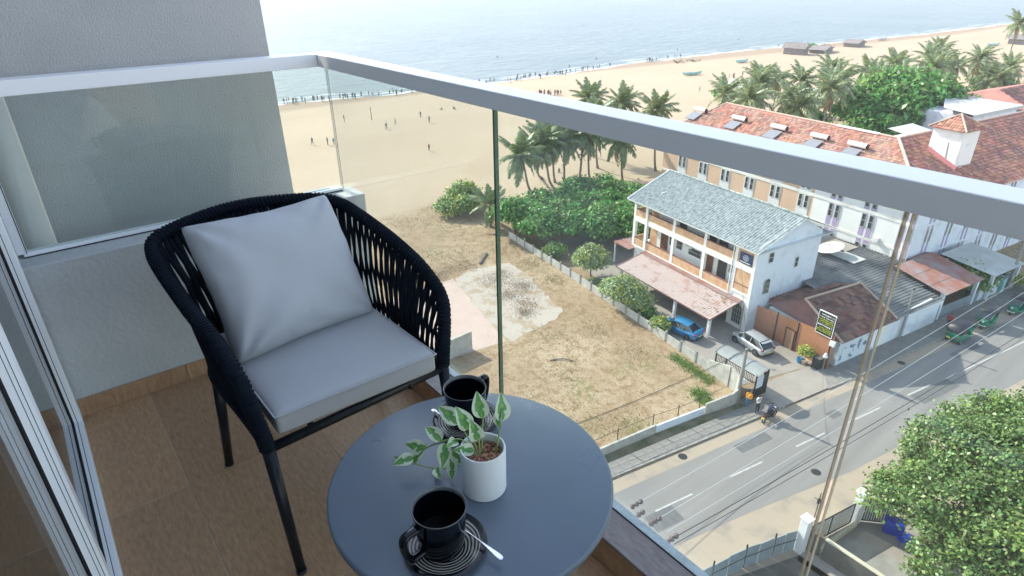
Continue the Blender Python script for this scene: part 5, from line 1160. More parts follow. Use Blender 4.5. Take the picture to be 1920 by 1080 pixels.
# big nearer tree at the lower right
bt = [(5.0, -34.8, 4.0, 3.2, 3.2, 2.4), (7.2, -34.2, 3.2, 1.8, 2.0, 1.4), (6.4, -38.2, 4.6, 2.7, 3.0, 2.4), (3.6, -38.4, 5.6, 3.6, 3.6, 2.6), (5.6, -41.8, 5.0, 2.6, 2.8, 2.2), (3.0, -42.6, 5.6, 3.4, 3.2, 2.6), (2.0, -34.6, 4.0, 3.0, 3.0, 2.5), (0.5, -38.6, 5.4, 3.6, 3.8, 3.0), (3.2, -31.8, 2.8, 2.2, 2.0, 1.9), (0.2, -33.2, 3.2, 2.6, 2.6, 2.2), (3.6, -45.2, 5.2, 2.2, 2.2, 2.0), (-1, -43, 5.4, 3.6, 3.6, 3.0)]
tree('leafy_tree', 'large light green leafy tree filling the lower right corner', 'tree', (3.2, -38.6), bt, 118000, .14, M['leaftree'], 77, m2=M['leaffresh'], frac=.16, clump=.34, per=85, trunk_r=.3, limbs=9, shell=.60)
tree('potted_shrub', 'yellow-green shrub in a pot against the timber fence', 'plant', (20.4, -48.3), [(20.4, -48.3, 1.0, .5, .5, .7)], 900, .14, M['leafyellow'], 80, clump=.15, trunk_r=.03)
# plot weeds along the roadside wall: clumps of blades
def weeds(name, pts, n, h, mt, seed, kind='stuff'):
    rg = np.random.RandomState(seed); P_ = np.array(pts); V_ = []; F_ = []
    i = rg.randint(0, len(P_), n); c = P_[i][:, :2]+rg.normal(size=(n, 2))*P_[i][:, 2:3]
    a = rg.rand(n)*2*PI; hh_ = h*(.4+rg.rand(n)); w_ = hh_*.35; ln_ = rg.normal(size=(n, 2))*.35*hh_[:, None]
    V_ = np.stack([np.c_[c[:, 0]-np.cos(a)*w_/2, c[:, 1]-np.sin(a)*w_/2, np.zeros(n)], np.c_[c[:, 0]+np.cos(a)*w_/2, c[:, 1]+np.sin(a)*w_/2, np.zeros(n)], np.c_[c[:, 0]+ln_[:, 0], c[:, 1]+ln_[:, 1], hh_]], 1).reshape(-1, 3)
    o = link(name, np_mesh(name, V_, np.arange(3*n).reshape(-1, 3), mt)); return tag(o, kind=kind)
wp = [(22.5+.25*i, -37.0-.14*i, .35) for i in range(6)]+[(24+.6*i, -39.6-.1*i, .35) for i in range(8)]
weeds('green_weeds', wp, 2600, .2, M['leafmid'], 1)
rg = np.random.RandomState(9)
gp = [(x, y, s_) for x, y, s_ in [(25, -22, 1.5), (27, -24, 1.6), (25.5, -27, 1.3), (30, -26, 1.5), (24.5, -30, 1), (33, -31, 1.2), (38, -34, 1.2), (36, -38, 1), (31, -38, 1.2), (60, -38, 1.5), (66, -42, 2), (72, -42, 2), (74, -38, 2), (57, -43, 1.6), (62, -34, 1.5), (47, -42.5, 1), (52, -43.5, 1)]]
weeds('grass_tufts', gp, 9000, .13, mat('dry_grass', (.24, .24, .09), .9, island=.4, trans=.2), 3)
weeds('dry_tufts', [(x, y, 2.5) for x, y in [(28, -33), (30, -29), (34, -36), (27, -37.5), (38, -28), (40, -40), (44, -41), (58, -31), (64, -37), (33, -40), (26, -34)]], 7000, .08, mat('straw', (.34, .24, .12), .9, island=.4, trans=.1), 4)
weeds('dry_scrub', [(x, y, q) for x, y, q in [(49.5, -37.9, 1.1), (46.5, -37.2, 1.0), (44.3, -36.2, .8), (48, -38.8, .7), (52, -38.8, .8), (51.5,-36.6,.9), (47.5,-35.9,.7), (43,-35,.6), (57, -34.5, 1.1), (56.5, -37, .9), (56,-32.5,.8)]], 9000, .12, mat('brown_scrub', (.34, .25, .17), 1, island=.5, trans=.1), 14)
# ---- coconut palms
def frond_mesh(L_, droop, seed, dry=False, nl=34):
    rg = random.Random(seed); pts = []; n = 12
    for i in range(n+1):
        t = i/n; pts.append(Vector((L_*(t-.10*droop*t*t), .0+.12*L_*t*t*rg.uniform(-.2, .2), L_*(.20*t-droop*.62*t*t))))
    b = MB(); b.tube(pts, [.045*(1-t/n*.85) for t in range(n+1)], 4, mi=1, cap=False)
    for i in range(nl):
        t = .12+.86*i/(nl-1); k = min(n-1, int(t*n)); p = pts[k].lerp(pts[k+1], t*n-k); d = (pts[k+1]-pts[k]).normalized(); side = Vector((0, 1, 0)).cross(d).cross(d).normalized()*1.0
        sd_ = d.cross(Vector((0, 0, 1))); sd_ = sd_.normalized() if sd_.length > .01 else Vector((0, 1, 0))
        ll = L_*.27*(math.sin(PI*min(1, t*.85+.12)))**.7*rg.uniform(.85, 1.1)
        for sg_ in (-1, 1):
            o1 = (sd_*sg_*.78+d*.5+Vector((0, 0, -.10-.25*rg.random()))).normalized(); m_ = p+o1*ll*.55; e_ = m_+(o1+Vector((0, 0, -.9))).normalized()*ll*.5; w_ = d*.075
            b.add([p-w_, p+w_, m_+w_*1.1, m_-w_*1.1, e_], [(0, 1, 2, 3), (3, 2, 4)])
    me_o = b.build('frond', [M['palmdry'] if dry else M['palmleaf'], M['rachis']]); me = me_o.data; bpy.data.objects.remove(me_o); return me
FR = [frond_mesh(3.7, .55, 1), frond_mesh(3.9, .8, 2), frond_mesh(3.6, 1.1, 3), frond_mesh(3.4, 1.3, 4)]
FD = frond_mesh(3.2, 1.35, 5, True, 20)
FRL = [frond_mesh(3.8, .7, 6, nl=24), frond_mesh(3.9, 1.15, 7, nl=24)]
def fronds(parent, top, n, rg, wind, sc, low=False):
    for i in range(n):
        az = i*2.399963+rg.uniform(-.3, .3); q = i/n; el = 68-105*q+rg.uniform(-10, 10)
        me = FR[min(3, int(q*4))] if not low else FRL[0 if q < .5 else 1]
        if i >= n-2-(rg.random() < .5): me = FD; el = -58+rg.uniform(-8, 12)
        d = Vector((math.cos(az)*math.cos(R(el)), math.sin(az)*math.cos(R(el)), math.sin(R(el))))+wind*(.25 if q < .7 else .1); e_ = math.asin(max(-.99, min(.99, d.normalized().z))); a_ = math.atan2(d.y, d.x)
        o = link('frond', me, parent); o.location = top; o.rotation_euler = (rg.uniform(-.3, .3), -e_, a_); s_ = sc*rg.uniform(.85, 1.08); o.scale = (s_, s_, s_)
def palm(base, top, label, seed, sc=1.0, n=22, group='coconut palms', low=False):
    rg = random.Random(seed); t = thing('coconut_palm', label, 'palm', (base[0], base[1], 0), 0, group)
    tp = Vector((top[0]-base[0], top[1]-base[1], top[2])); mid = Vector((tp.x*.62, tp.y*.62, tp.z*.42)); P_ = catmull([(0, 0, -.1), mid*.5+Vector((tp.x*.12, tp.y*.12, 0)), mid, tp*.8+Vector((0, 0, .1)), tp], 4)
    MB().tube(P_, [.21-.09*i/len(P_) if i > 1 else .28 for i in range(len(P_))], 8).build('trunk', M['palmtrunk'], t, smooth=True)
    b = MB()
    for i in range(7):
        a = rg.uniform(0, 6.3); c = tp+Vector((.28*math.cos(a), .28*math.sin(a), -.25-.2*rg.random())); b.lathe([(0, -.13), (.1, -.09), (.13, 0), (.1, .1), (0, .14)], 7, tuple(c))
    b.build('coconuts', mat('green_coconut', (.20, .17, .05), .5) if 'nut' not in M else M['nut'], t)
    if 'nut' not in M: M['nut'] = bpy.data.materials['green_coconut']
    fronds(t, tp, n, rg, Vector((-.5, -.5, 0)), sc, low); return t
near = [((71.0, -60.7), (66.5, -53.0, 8.4), 'strongly leaning coconut palm nearest the glass joint'),
        ((78.0, -67.1), (71.5, -60.0, 7.5), 'coconut palm behind the strongly leaning one'),
        ((71.2, -64.3), (69.0, -59.5, 8.8), 'leaning coconut palm, second from the glass joint'),
        ((74.7, -67.2), (72.5, -64.5, 7.8), 'slim coconut palm seen between two leaning trunks'),
        ((70.6, -65.8), (68.8, -63.5, 8.3), 'coconut palm with a swollen trunk base on the sand'),
        ((68.0, -65.6), (67.5, -66.5, 9.6), 'straight coconut palm right behind the hedge clump'),
        ((68.4, -69.7), (67.3, -66.8, 9.2), 'coconut palm leaning left behind the hedge clump'),
        ((76.0, -78.5), (75.0, -76.5, 9.6), 'coconut palm standing back on the sand near the seated person'),
        ((64.6, -73.4), (63.8, -70.5, 8.2), 'drooping coconut palm in front of the red canopy hut'),
        ((68.3, -85.0), (67.2, -82.5, 10.8), 'coconut palm nearest the peach corner of the hotel'),
        ((83.0, -83.5), (82.0, -81.5, 10.8), 'coconut palm with its crown just above the handrail, leftmost'),
        ((75.5, -84.5), (74.8, -82.3, 10.8), 'coconut palm with its crown just above the handrail, middle')]
for i, (b0, t0, lb) in enumerate(near): palm(b0, t0, lb, 100+i, 1.12, 26, 'coconut palms on the sand left of the hotel')
palm((64.8, -46.6), (65.2, -46.9, 3.0), 'short yellowing palm at the edge of the empty plot', 131, .95, 18, None)
right = [(64, -133), (75, -124), (74, -155), (63, -152), (72, -181), (58, -172), (69, -202), (74, -213), (52, -198), (78, -137), (70.5, -106), (69.7, -116), (63.5, -103), (68, -128), (58.5, -108), (71.5, -147), (56, -107), (57, -118.5), (70, -162), (68, -172), (67.5, -189), (55.5, -146), (62, -194), (55.2, -186), (49.8, -177), (62.5, -234, 16), (47, -174.5), (60, -127), (60, -144), (57, -164)]
rl_ = ['palm squeezed between the wide crown and the round tree', 'palm standing seaward of the wide crown', 'palm on the sand side behind the round tree', 'palm rising from the round tree thicket', 'seaward palm right of the round tree', 'palm above the thicket behind the white annex', 'palm on the sand side of the tall pair', 'farther palm near the sand beyond the tall pair', 'dense palm left of the peach house', 'slim seaward palm above the hotel ridge', 'leftmost of the palm row, over the peach end roof', 'second of the palm row behind the hotel ridge', 'low palm in front of the second one', 'palm with a wide crown above the middle of the ridge', 'low spreading palm right behind the ridge', 'tall palm left of the round green tree', 'palm half hidden behind the ridge', 'young palm in front of the round green tree', 'palm behind the round green tree, left', 'palm behind the round green tree, wide crown', 'tall palm right of the round green tree', 'palm directly above the round green tree', 'palm with bare lower stem beyond the white annex', 'palm left of the peach house, nearer one', 'palm left of the peach house, leaning', 'tallest palm at the right edge of the picture', 'low palm next to the peach house', 'palm just left of the young palm', 'palm whose fronds touch the round tree top', 'palm between the round tree and the white annex']
for i, (p, lb) in enumerate(zip(right, rl_)):
    z = p[2] if len(p) > 2 else 10.6; rg = random.Random(i)
    palm((p[0]+rg.uniform(-1.5, 2.2), p[1]-rg.uniform(-1, 2.5)), (p[0], p[1], z+rg.uniform(-2.2, 1.2)), 'coconut palm: '+lb, 200+i, 1.25, 24, 'coconut palms behind the hotel', low=True)
# ================================================================== vehicles
def wheel(parent, x, y, r_, wd, side):
    w_ = link('wheel', None, parent) if False else MB().tube([(x, y-wd/2, r_), (x, y+wd/2, r_)], r_, 22).build('wheel', M['tyre'], parent, smooth=False)
    yy = y+side*wd*.5; MB().tube([(x, yy-.012, r_), (x, yy+.012, r_)], r_*.66, 14).build('rim', M['rim'], w_)
    return w_
def car(label, loc, rz, paint, hatch):
    t = thing('parked_car', label, 'car', (*loc, 0), rz, 'cars parked in the guesthouse court')
    Lh, W2 = (2.05, .84) if hatch else (2.2, .86)
    # lower body sections: x, half width at sill / at belt, sill z, belt z, top crown z
    if hatch: S_ = [(-Lh, .60, .66, .38, .62, .66), (-Lh+.10, .74, .80, .26, .86, .90), (-1.55, .80, .84, .2, .95, .97), (-.8, .82, W2, .18, .93, .95), (.2, .82, W2, .18, .90, .93), (.95, .82, .83, .2, .86, .92), (1.45, .80, .80, .22, .76, .86), (1.85, .72, .70, .28, .62, .70), (Lh, .48, .50, .38, .50, .54)]
    else: S_ = [(-Lh, .62, .66, .38, .72, .76), (-Lh+.12, .76, .80, .26, .90, .95), (-1.6, .81, .84, .2, .93, .98), (-.8, .83, W2, .18, .91, .94), (.3, .83, W2, .18, .87, .91), (1.0, .82, .83, .2, .83, .90), (1.55, .80, .80, .22, .72, .82), (2.0, .70, .70, .28, .58, .66), (Lh, .48, .50, .38, .46, .52)]
    V_ = []; n = 10
    for x, ws, wb_, zs, zb, zc in S_:
        for s_ in (1, -1):
            row = [(x, s_*ws*.9, zs), (x, s_*ws, zs+.10), (x, s_*(wb_+.015), (zs+zb)/2), (x, s_*wb_, zb), (x, s_*wb_*.55, zc)]
            V_ += row if s_ == 1 else row[::-1]
    F_ = []
    for i in range(len(S_)-1):
        for j in range(n): F_.append((i*n+j, i*n+(j+1) % n, (i+1)*n+(j+1) % n, (i+1)*n+j))
    F_ += [tuple(range(n)), tuple(len(V_)-1-j for j in range(n))]
    b = MB(); b.add(V_, F_); o = b.build('body', paint, t, smooth=True); m_ = o.modifiers.new('s', 'SUBSURF'); m_.levels = 1; m_.render_levels = 2
    # cabin glass and roof
    G = [(-1.95, .68, .90), (-1.35, .62, 1.38), (-.6, .63, 1.47), (.15, .62, 1.46), (.6, .60, 1.36), (1.32, .72, .90)] if hatch else [(-1.75, .66, .95), (-1.15, .60, 1.33), (-.5, .62, 1.42), (.15, .61, 1.42), (.5, .59, 1.34), (1.20, .70, .90)]
    V_ = []
    for x, wd, z in G: V_ += [(x, .78 if z > 1 else wd, .90), (x, wd, z), (x, -wd, z), (x, -(.78 if z > 1 else wd), .90)]
    F_ = [(i*4+j, i*4+j+1, i*4+5+j, i*4+4+j) for i in range(len(G)-1) for j in range(3)]
    b = MB(); b.add(V_, F_); cb_ = b.build('cabin_glass', M['carglass'], t)
    V_ = []; RG_ = G[1:-1]
    for x, wd, z in RG_: V_ += [(x, wd+.02, z-.03), (x, wd*.8, z+.03), (x, 0, z+.045), (x, -wd*.8, z+.03), (x, -wd-.02, z-.03)]
    F_ = [(i*5+j, i*5+j+1, i*5+6+j, i*5+5+j) for i in range(len(RG_)-1) for j in range(4)]
    b = MB(); b.add(V_, F_); b.build('roof', paint, t, smooth=True)
    for s_ in (1, -1):
        for k, (a, c) in enumerate(zip(G[:-1], G[1:])):
            if k in (0, 4): MB().tube([(a[0], s_*(a[1]+.01), a[2]), (c[0], s_*(c[1]+.01), c[2])], .045, 6).build('pillar', paint, t)
        MB().tube([(-.45, s_*.635, 1.44), (-.42, s_*.80, .92)], .035, 5).build('pillar', paint, t)
        MB().box(.95, 1.15, s_*.86-.06, s_*.86+.06, .92, 1.05).build('wing_mirror', paint, t)
        MB().obox((-Lh+.13, s_*.66, .80), .16, .26, .16).build('tail_lamp', M['lampred'], t, bevel=.03)
        MB().obox((Lh-.27, s_*.56, .63), .26, .24, .12, rz=-s_*.5).build('headlight', M['lampwhite'], t, bevel=.03)
        MB().tube([(-1.2, s_*.865, .90), (.9, s_*.865, .87)], .012, 4).build('trim_line', M['gasket'], t)
        MB().box(.1, .12, s_*.862, s_*.868, .3, .88).build('door_gap', M['gasket'], t)
        wheel(t, -1.28, s_*.76, .31, .2, s_); wheel(t, 1.30, s_*.76, .31, .2, s_)
        for x in (-1.28, 1.30): MB().tube([(x, s_*.70, .31), (x, s_*.872, .31)], .36, 20).build('wheel_arch', M['gasket'], t)
    MB().box(-Lh-.03, -Lh+.02, -.24, .24, .50, .62).build('number_plate', M['plate'], t)
    MB().box(-Lh-.02, -Lh+.1, -.6, .6, .28, .36).build('bumper_insert', M['gasket'], t)
    if not hatch: MB().box(-2.12, -1.88, -.62, .62, 1.02, 1.06).box(-2.08, -1.96, -.6, -.56, .92, 1.02).box(-2.08, -1.96, .56, .6, .92, 1.02).build('spoiler', paint, t)
    else: MB().box(-1.72, -1.45, -.56, .56, 1.37, 1.41).build('spoiler', paint, t)
    return t
car('bright blue saloon car parked by the porch with its back to the road', (30.7, -44.2), R(3), M['carblue'], False)
car('silver hatchback parked near the timber fence with its back to the road', (24.9, -47.2), R(-14) , M['carsilver'], True)
def tuk(label, loc, rz):
    t = thing('auto_rickshaw', label, 'auto rickshaw', (*loc, 0), rz, 'green auto rickshaws waiting along the road'); t.scale = (1.12, 1.12, 1.08)
    # tub
    st = [(-1.25, .58, .36, .92), (-1.1, .64, .30, .98), (-.3, .65, .26, .92), (.35, .62, .26, .50), (.75, .50, .28, .48), (1.05, .36, .34, .98), (1.28, .20, .42, .92)]
    V_ = []
    for x, wd, z0, z1 in st: V_ += [(x, wd*.92, z0), (x, wd, (z0+z1)/2), (x, wd*.94, z1), (x, -wd*.94, z1), (x, -wd, (z0+z1)/2), (x, -wd*.92, z0)]
    F_ = [(i*6+j, i*6+(j+1) % 6, i*6+6+(j+1) % 6, i*6+6+j) for i in range(len(st)-1) for j in range(6)]+[tuple(range(6)), tuple(len(V_)-1-j for j in range(6))]
    b = MB(); b.add(V_, F_); b.build('body', M['tukgreen'], t, bevel=.03, seg=1)
    cp = [(-1.28, .60, 1.02), (-1.18, .62, 1.52), (-.95, .60, 1.66), (0, .60, 1.70), (.55, .56, 1.66), (.72, .54, 1.56)]
    V_ = []
    for x, wd, z in cp: V_ += [(x, wd, z-.16 if z > 1.1 else z), (x, wd*.82, z), (x, 0, z+.03), (x, -wd*.82, z), (x, -wd, z-.16 if z > 1.1 else z)]
    F_ = [(i*5+j, i*5+j+1, i*5+6+j, i*5+5+j) for i in range(len(cp)-1) for j in range(4)]
    b = MB(); b.add(V_, F_); b.build('canopy', M['canvas'], t, smooth=True)
    b = MB(); b.add([(1.0, .40, 1.0), (1.0, -.40, 1.0), (.70, -.52, 1.52), (.70, .52, 1.52)], [(0, 1, 2, 3)]); b.build('windscreen', M['carglass'], t)
    for s_ in (1, -1):
        MB().tube([(1.0, s_*.42, .98), (.70, s_*.54, 1.55)], .03, 6).build('pillar', M['tukgreen'], t); MB().tube([(-.35, s_*.62, .9), (-.35, s_*.58, 1.52)], .02, 6).build('pillar', M['steel'], t)
        wheel(t, -.85, s_*.52, .23, .12, s_); MB().obox((-1.27, s_*.48, .70), .05, .12, .10).build('tail_lamp', M['lampred'], t)
        MB().obox((-.75, s_*.60, 1.25), .8, .02, .5).build('side_curtain', M['canvas'], t)
    wheel(t, 1.08, 0, .22, .11, 1); MB().lathe([(0, 0), (.10, 0), (.10, .05), (0, .07)], 12).build('headlight', M['lampwhite'], t, loc=(1.24, 0, .80), rz=(0, R(90), 0))
    MB().box(-.5, -.1, -.5, .5, .5, .68).box(-.62, -.5, -.52, .52, .5, 1.15).build('bench_seat', M['cl_dark'], t); MB().box(-1.31, -1.28, .1, .42, .40, .52).build('number_plate', M['plate'], t)
    MB().box(1.22, 1.27, -.28, .28, .36, .46).build('bumper', M['white'], t); return t
hd = math.atan2(-.9845, -.1755)
tuk('green and black auto rickshaw seen from behind, nearest the camera', (13.5, -63.4), hd)
tuk('green and black auto rickshaw second in the row, its windscreen facing the camera', (13.0, -68.3), hd+PI+.25)
tuk('green and black auto rickshaw third in the row with a white front bumper', (12.0, -73.6), hd+PI+.1)
tuk('dark auto rickshaw farthest along, cut by the right edge of the picture', (12.2, -79.0), hd+PI)
# ================================================================== people
def body(name, joints, edges, radii, levels=1):
    me = bpy.data.meshes.new(name); me.from_pydata(joints, edges, []); o = bpy.data.objects.new(name, me); COL.objects.link(o)
    o.modifiers.new('skin', 'SKIN'); sb = o.modifiers.new('s', 'SUBSURF'); sb.levels = levels; sb.render_levels = levels
    for v, r_ in zip(me.skin_vertices[0].data, radii): v.radius = (r_, r_)
    me.skin_vertices[0].data[0].use_root = True
    dg = bpy.context.evaluated_depsgraph_get(); m2 = bpy.data.meshes.new_from_object(o.evaluated_get(dg)); bpy.data.objects.remove(o); return m2
# joints: 0 pelvis 1 waist 2 chest 3 neck 4 head 5 crown, 6-8 L hip knee ankle 9 toe, 10-13 R, 14-17 L shoulder elbow wrist hand, 18-21 R
def pose(kind):
    J = [(0, 0, .92), (0, 0, 1.10), (0, 0, 1.34), (0, 0, 1.48), (.01, 0, 1.60), (.01, 0, 1.68), (0, .10, .86), (.02, .11, .48), (-.02, .12, .09), (.12, .13, .04), (0, -.10, .86), (.02, -.11, .48), (-.02, -.12, .09), (.12, -.13, .04),
         (0, .19, 1.39), (-.02, .25, 1.12), (.04, .26, .88), (.06, .26, .80), (0, -.19, 1.39), (-.02, -.25, 1.12), (.04, -.26, .88), (.06, -.26, .80)]
    J = [list(j) for j in J]
    if kind == 'walk': J[7] = [.18, .11, .50]; J[8] = [.28, .12, .10]; J[9] = [.41, .12, .06]; J[11] = [-.08, -.11, .48]; J[12] = [-.30, -.12, .14]; J[13] = [-.2, -.12, .05]; J[16] = [-.18, .27, .92]; J[17] = [-.2, .27, .84]; J[20] = [.20, -.27, .95]; J[21] = [.26, -.27, .88]
    if kind == 'phone': J[15] = [.12, .28, 1.22]; J[16] = [.22, .12, 1.46]; J[17] = [.20, .06, 1.54]; J[19] = [.12, -.28, 1.22]; J[20] = [.22, -.12, 1.46]; J[21] = [.20, -.06, 1.54]
    if kind == 'ride':
        J = [[0, 0, .86], [.06, 0, 1.02], [.16, 0, 1.24], [.22, 0, 1.37], [.27, 0, 1.48], [.28, 0, 1.57], [.05, .11, .84], [.42, .2, .72], [.25, .2, .34], [.38, .2, .30], [.05, -.11, .84], [.42, -.2, .72], [.25, -.2, .34], [.38, -.2, .30],
             [.16, .2, 1.28], [.30, .30, 1.08], [.54, .30, 1.02], [.60, .30, 1.01], [.16, -.2, 1.28], [.30, -.30, 1.08], [.54, -.30, 1.02], [.60, -.30, 1.01]]
    if kind == 'sit':
        J = [[0, 0, .16], [-.03, 0, .32], [-.02, 0, .55], [0, 0, .68], [.02, 0, .80], [.02, 0, .88], [.04, .1, .14], [.40, .14, .38], [.55, .12, .08], [.66, .12, .05], [.04, -.1, .14], [.40, -.14, .38], [.55, -.12, .08], [.66, -.12, .05],
             [-.02, .18, .60], [.10, .24, .40], [.32, .18, .42], [.38, .16, .42], [-.02, -.18, .60], [.10, -.24, .40], [.32, -.18, .42], [.38, -.16, .42]]
    if kind == 'wade': J[15] = [-.02, .38, 1.24]; J[16] = [.02, .60, 1.20]; J[17] = [.02, .68, 1.22]
    return J
E_ = [(0, 1), (1, 2), (2, 3), (3, 4), (4, 5), (0, 6), (6, 7), (7, 8), (8, 9), (0, 10), (10, 11), (11, 12), (12, 13), (2, 14), (14, 15), (15, 16), (16, 17), (2, 18), (18, 19), (19, 20), (20, 21)]
RD = [.125, .115, .13, .052, .092, .07, .09, .062, .042, .035, .09, .062, .042, .035, .058, .043, .032, .035, .058, .043, .032, .035]
PM = {}
def person_mesh(kind, top, bottom, lv, sleeve=True, trousers=True, headm='hair'):
    key = (kind, top, bottom, lv, sleeve, trousers, headm)
    if key in PM: return PM[key]
    J = pose(kind); me = body('person', J, E_, RD, lv); me.materials.clear()
    for m_ in ('skin', top, bottom, headm): me.materials.append(M[m_])
    Jv = [Vector(j) for j in J]; segm = {}
    def dseg(p, a, c):
        ab = c-a; t = max(0, min(1, (p-a).dot(ab)/max(1e-9, ab.dot(ab)))); return (p-a-ab*t).length, t
    for f in me.polygons:
        p = f.center; best = (9, 0, 0)
        for i, (a, c) in enumerate(E_):
            d_, t_ = dseg(p, Jv[a], Jv[c])
            d_ -= (RD[a]+(RD[c]-RD[a])*t_)*.6
            if d_ < best[0]: best = (d_, i, t_)
        i, t_ = best[1], best[2]; m_ = 0
        if i in (1, 2, 13, 17) or (i == 0 and t_ > .25): m_ = 1
        elif i in (14, 18): m_ = 1 if (sleeve or t_ < .6) else 0
        elif i in (5, 6, 9, 10) or i == 0: m_ = 2 if (trousers or i in (0, 5, 9) or t_ < .8) else 0
        elif i in (7, 11): m_ = 2 if trousers else 0
        elif i in (8, 12): m_ = 3
        elif i in (3, 4):
            hx = Jv[4]; m_ = 3 if (p.z > hx.z+.02 or p.x < hx.x-.015) and i == 4 or p.z > hx.z+.03 or (i == 3 and p.x < hx.x-.03 and p.z > hx.z-.04) else 0
        f.material_index = m_
    me.shade_smooth(); PM[key] = me; return me
def person(label, loc, rz, kind, top, bottom, lv=1, group=None, sc=1.0, z=0, **kw):
    o = link('person', person_mesh(kind, top, bottom, lv, **kw)); o.location = (loc[0], loc[1], z); o.rotation_euler = (0, 0, rz); o.scale = (sc, sc, sc); return tag(o, label, 'person', group)
pw1 = person('person in white shirt and dark trousers on the pavement, both hands raised to the head', (19.05, -38.85), R(160), 'phone', 'cl_white', 'cl_dark', 2, z=.115)
pw2 = person('person in blue trousers standing beside the utility pole wearing an orange backpack', (20.0, -38.95), R(-20), 'stand', 'cl_orange', 'cl_blue', 2, z=.02)
bk_ = thing('backpack', 'orange backpack carried by the person beside the utility pole', 'backpack', (20.0, -38.95, 0), R(-20)); MB().box(-.30, -.12, -.17, .17, 1.0, 1.42).build('bag', M['cl_orange'], bk_, bevel=.05, seg=2); MB().box(-.36, -.30, -.11, .11, 1.04, 1.22).build('pocket', M['cl_orange'], bk_, bevel=.02)
person('person in a red top standing by the road behind the nearest auto rickshaw', (14.9, -64.4), R(-100), 'stand', 'cl_red', 'cl_dark', 1, z=.1)
# motorcycle and rider
mc = thing('motorcycle', 'dark motorcycle with a yellow rear plate stopped at the kerb', 'motorcycle', (18.05, -38.95, 0), hd+.12)
for x in (-.62, .66):
    w_ = MB().tube([(x+.26*math.cos(t), 0, .30+.26*math.sin(t)) for t in [2*PI*i/20 for i in range(20)]], .045, 6, closed=True).build('wheel', M['tyre'], mc); MB().tube([(x, -.03, .3), (x, .03, .3)], .12, 10).build('hub', M['rim'], w_)
MB().obox((.12, 0, .74), .50, .26, .20).build('fuel_tank', M['cl_navy'], mc, bevel=.06); MB().obox((-.38, 0, .76), .66, .24, .09).build('seat', M['gasket'], mc, bevel=.03); MB().obox((.02, 0, .42), .42, .26, .30).build('engine', M['steel'], mc, bevel=.04)
MB().tube([(.66, .07, .3), (.42, .07, .95)], .025, 6).tube([(.66, -.07, .3), (.42, -.07, .95)], .025, 6).build('fork', M['rim'], mc); MB().tube([(.40, .34, 1.0), (.44, .1, 1.0), (.44, -.1, 1.0), (.40, -.34, 1.0)], .018, 6).build('handlebar', M['steel'], mc)
MB().obox((.56, 0, .88), .14, .18, .18).build('headlight', M['lampwhite'], mc, bevel=.04); MB().obox((-.80, 0, .70), .06, .16, .10).build('tail_lamp', M['lampred'], mc); MB().obox((-.88, 0, .52), .03, .22, .16).build('number_plate', M['plate'], mc)
MB().tube([(-.1, .12, .3), (-.8, .14, .36)], .045, 8).build('exhaust', M['chrome'], mc)
for s_ in (1, -1): MB().tube([(.42, s_*.28, 1.0), (.36, s_*.34, 1.18)], .008, 4).tube([(.36, s_*.34, 1.18), (.352, s_*.34, 1.182)], .06, 8).build('mirror', M['steel'], mc)
M['helmet'] = mat('black_helmet', (.02, .02, .02), .25)
person('motorcyclist in a navy jacket and dark helmet sitting on the motorcycle', (18.05+.15*.22, -38.95+.15*.97, ), hd+.12, 'ride', 'cl_navy', 'cl_dark', 2, headm='helmet')
# people on the beach
rg = random.Random(42); tops = ['cl_white', 'cl_navy', 'cl_red', 'cl_dark', 'cl_blue', 'cl_khaki', 'skin', 'cl_dark', 'cl_navy']; bots = ['cl_dark', 'cl_navy', 'cl_khaki', 'cl_dark', 'cl_blue']
def bp(p, group, label, kinds=('stand', 'walk'), z=0): person(label, p, rg.uniform(0, 6.28), rg.choice(kinds), rg.choice(tops), rg.choice(bots), 1, group, rg.uniform(.85, 1.08), z, trousers=rg.random() < .5)
def shx(y): return float(np.interp(-y, [-q[1] for q in shp], [q[0] for q in shp]))
SL = ['in the surf beside the grey wall', 'in the surf left of the glass corner', 'in the surf under the handrail', 'just above the handrail at the first visible surf', 'in the densest stretch of the surf', 'right of the densest stretch of the surf', 'along the thinning stretch of surf', 'near the net heaps at the water edge', 'beyond the net heaps', 'far up the coast']
for ki, (a, c, n) in enumerate(((-57, -66, 12), (-66, -83, 20), (-83, -100, 10), (-118, -128, 7), (-128, -152, 22), (-150, -165, 10), (-165, -178, 8), (-195, -205, 8), (-212, -222, 4), (-280, -300, 8))):
    for i in range(n):
        y = rg.uniform(a, c); off = rg.uniform(-3, 3.5); inw = off > .5
        bp((shx(y)+off, y), 'bathers '+SL[ki], 'one of the tiny distant bathers '+SL[ki], ('wade', 'stand') if inw else ('stand', 'walk'), -.35 if inw else 0)
for p, lb in (((125.8, -45.9), 'lone dark-clad person farthest left on the open sand beside the grey wall'), ((123.7, -48.3), 'left one of two people standing side by side on the sand'), ((122.9, -49.3), 'right one of two people standing side by side on the sand'),
              ((106, -61.8), 'single person on the empty middle of the beach'), ((128.7, -64.3), 'person nearer the camera of a pair halfway up the beach'), ((129.6, -64.9), 'person farther back of a pair halfway up the beach'), ((131.5, -68.2), 'person alone above the pair halfway up the beach'), ((138.4, -88.7), 'person crouching near two others close to the handrail'), ((139.5, -86), 'person standing near the crouching one'), ((128.5, -75.5), 'person with outstretched arm just below the handrail'),
              ((142.5, -60.5), 'person strolling just below the surf at the left'), ((135, -77), 'person walking alone between pair and surf')):
    bp(p, None, lb, ('sit',) if 'crouch' in lb else (('wade',) if 'outstretched' in lb else ('stand', 'walk')))
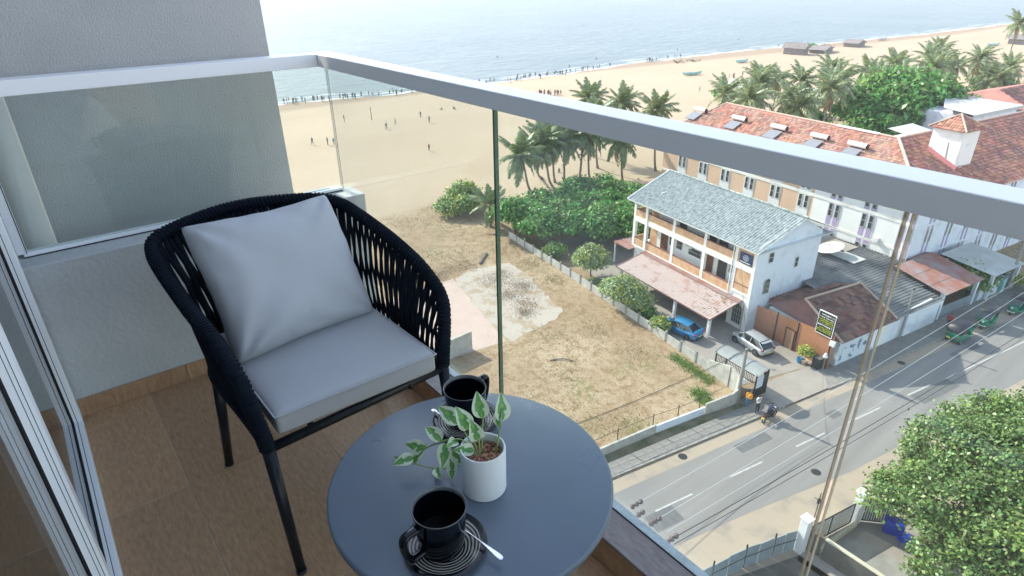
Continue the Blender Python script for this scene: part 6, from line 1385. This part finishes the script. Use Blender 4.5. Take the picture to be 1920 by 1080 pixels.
for i in range(18): bp((139.6-i*.24+rg.uniform(-.4, .4), -118.0-i*.32+rg.uniform(-.4, .4)), 'tight row of people on the sand just above the handrail', 'one of a tight row of people on the sand just above the handrail')
for p in ((113, -157), (114.5, -167), (118, -181), (121, -185), (122, -187), (123, -186), (118, -190), (117, -192), (121.5, -191), (118.5, -193.5), (128, -203), (129, -204.5), (127.5, -205)): bp(p, 'people scattered on the sand below the turquoise boat', 'distant dark figure on the open sand near the turquoise boat')
bp((78.5, -71.5), None, 'person in dark clothes sitting on the sand among the palms', ('sit',))
stk = thing('beach_pole', 'thin bare pole standing upright in the sand below the surf', 'pole', (140.4, -66.6, 0)); MB().tube([(0, 0, 0), (.15, 0, 3.0)], .09, 6).build('shaft', M['bark'], stk)
# boats and huts on the sand
def boat(label, loc, rz, L_, m_='boatpaint'):
    t = thing('boat', label, 'boat', (*loc, 0), rz, 'boats pulled up on the sand'); V_ = []; st = [(-L_/2, .5, .25), (-L_*.3, .75, .08), (0, .85, .05), (L_*.3, .65, .12), (L_*.46, .25, .4), (L_/2, .03, .7)]
    for x, wd, z in st: V_ += [(x, wd, .85+z*.6), (x, wd*.7, z+.25), (x, 0, z), (x, -wd*.7, z+.25), (x, -wd, .85+z*.6)]
    b = MB(); b.add(V_, [(i*5+j, i*5+j+1, i*5+6+j, i*5+5+j) for i in range(5) for j in range(4)]+[(0, 1, 2, 3, 4)]); b.build('hull', M[m_], t, smooth=False)
    MB().box(-L_*.35, L_*.35, -.55, .55, .45, .5).build('deck', M['white'], t); MB().box(-L_*.1, 0, -.7, .7, .8, .88).build('thwart', M['cl_khaki'], t); MB().obox((-L_/2-.15, 0, .9), .3, .3, .5).build('outboard', M['cl_dark'], t)
boat('turquoise and white boat lying on the sand in the middle of the beach', (135, -182), R(75), 7.5); boat('pale green boat on the sand right of the turquoise one', (142.5, -222), R(80), 6); boat('white boat close to the water far up the beach', (146, -345), R(85), 8, 'white'); boat('turquoise boat beside the tallest palm at the far right', (101, -352), R(70), 7)
def hut(label, loc, rz, a, c, h, m_='thatch'):
    t = thing('beach_hut', label, 'hut', (*loc, 0), rz); MB().box(-a/2, a/2, -c/2, c/2, 0, h*.6).build('wall', M['thatch'], t)
    b = MB(); b.add([(-a*.6, -c*.6, h*.55), (a*.6, -c*.6, h*.55), (a*.6, c*.6, h*.55), (-a*.6, c*.6, h*.55), (-a*.6, 0, h), (a*.6, 0, h)], [(0, 1, 5, 4), (2, 3, 4, 5), (0, 4, 3), (1, 2, 5)]); b.build('roof', M[m_], t)
hut('grey thatched hut on the open sand near the water', (143.5, -262), R(10), 8, 6, 4.5); hut('long low dark shelter right of the thatched hut', (140, -276), R(12), 6, 12, 2.6); hut('low rounded heap-like shelter farther along the sand', (141.5, -308), R(5), 6, 9, 3)
hut('grey ridge-roofed hut behind the first palms of the row', (103, -163), R(20), 6, 8, 4, 'corrpale'); hut('small pale roof hidden among the palms', (82, -163), R(15), 6, 7, 4, 'corrpale'); hut('grey shelter beyond the farthest palms', (96, -372), R(5), 8, 12, 4)
for i, (x, y) in enumerate([(158, -205), (157, -212), (150, -300), (148, -318)]):
    t = thing('driftwood_pile', ['tangled nets and poles at the water edge, left heap', 'tangled nets and poles at the water edge, right heap', 'dark heap of nets near the thatched huts', 'dark heap of timber farther up the beach'][i], 'debris', (x, y, 0)); rr = random.Random(i); b = MB()
    for k in range(14): p = Vector((rr.uniform(-2, 2), rr.uniform(-3, 3), .1)); b.tube([p, p+Vector((rr.uniform(-1.5, 1.5), rr.uniform(-2, 2), rr.uniform(.1, 1.2)))], .09, 4)
    b.build('timbers', M['concdark'], t)
for i, (x, y) in enumerate([(173, -167), (215, -165), (181, -240), (190, -300), (182, -190)]):
    t = person(['swimmer to the right in open water', 'lone swimmer far from the shore', 'swimmer near the middle of the bay', 'swimmer far up the coast', 'swimmer close to the beach'][i], (x+6, y), 0, 'wade', 'skin', 'cl_dark', 1, 'swimmers in the sea', 1.0, -1.0)
# ================================================================== street furniture
pl1 = thing('utility_pole', 'grey concrete utility pole with a meter box beside the two pedestrians', 'utility pole', (20.95, -39.0+.0, 0)); MB().tube([(-.1, .1, 0), (-.1, .1, 5.1)], [.17, .11], 10).build('shaft', M['concrete'], pl1); MB().box(-.35, -.1, -.15, .12, 1.9, 2.3).build('meter_box', M['white'], pl1); MB().tube([(-.5, .1, 5.0), (.3, .1, 5.0)], .04, 6).build('bracket', M['steel'], pl1)
p2 = tuple(uv(-8.6, 31.0)); pl2 = thing('utility_pole', 'grey utility pole between the pale canopy and the blue barrel', 'utility pole', p2); MB().tube([(0, 0, 0), (0, 0, 7.5)], [.18, .11], 10).build('shaft', M['concrete'], pl2); MB().box(-.9, .9, -.05, .05, 6.4, 6.5).build('crossarm', M['steel'], pl2)
pl4 = thing('utility_pole', 'slim grey pole standing against the pale roadside wall panels', 'utility pole', (*rd(33.6, 5.5), 0)); MB().tube([(0, 0, 0), (0, 0, 5.2)], [.10, .07], 8).build('shaft', M['concrete'], pl4); MB().lathe([(0, 0), (.08, 0), (.1, .12), (0, .18)], 8, (0, 0, 5.2)).build('cap', M['steel'], pl4)
pl3 = thing('utility_pole', 'utility pole top with brown porcelain insulators rising beside the balcony edge', 'utility pole', (12.35, -16.6, 0)); MB().tube([(0, 0, 0), (0, 0, 9.2)], [.2, .12], 10).build('shaft', M['concrete'], pl3)
MB().box(-1.6, 1.1, -.06, .06, 8.72, 8.82).build('crossarm', M['steel'], pl3); MB().box(-.12, .12, -.16, .16, 8.8, 9.1).build('transformer_bracket', M['concrete'], pl3)
ins = [(13.25, -17.15), (12.75, -17.0), (12.05, -17.05), (10.95, -16.85)]
for i, (x, y) in enumerate(ins):
    for k in range(3 if i != 1 else 2):
        b = MB(); b.lathe([(q1*1.5, q2*1.35) for q1, q2 in [(0, 0), (.035, 0), (.035, .03), (.075, .045), (.08, .07), (.03, .085), (.03, .10), (.07, .115), (.075, .14), (.03, .155), (.025, .18), (0, .18)]], 14); o = b.build('insulator', M['insul'], pl3, smooth=True)
        o.location = (x-12.35-.16*k*.1, y+16.6-.26*k, 8.85)
def wire(p, q, sag, r_, m_, label):
    P_ = [Vector(p).lerp(Vector(q), i/20)-Vector((0, 0, sag*4*(i/20)*(1-i/20))) for i in range(21)]; o = MB().tube(P_, r_, 5).build('overhead_wire', M[m_]); tag(o, label, 'wire', 'overhead wires along the road')
wire((13.2, -17.5, 9.05), (9.8, -69, 8.4), .35, .012, 'palewire', 'thin pale overhead wire farthest from the balcony'); wire((12.0, -17.4, 9.05), (8.9, -66, 8.4), .35, .012, 'palewire', 'thin pale overhead wire above the middle of the road')
wire((11.3, -17.2, 9.0), (7.7, -62, 8.4), .3, .012, 'palewire', 'thin pale overhead wire next to the pair of black cables'); wire((10.9, -17.2, 9.0), (6.6, -60, 8.2), .4, .02, 'wire', 'thick black overhead cable, upper of the pair'); wire((10.8, -17.1, 8.75), (6.4, -60, 7.9), .4, .016, 'wire', 'thin black overhead cable, lower of the pair')
wire((20.8, -38.9, 5.05), (22.6, -15, 6.5), .5, .022, 'wire', 'thick black cable crossing the empty plot'); wire((20.8, -38.9, 4.9), (22.9, -15, 6.2), .55, .012, 'wire', 'thin black cable crossing the empty plot under the thick one')
wire((20.8, -38.9, 5.0), (29.0, -50, 6.6), .25, .014, 'wire', 'black cable from the pedestrians pole to the guesthouse'); wire((p2[0], p2[1], 6.4), (6.0, -62, 9.5), .3, .02, 'palewire', 'pale cable rising from the far pole towards the right edge')
# bus-shelter-like gate canopy
sh_ = thing('gate_shelter', 'black framed shelter with a curved translucent canopy and a pale poster at the court entrance', 'shelter', (20.4, -41.0, 0), R(-6))
b = MB(); n = 10
for i in range(n+1): t = i/n; y = -.85+1.7*t; z = 2.25+.38*math.sin(PI*(.12+.8*t)); b.v += [(-.35, y, z), (4.0, y, z)]
b.f = [(2*i, 2*i+1, 2*i+3, 2*i+2) for i in range(n)]; b.m = [0]*n; b.build('canopy', M['polycarb'], sh_, smooth=True)
for x in (-.35, 1.1, 2.55, 4.0): MB().tube([(x, -.85+1.7*i/n, 2.27+.38*math.sin(PI*(.12+.8*i/n))) for i in range(n+1)], .03, 5).build('hoop', M['metalgrey'], sh_)
MB().tube([(-.35, -.85, 2.35), (-.42, -1.25, 2.28)], .03, 5).build('bracket', M['steel'], sh_)
for x, y in ((-.2, .75), (-.2, -.7), (3.9, .75), (3.9, -.7)): MB().box(x-.05, x+.05, y-.05, y+.05, 0, 2.4).build('post', M['steel'], sh_)
MB().box(-.22, -.16, -.65, .7, .15, .95).build('lower_panel', M['signblack'], sh_); MB().box(-.22, -.17, -.15, .68, 1.0, 2.1).build('poster', M['shadewhite'], sh_); MB().box(-.22, -.1, -.68, -.2, .15, 2.2).build('side_panel', M['signblack'], sh_)
b = MB()
for i in range(3): b.box(-.226, -.222, .0, .5, 1.25+.25*i, 1.30+.25*i)
b.build('print', M['metalgrey'], sh_)
b = MB(); 
for i in range(24): b.box(.1+i*.16, .13+i*.16, .78, .81, 1.5, 2.25)
b.box(0, 3.9, .78, .81, 1.5, 1.54).box(0, 3.9, .78, .81, 2.2, 2.25).build('railing', M['steel'], sh_)
# roadside signboard on the fence corner
sb_ = thing('signboard', 'black roadside signboard with white and yellow lettering mounted above the timber fence end', 'sign', (18.9, -49.0, 0), CR)
MB().box(-.04, .04, -.04, .04, 0, 5.0).build('post', M['steel'], sb_); MB().box(.05, 1.55, .0, .08, 3.05, 5.1).build('board', M['signblack'], sb_); MB().box(.0, 1.6, -.02, .10, 5.1, 5.16).box(.0, 1.6, -.02, .10, 3.0, 3.05).box(.0, .05, -.02, .1, 3.05, 5.1).box(1.55, 1.6, -.02, .1, 3.05, 5.1).build('frame', M['white'], sb_)
wht, yel = MB(), MB(); rg = random.Random(6)
for row, (z, h, who) in enumerate(((4.86, .13, 'w'), (4.62, .12, 'w'), (4.42, .10, 'y'), (4.24, .10, 'y'), (4.08, .08, 'y'), (3.86, .15, 'w'), (3.62, .10, 'y'), (3.46, .10, 'y'), (3.30, .09, 'y'))):
    x = .16 if row != 0 else .12
    while x < (1.45 if row % 3 else 1.35):
        wd = rg.uniform(.05, .1); q = wht if who == 'w' else yel
        q.box(x, x+wd*.3, .08, .088, z-h/2, z+h/2); q.box(x+wd*.3, x+wd, .08, .088, z+h*.3*(rg.choice((1, -1, 0)))-h*.1, z+h*.3*(rg.choice((1, 0)))+h*.15)
        x += wd+rg.choice((.02, .02, .02, .08))
wht.build('lettering', M['signwhite'], sb_); yel.build('lettering', M['signyellow'], sb_)
MB().box(-.45, .0, .0, .25, 2.45, 2.9).build('meter_box', M['white'], sb_)
cbx = thing('bin_box', 'dark grey metal box standing by the road in front of the timber fence corner', 'box', (19.35, -48.45, 0), CR); MB().box(-.35, .35, -.3, .3, 0, 1.15).build('casing', M['steel'], cbx, bevel=.02); MB().box(-.38, .38, -.33, .33, 1.15, 1.2).build('lid', M['concdark'], cbx)
lt = thing('stone_lantern', 'small white stone ornament on a post beside the dark box', 'ornament', (18.95, -48.75, 0)); MB().tube([(0, 0, 0), (0, 0, 1.2)], .1, 8).build('post', M['cl_khaki'], lt); MB().lathe([(0, 1.2), (.2, 1.22), (.22, 1.35), (.1, 1.45), (.14, 1.55), (0, 1.7)], 10).build('ornament', M['white'], lt)
pp_ = thing('plant_pot', 'blue pot beside the yellow-green shrub', 'pot', (20.8, -48.2, 0)); MB().lathe([(0, 0), (.2, 0), (.27, .25), (.25, .5), (.2, .5), (0, .4)], 14).build('body', M['carblue'], pp_); MB().lathe([(0, .41), (.2, .42)], 12).build('soil', M['dirtsoil'], pp_)
pp2 = thing('plant_pot', 'terracotta pot holding the yellow-green shrub', 'pot', (20.4, -48.3, 0)); MB().lathe([(0, 0), (.22, 0), (.3, .42), (.25, .42), (0, .36)], 14).build('body', M['rtile2'] if False else M['ridge'], pp2); MB().lathe([(0, .37), (.25, .38)], 12).build('soil', M['dirtsoil'], pp2)
st_ = thing('fallen_branch', 'dark curved branch lying on the sandy plot', 'branch', (34.2, -32.0, 0), R(78)); MB().tube(catmull([(-.9, .55, .05), (-.4, .1, .12), (.2, -.3, .08), (.9, -.45, .06)], 4), .05, 5).build('wood', M['concdark'], st_)
dg = thing('dark_beam', 'charred straight beam lying at the far corner of the broken slab', 'beam', (56.8, -39.6, 0), R(-50)); MB().box(-1.6, 1.6, -.12, .12, 0, .2).build('timber', M['concdark'], dg)
# ---- court and gate below the big tree
sheet([(10.0, -29.2), (9.2, -34.2), (8.0, -38), (-2, -38), (-2, -28.5), (9.8, -28.6)], .03, 'court_paving', M['yard'])
sheet([(9.3, -30.1), (8.5, -33.0), (0, -33.2), (0, -30.2)], .035, 'court_slab', M['concrete'])
sheet([(9.9, -29.0), (11.6, -24.0), (13, -18), (2, -18), (2, -29)], .03, 'mossy_concrete', M['concdark'])
MB_ = thing('court_wall', 'mould-stained concrete wall with a pale top running away from the white gate pillar', 'wall', (9.8, -29.6, 0))
wallseg(MB_, (9.9, -29.7), (9.2, -29.9), 1.6, 1.5, .2, 'concdark'); wallseg(MB_, (9.0, -29.85), (-2, -29.75), 1.5, 1.5, .22, 'concdark'); wallseg(MB_, (9.05, -29.85), (-2, -29.75), 1.56, 1.56, .26, 'ledge', 'coping', z0=1.5)
MB_2 = thing('threshold_wall', 'low pale kerb wall under the mesh gate', 'wall', (9, -31.5, 0)); wallseg(MB_2, (9.3, -30.0), (8.9, -33.8), .35, .35, .2, 'ledge')
for p, h, lb in (((10.1, -29.3), 2.6, 'square white gate pillar left of the mesh gate'), ((9.1, -34.0), 2.5, 'square white gate pillar between mesh gate and teal sheet gate')):
    t = thing('gate_pillar', lb, 'pillar', (*p, 0), CR); MB().box(-.24, .24, -.24, .24, 0, h).build('shaft', M['white'], t); MB().box(-.3, .3, -.3, .3, h, h+.12).build('cap', M['white'], t)
def leafgate(name, label, p, q, h, m_, see=False):
    t = thing(name, label, 'gate', (*p, 0)); d = Vector((*q, 0))-Vector((*p, 0)); L_ = d.length; t.rotation_euler = (0, 0, math.atan2(d.y, d.x))
    MB().box(0, L_, -.03, .03, .1, .16).box(0, L_, -.03, .03, h-.06, h).box(0, .06, -.03, .03, .1, h).box(L_-.06, L_, -.03, .03, .1, h).box(L_/2-.03, L_/2+.03, -.03, .03, .1, h).build('frame', M['steel'], t)
    k = None; n_ = int(L_/.14)
    for i in range(n_):
        if k is None: k = MB().box(-.06, .06, -.012, .012, .14, h-.05).build('slat', M[m_], t); o = k
        else: o = link('slat', k.data, t)
        o.location = (.1+i*.14, 0, 0); o.rotation_euler = (0, 0, R(12))
leafgate('slatted_gate', 'grey slatted metal gate between the two white pillars', (10.0, -29.6), (9.2, -33.7), 1.75, 'metalgrey'); leafgate('sheet_gate', 'teal vertical sheet gate under the leafy tree', (9.0, -34.3), (7.6, -35.6), 2.0, 'teal')
sf = thing('sheet_metal_fence', 'grey metal sheet fence with dark frames along the sandy verge at the bottom edge', 'fence', (10.5, -27, 0))
A2 = [(13.2, -17.5), (12.6, -20.5), (12.0, -23.2), (11.5, -25.6), (10.9, -27.6), (10.35, -29.1)]
for i, (p, q) in enumerate(zip(A2, A2[1:])):
    for k in range(2):
        a = (p[0]+(q[0]-p[0])*k/2, p[1]+(q[1]-p[1])*k/2); c = (p[0]+(q[0]-p[0])*(k+.96)/2, p[1]+(q[1]-p[1])*(k+.96)/2); wallseg(sf, a, c, 1.55+.12*((i+k) % 2), 1.6, .04, 'metalgrey', 'sheet_panel')
    wallseg(sf, p, q, .92, .92, .07, 'steel', 'rail', z0=.86); wallseg(sf, p, (p[0]-.01, p[1]-.07), 1.9, 1.9, .07, 'steel', 'post')
bc = thing('plastic_chair', 'blue plastic chair under the leafy tree', 'chair', (6.5, -34.5, 0), R(40))
MB().box(-.25, .25, -.25, .25, .40, .44).build('seat', M['blueplastic'], bc, bevel=.02); MB().box(-.28, -.24, -.25, .25, .44, .85).build('backrest', M['blueplastic'], bc, bevel=.015)
for s_ in (-1, 1): MB().box(-.25, .2, s_*.27-.02, s_*.27+.02, .62, .65).build('armrest', M['blueplastic'], bc); [MB().tube([(a, s_*.23, 0), (a*.9, s_*.22, .4)], .022, 5).build('leg', M['blueplastic'], bc) for a in (-.23, .23)]
bs = thing('blue_tarp_bundle', 'bright blue sheet bundle partly hidden by the leafy tree', 'bundle', (7.3, -35.1, 0)); MB().obox((0, 0, .5), 1.1, .8, 1.0, .4).build('sheet', M['blueplastic'], bs, bevel=.12)
tp_ = thing('antenna_pole', 'thin metal antenna pole standing behind the metal gate', 'pole', (10.75, -32.2, 0)); MB().tube([(0, 0, 0), (0, 0, 2.3)], .03, 6).build('mast', M['steel'], tp_); MB().tube([(-.3, 0, 1.7), (.3, .1, 1.8)], .02, 5).tube([(0, -.3, 1.5), (0, .3, 1.6)], .02, 5).build('crossbar', M['steel'], tp_); MB().obox((0, 0, 1.65), .15, .15, .3).build('housing', M['steel'], tp_)
# ------------------------------------------------------------------ thin sea haze
hzm = bpy.data.materials.new('thin_sea_haze'); hzm.use_nodes = True; n = hzm.node_tree.nodes; n.remove(n["Principled BSDF"]); v = n.new("ShaderNodeVolumePrincipled"); v.inputs["Color"].default_value = (.93, .95, 1, 1); v.inputs["Density"].default_value = .00026; hzm.node_tree.links.new(v.outputs[0], n["Material Output"].inputs["Volume"])
hb = MB().box(-100, 3500, -4500, 400, -3, 45).build('haze', hzm); tag(hb, kind='stuff')
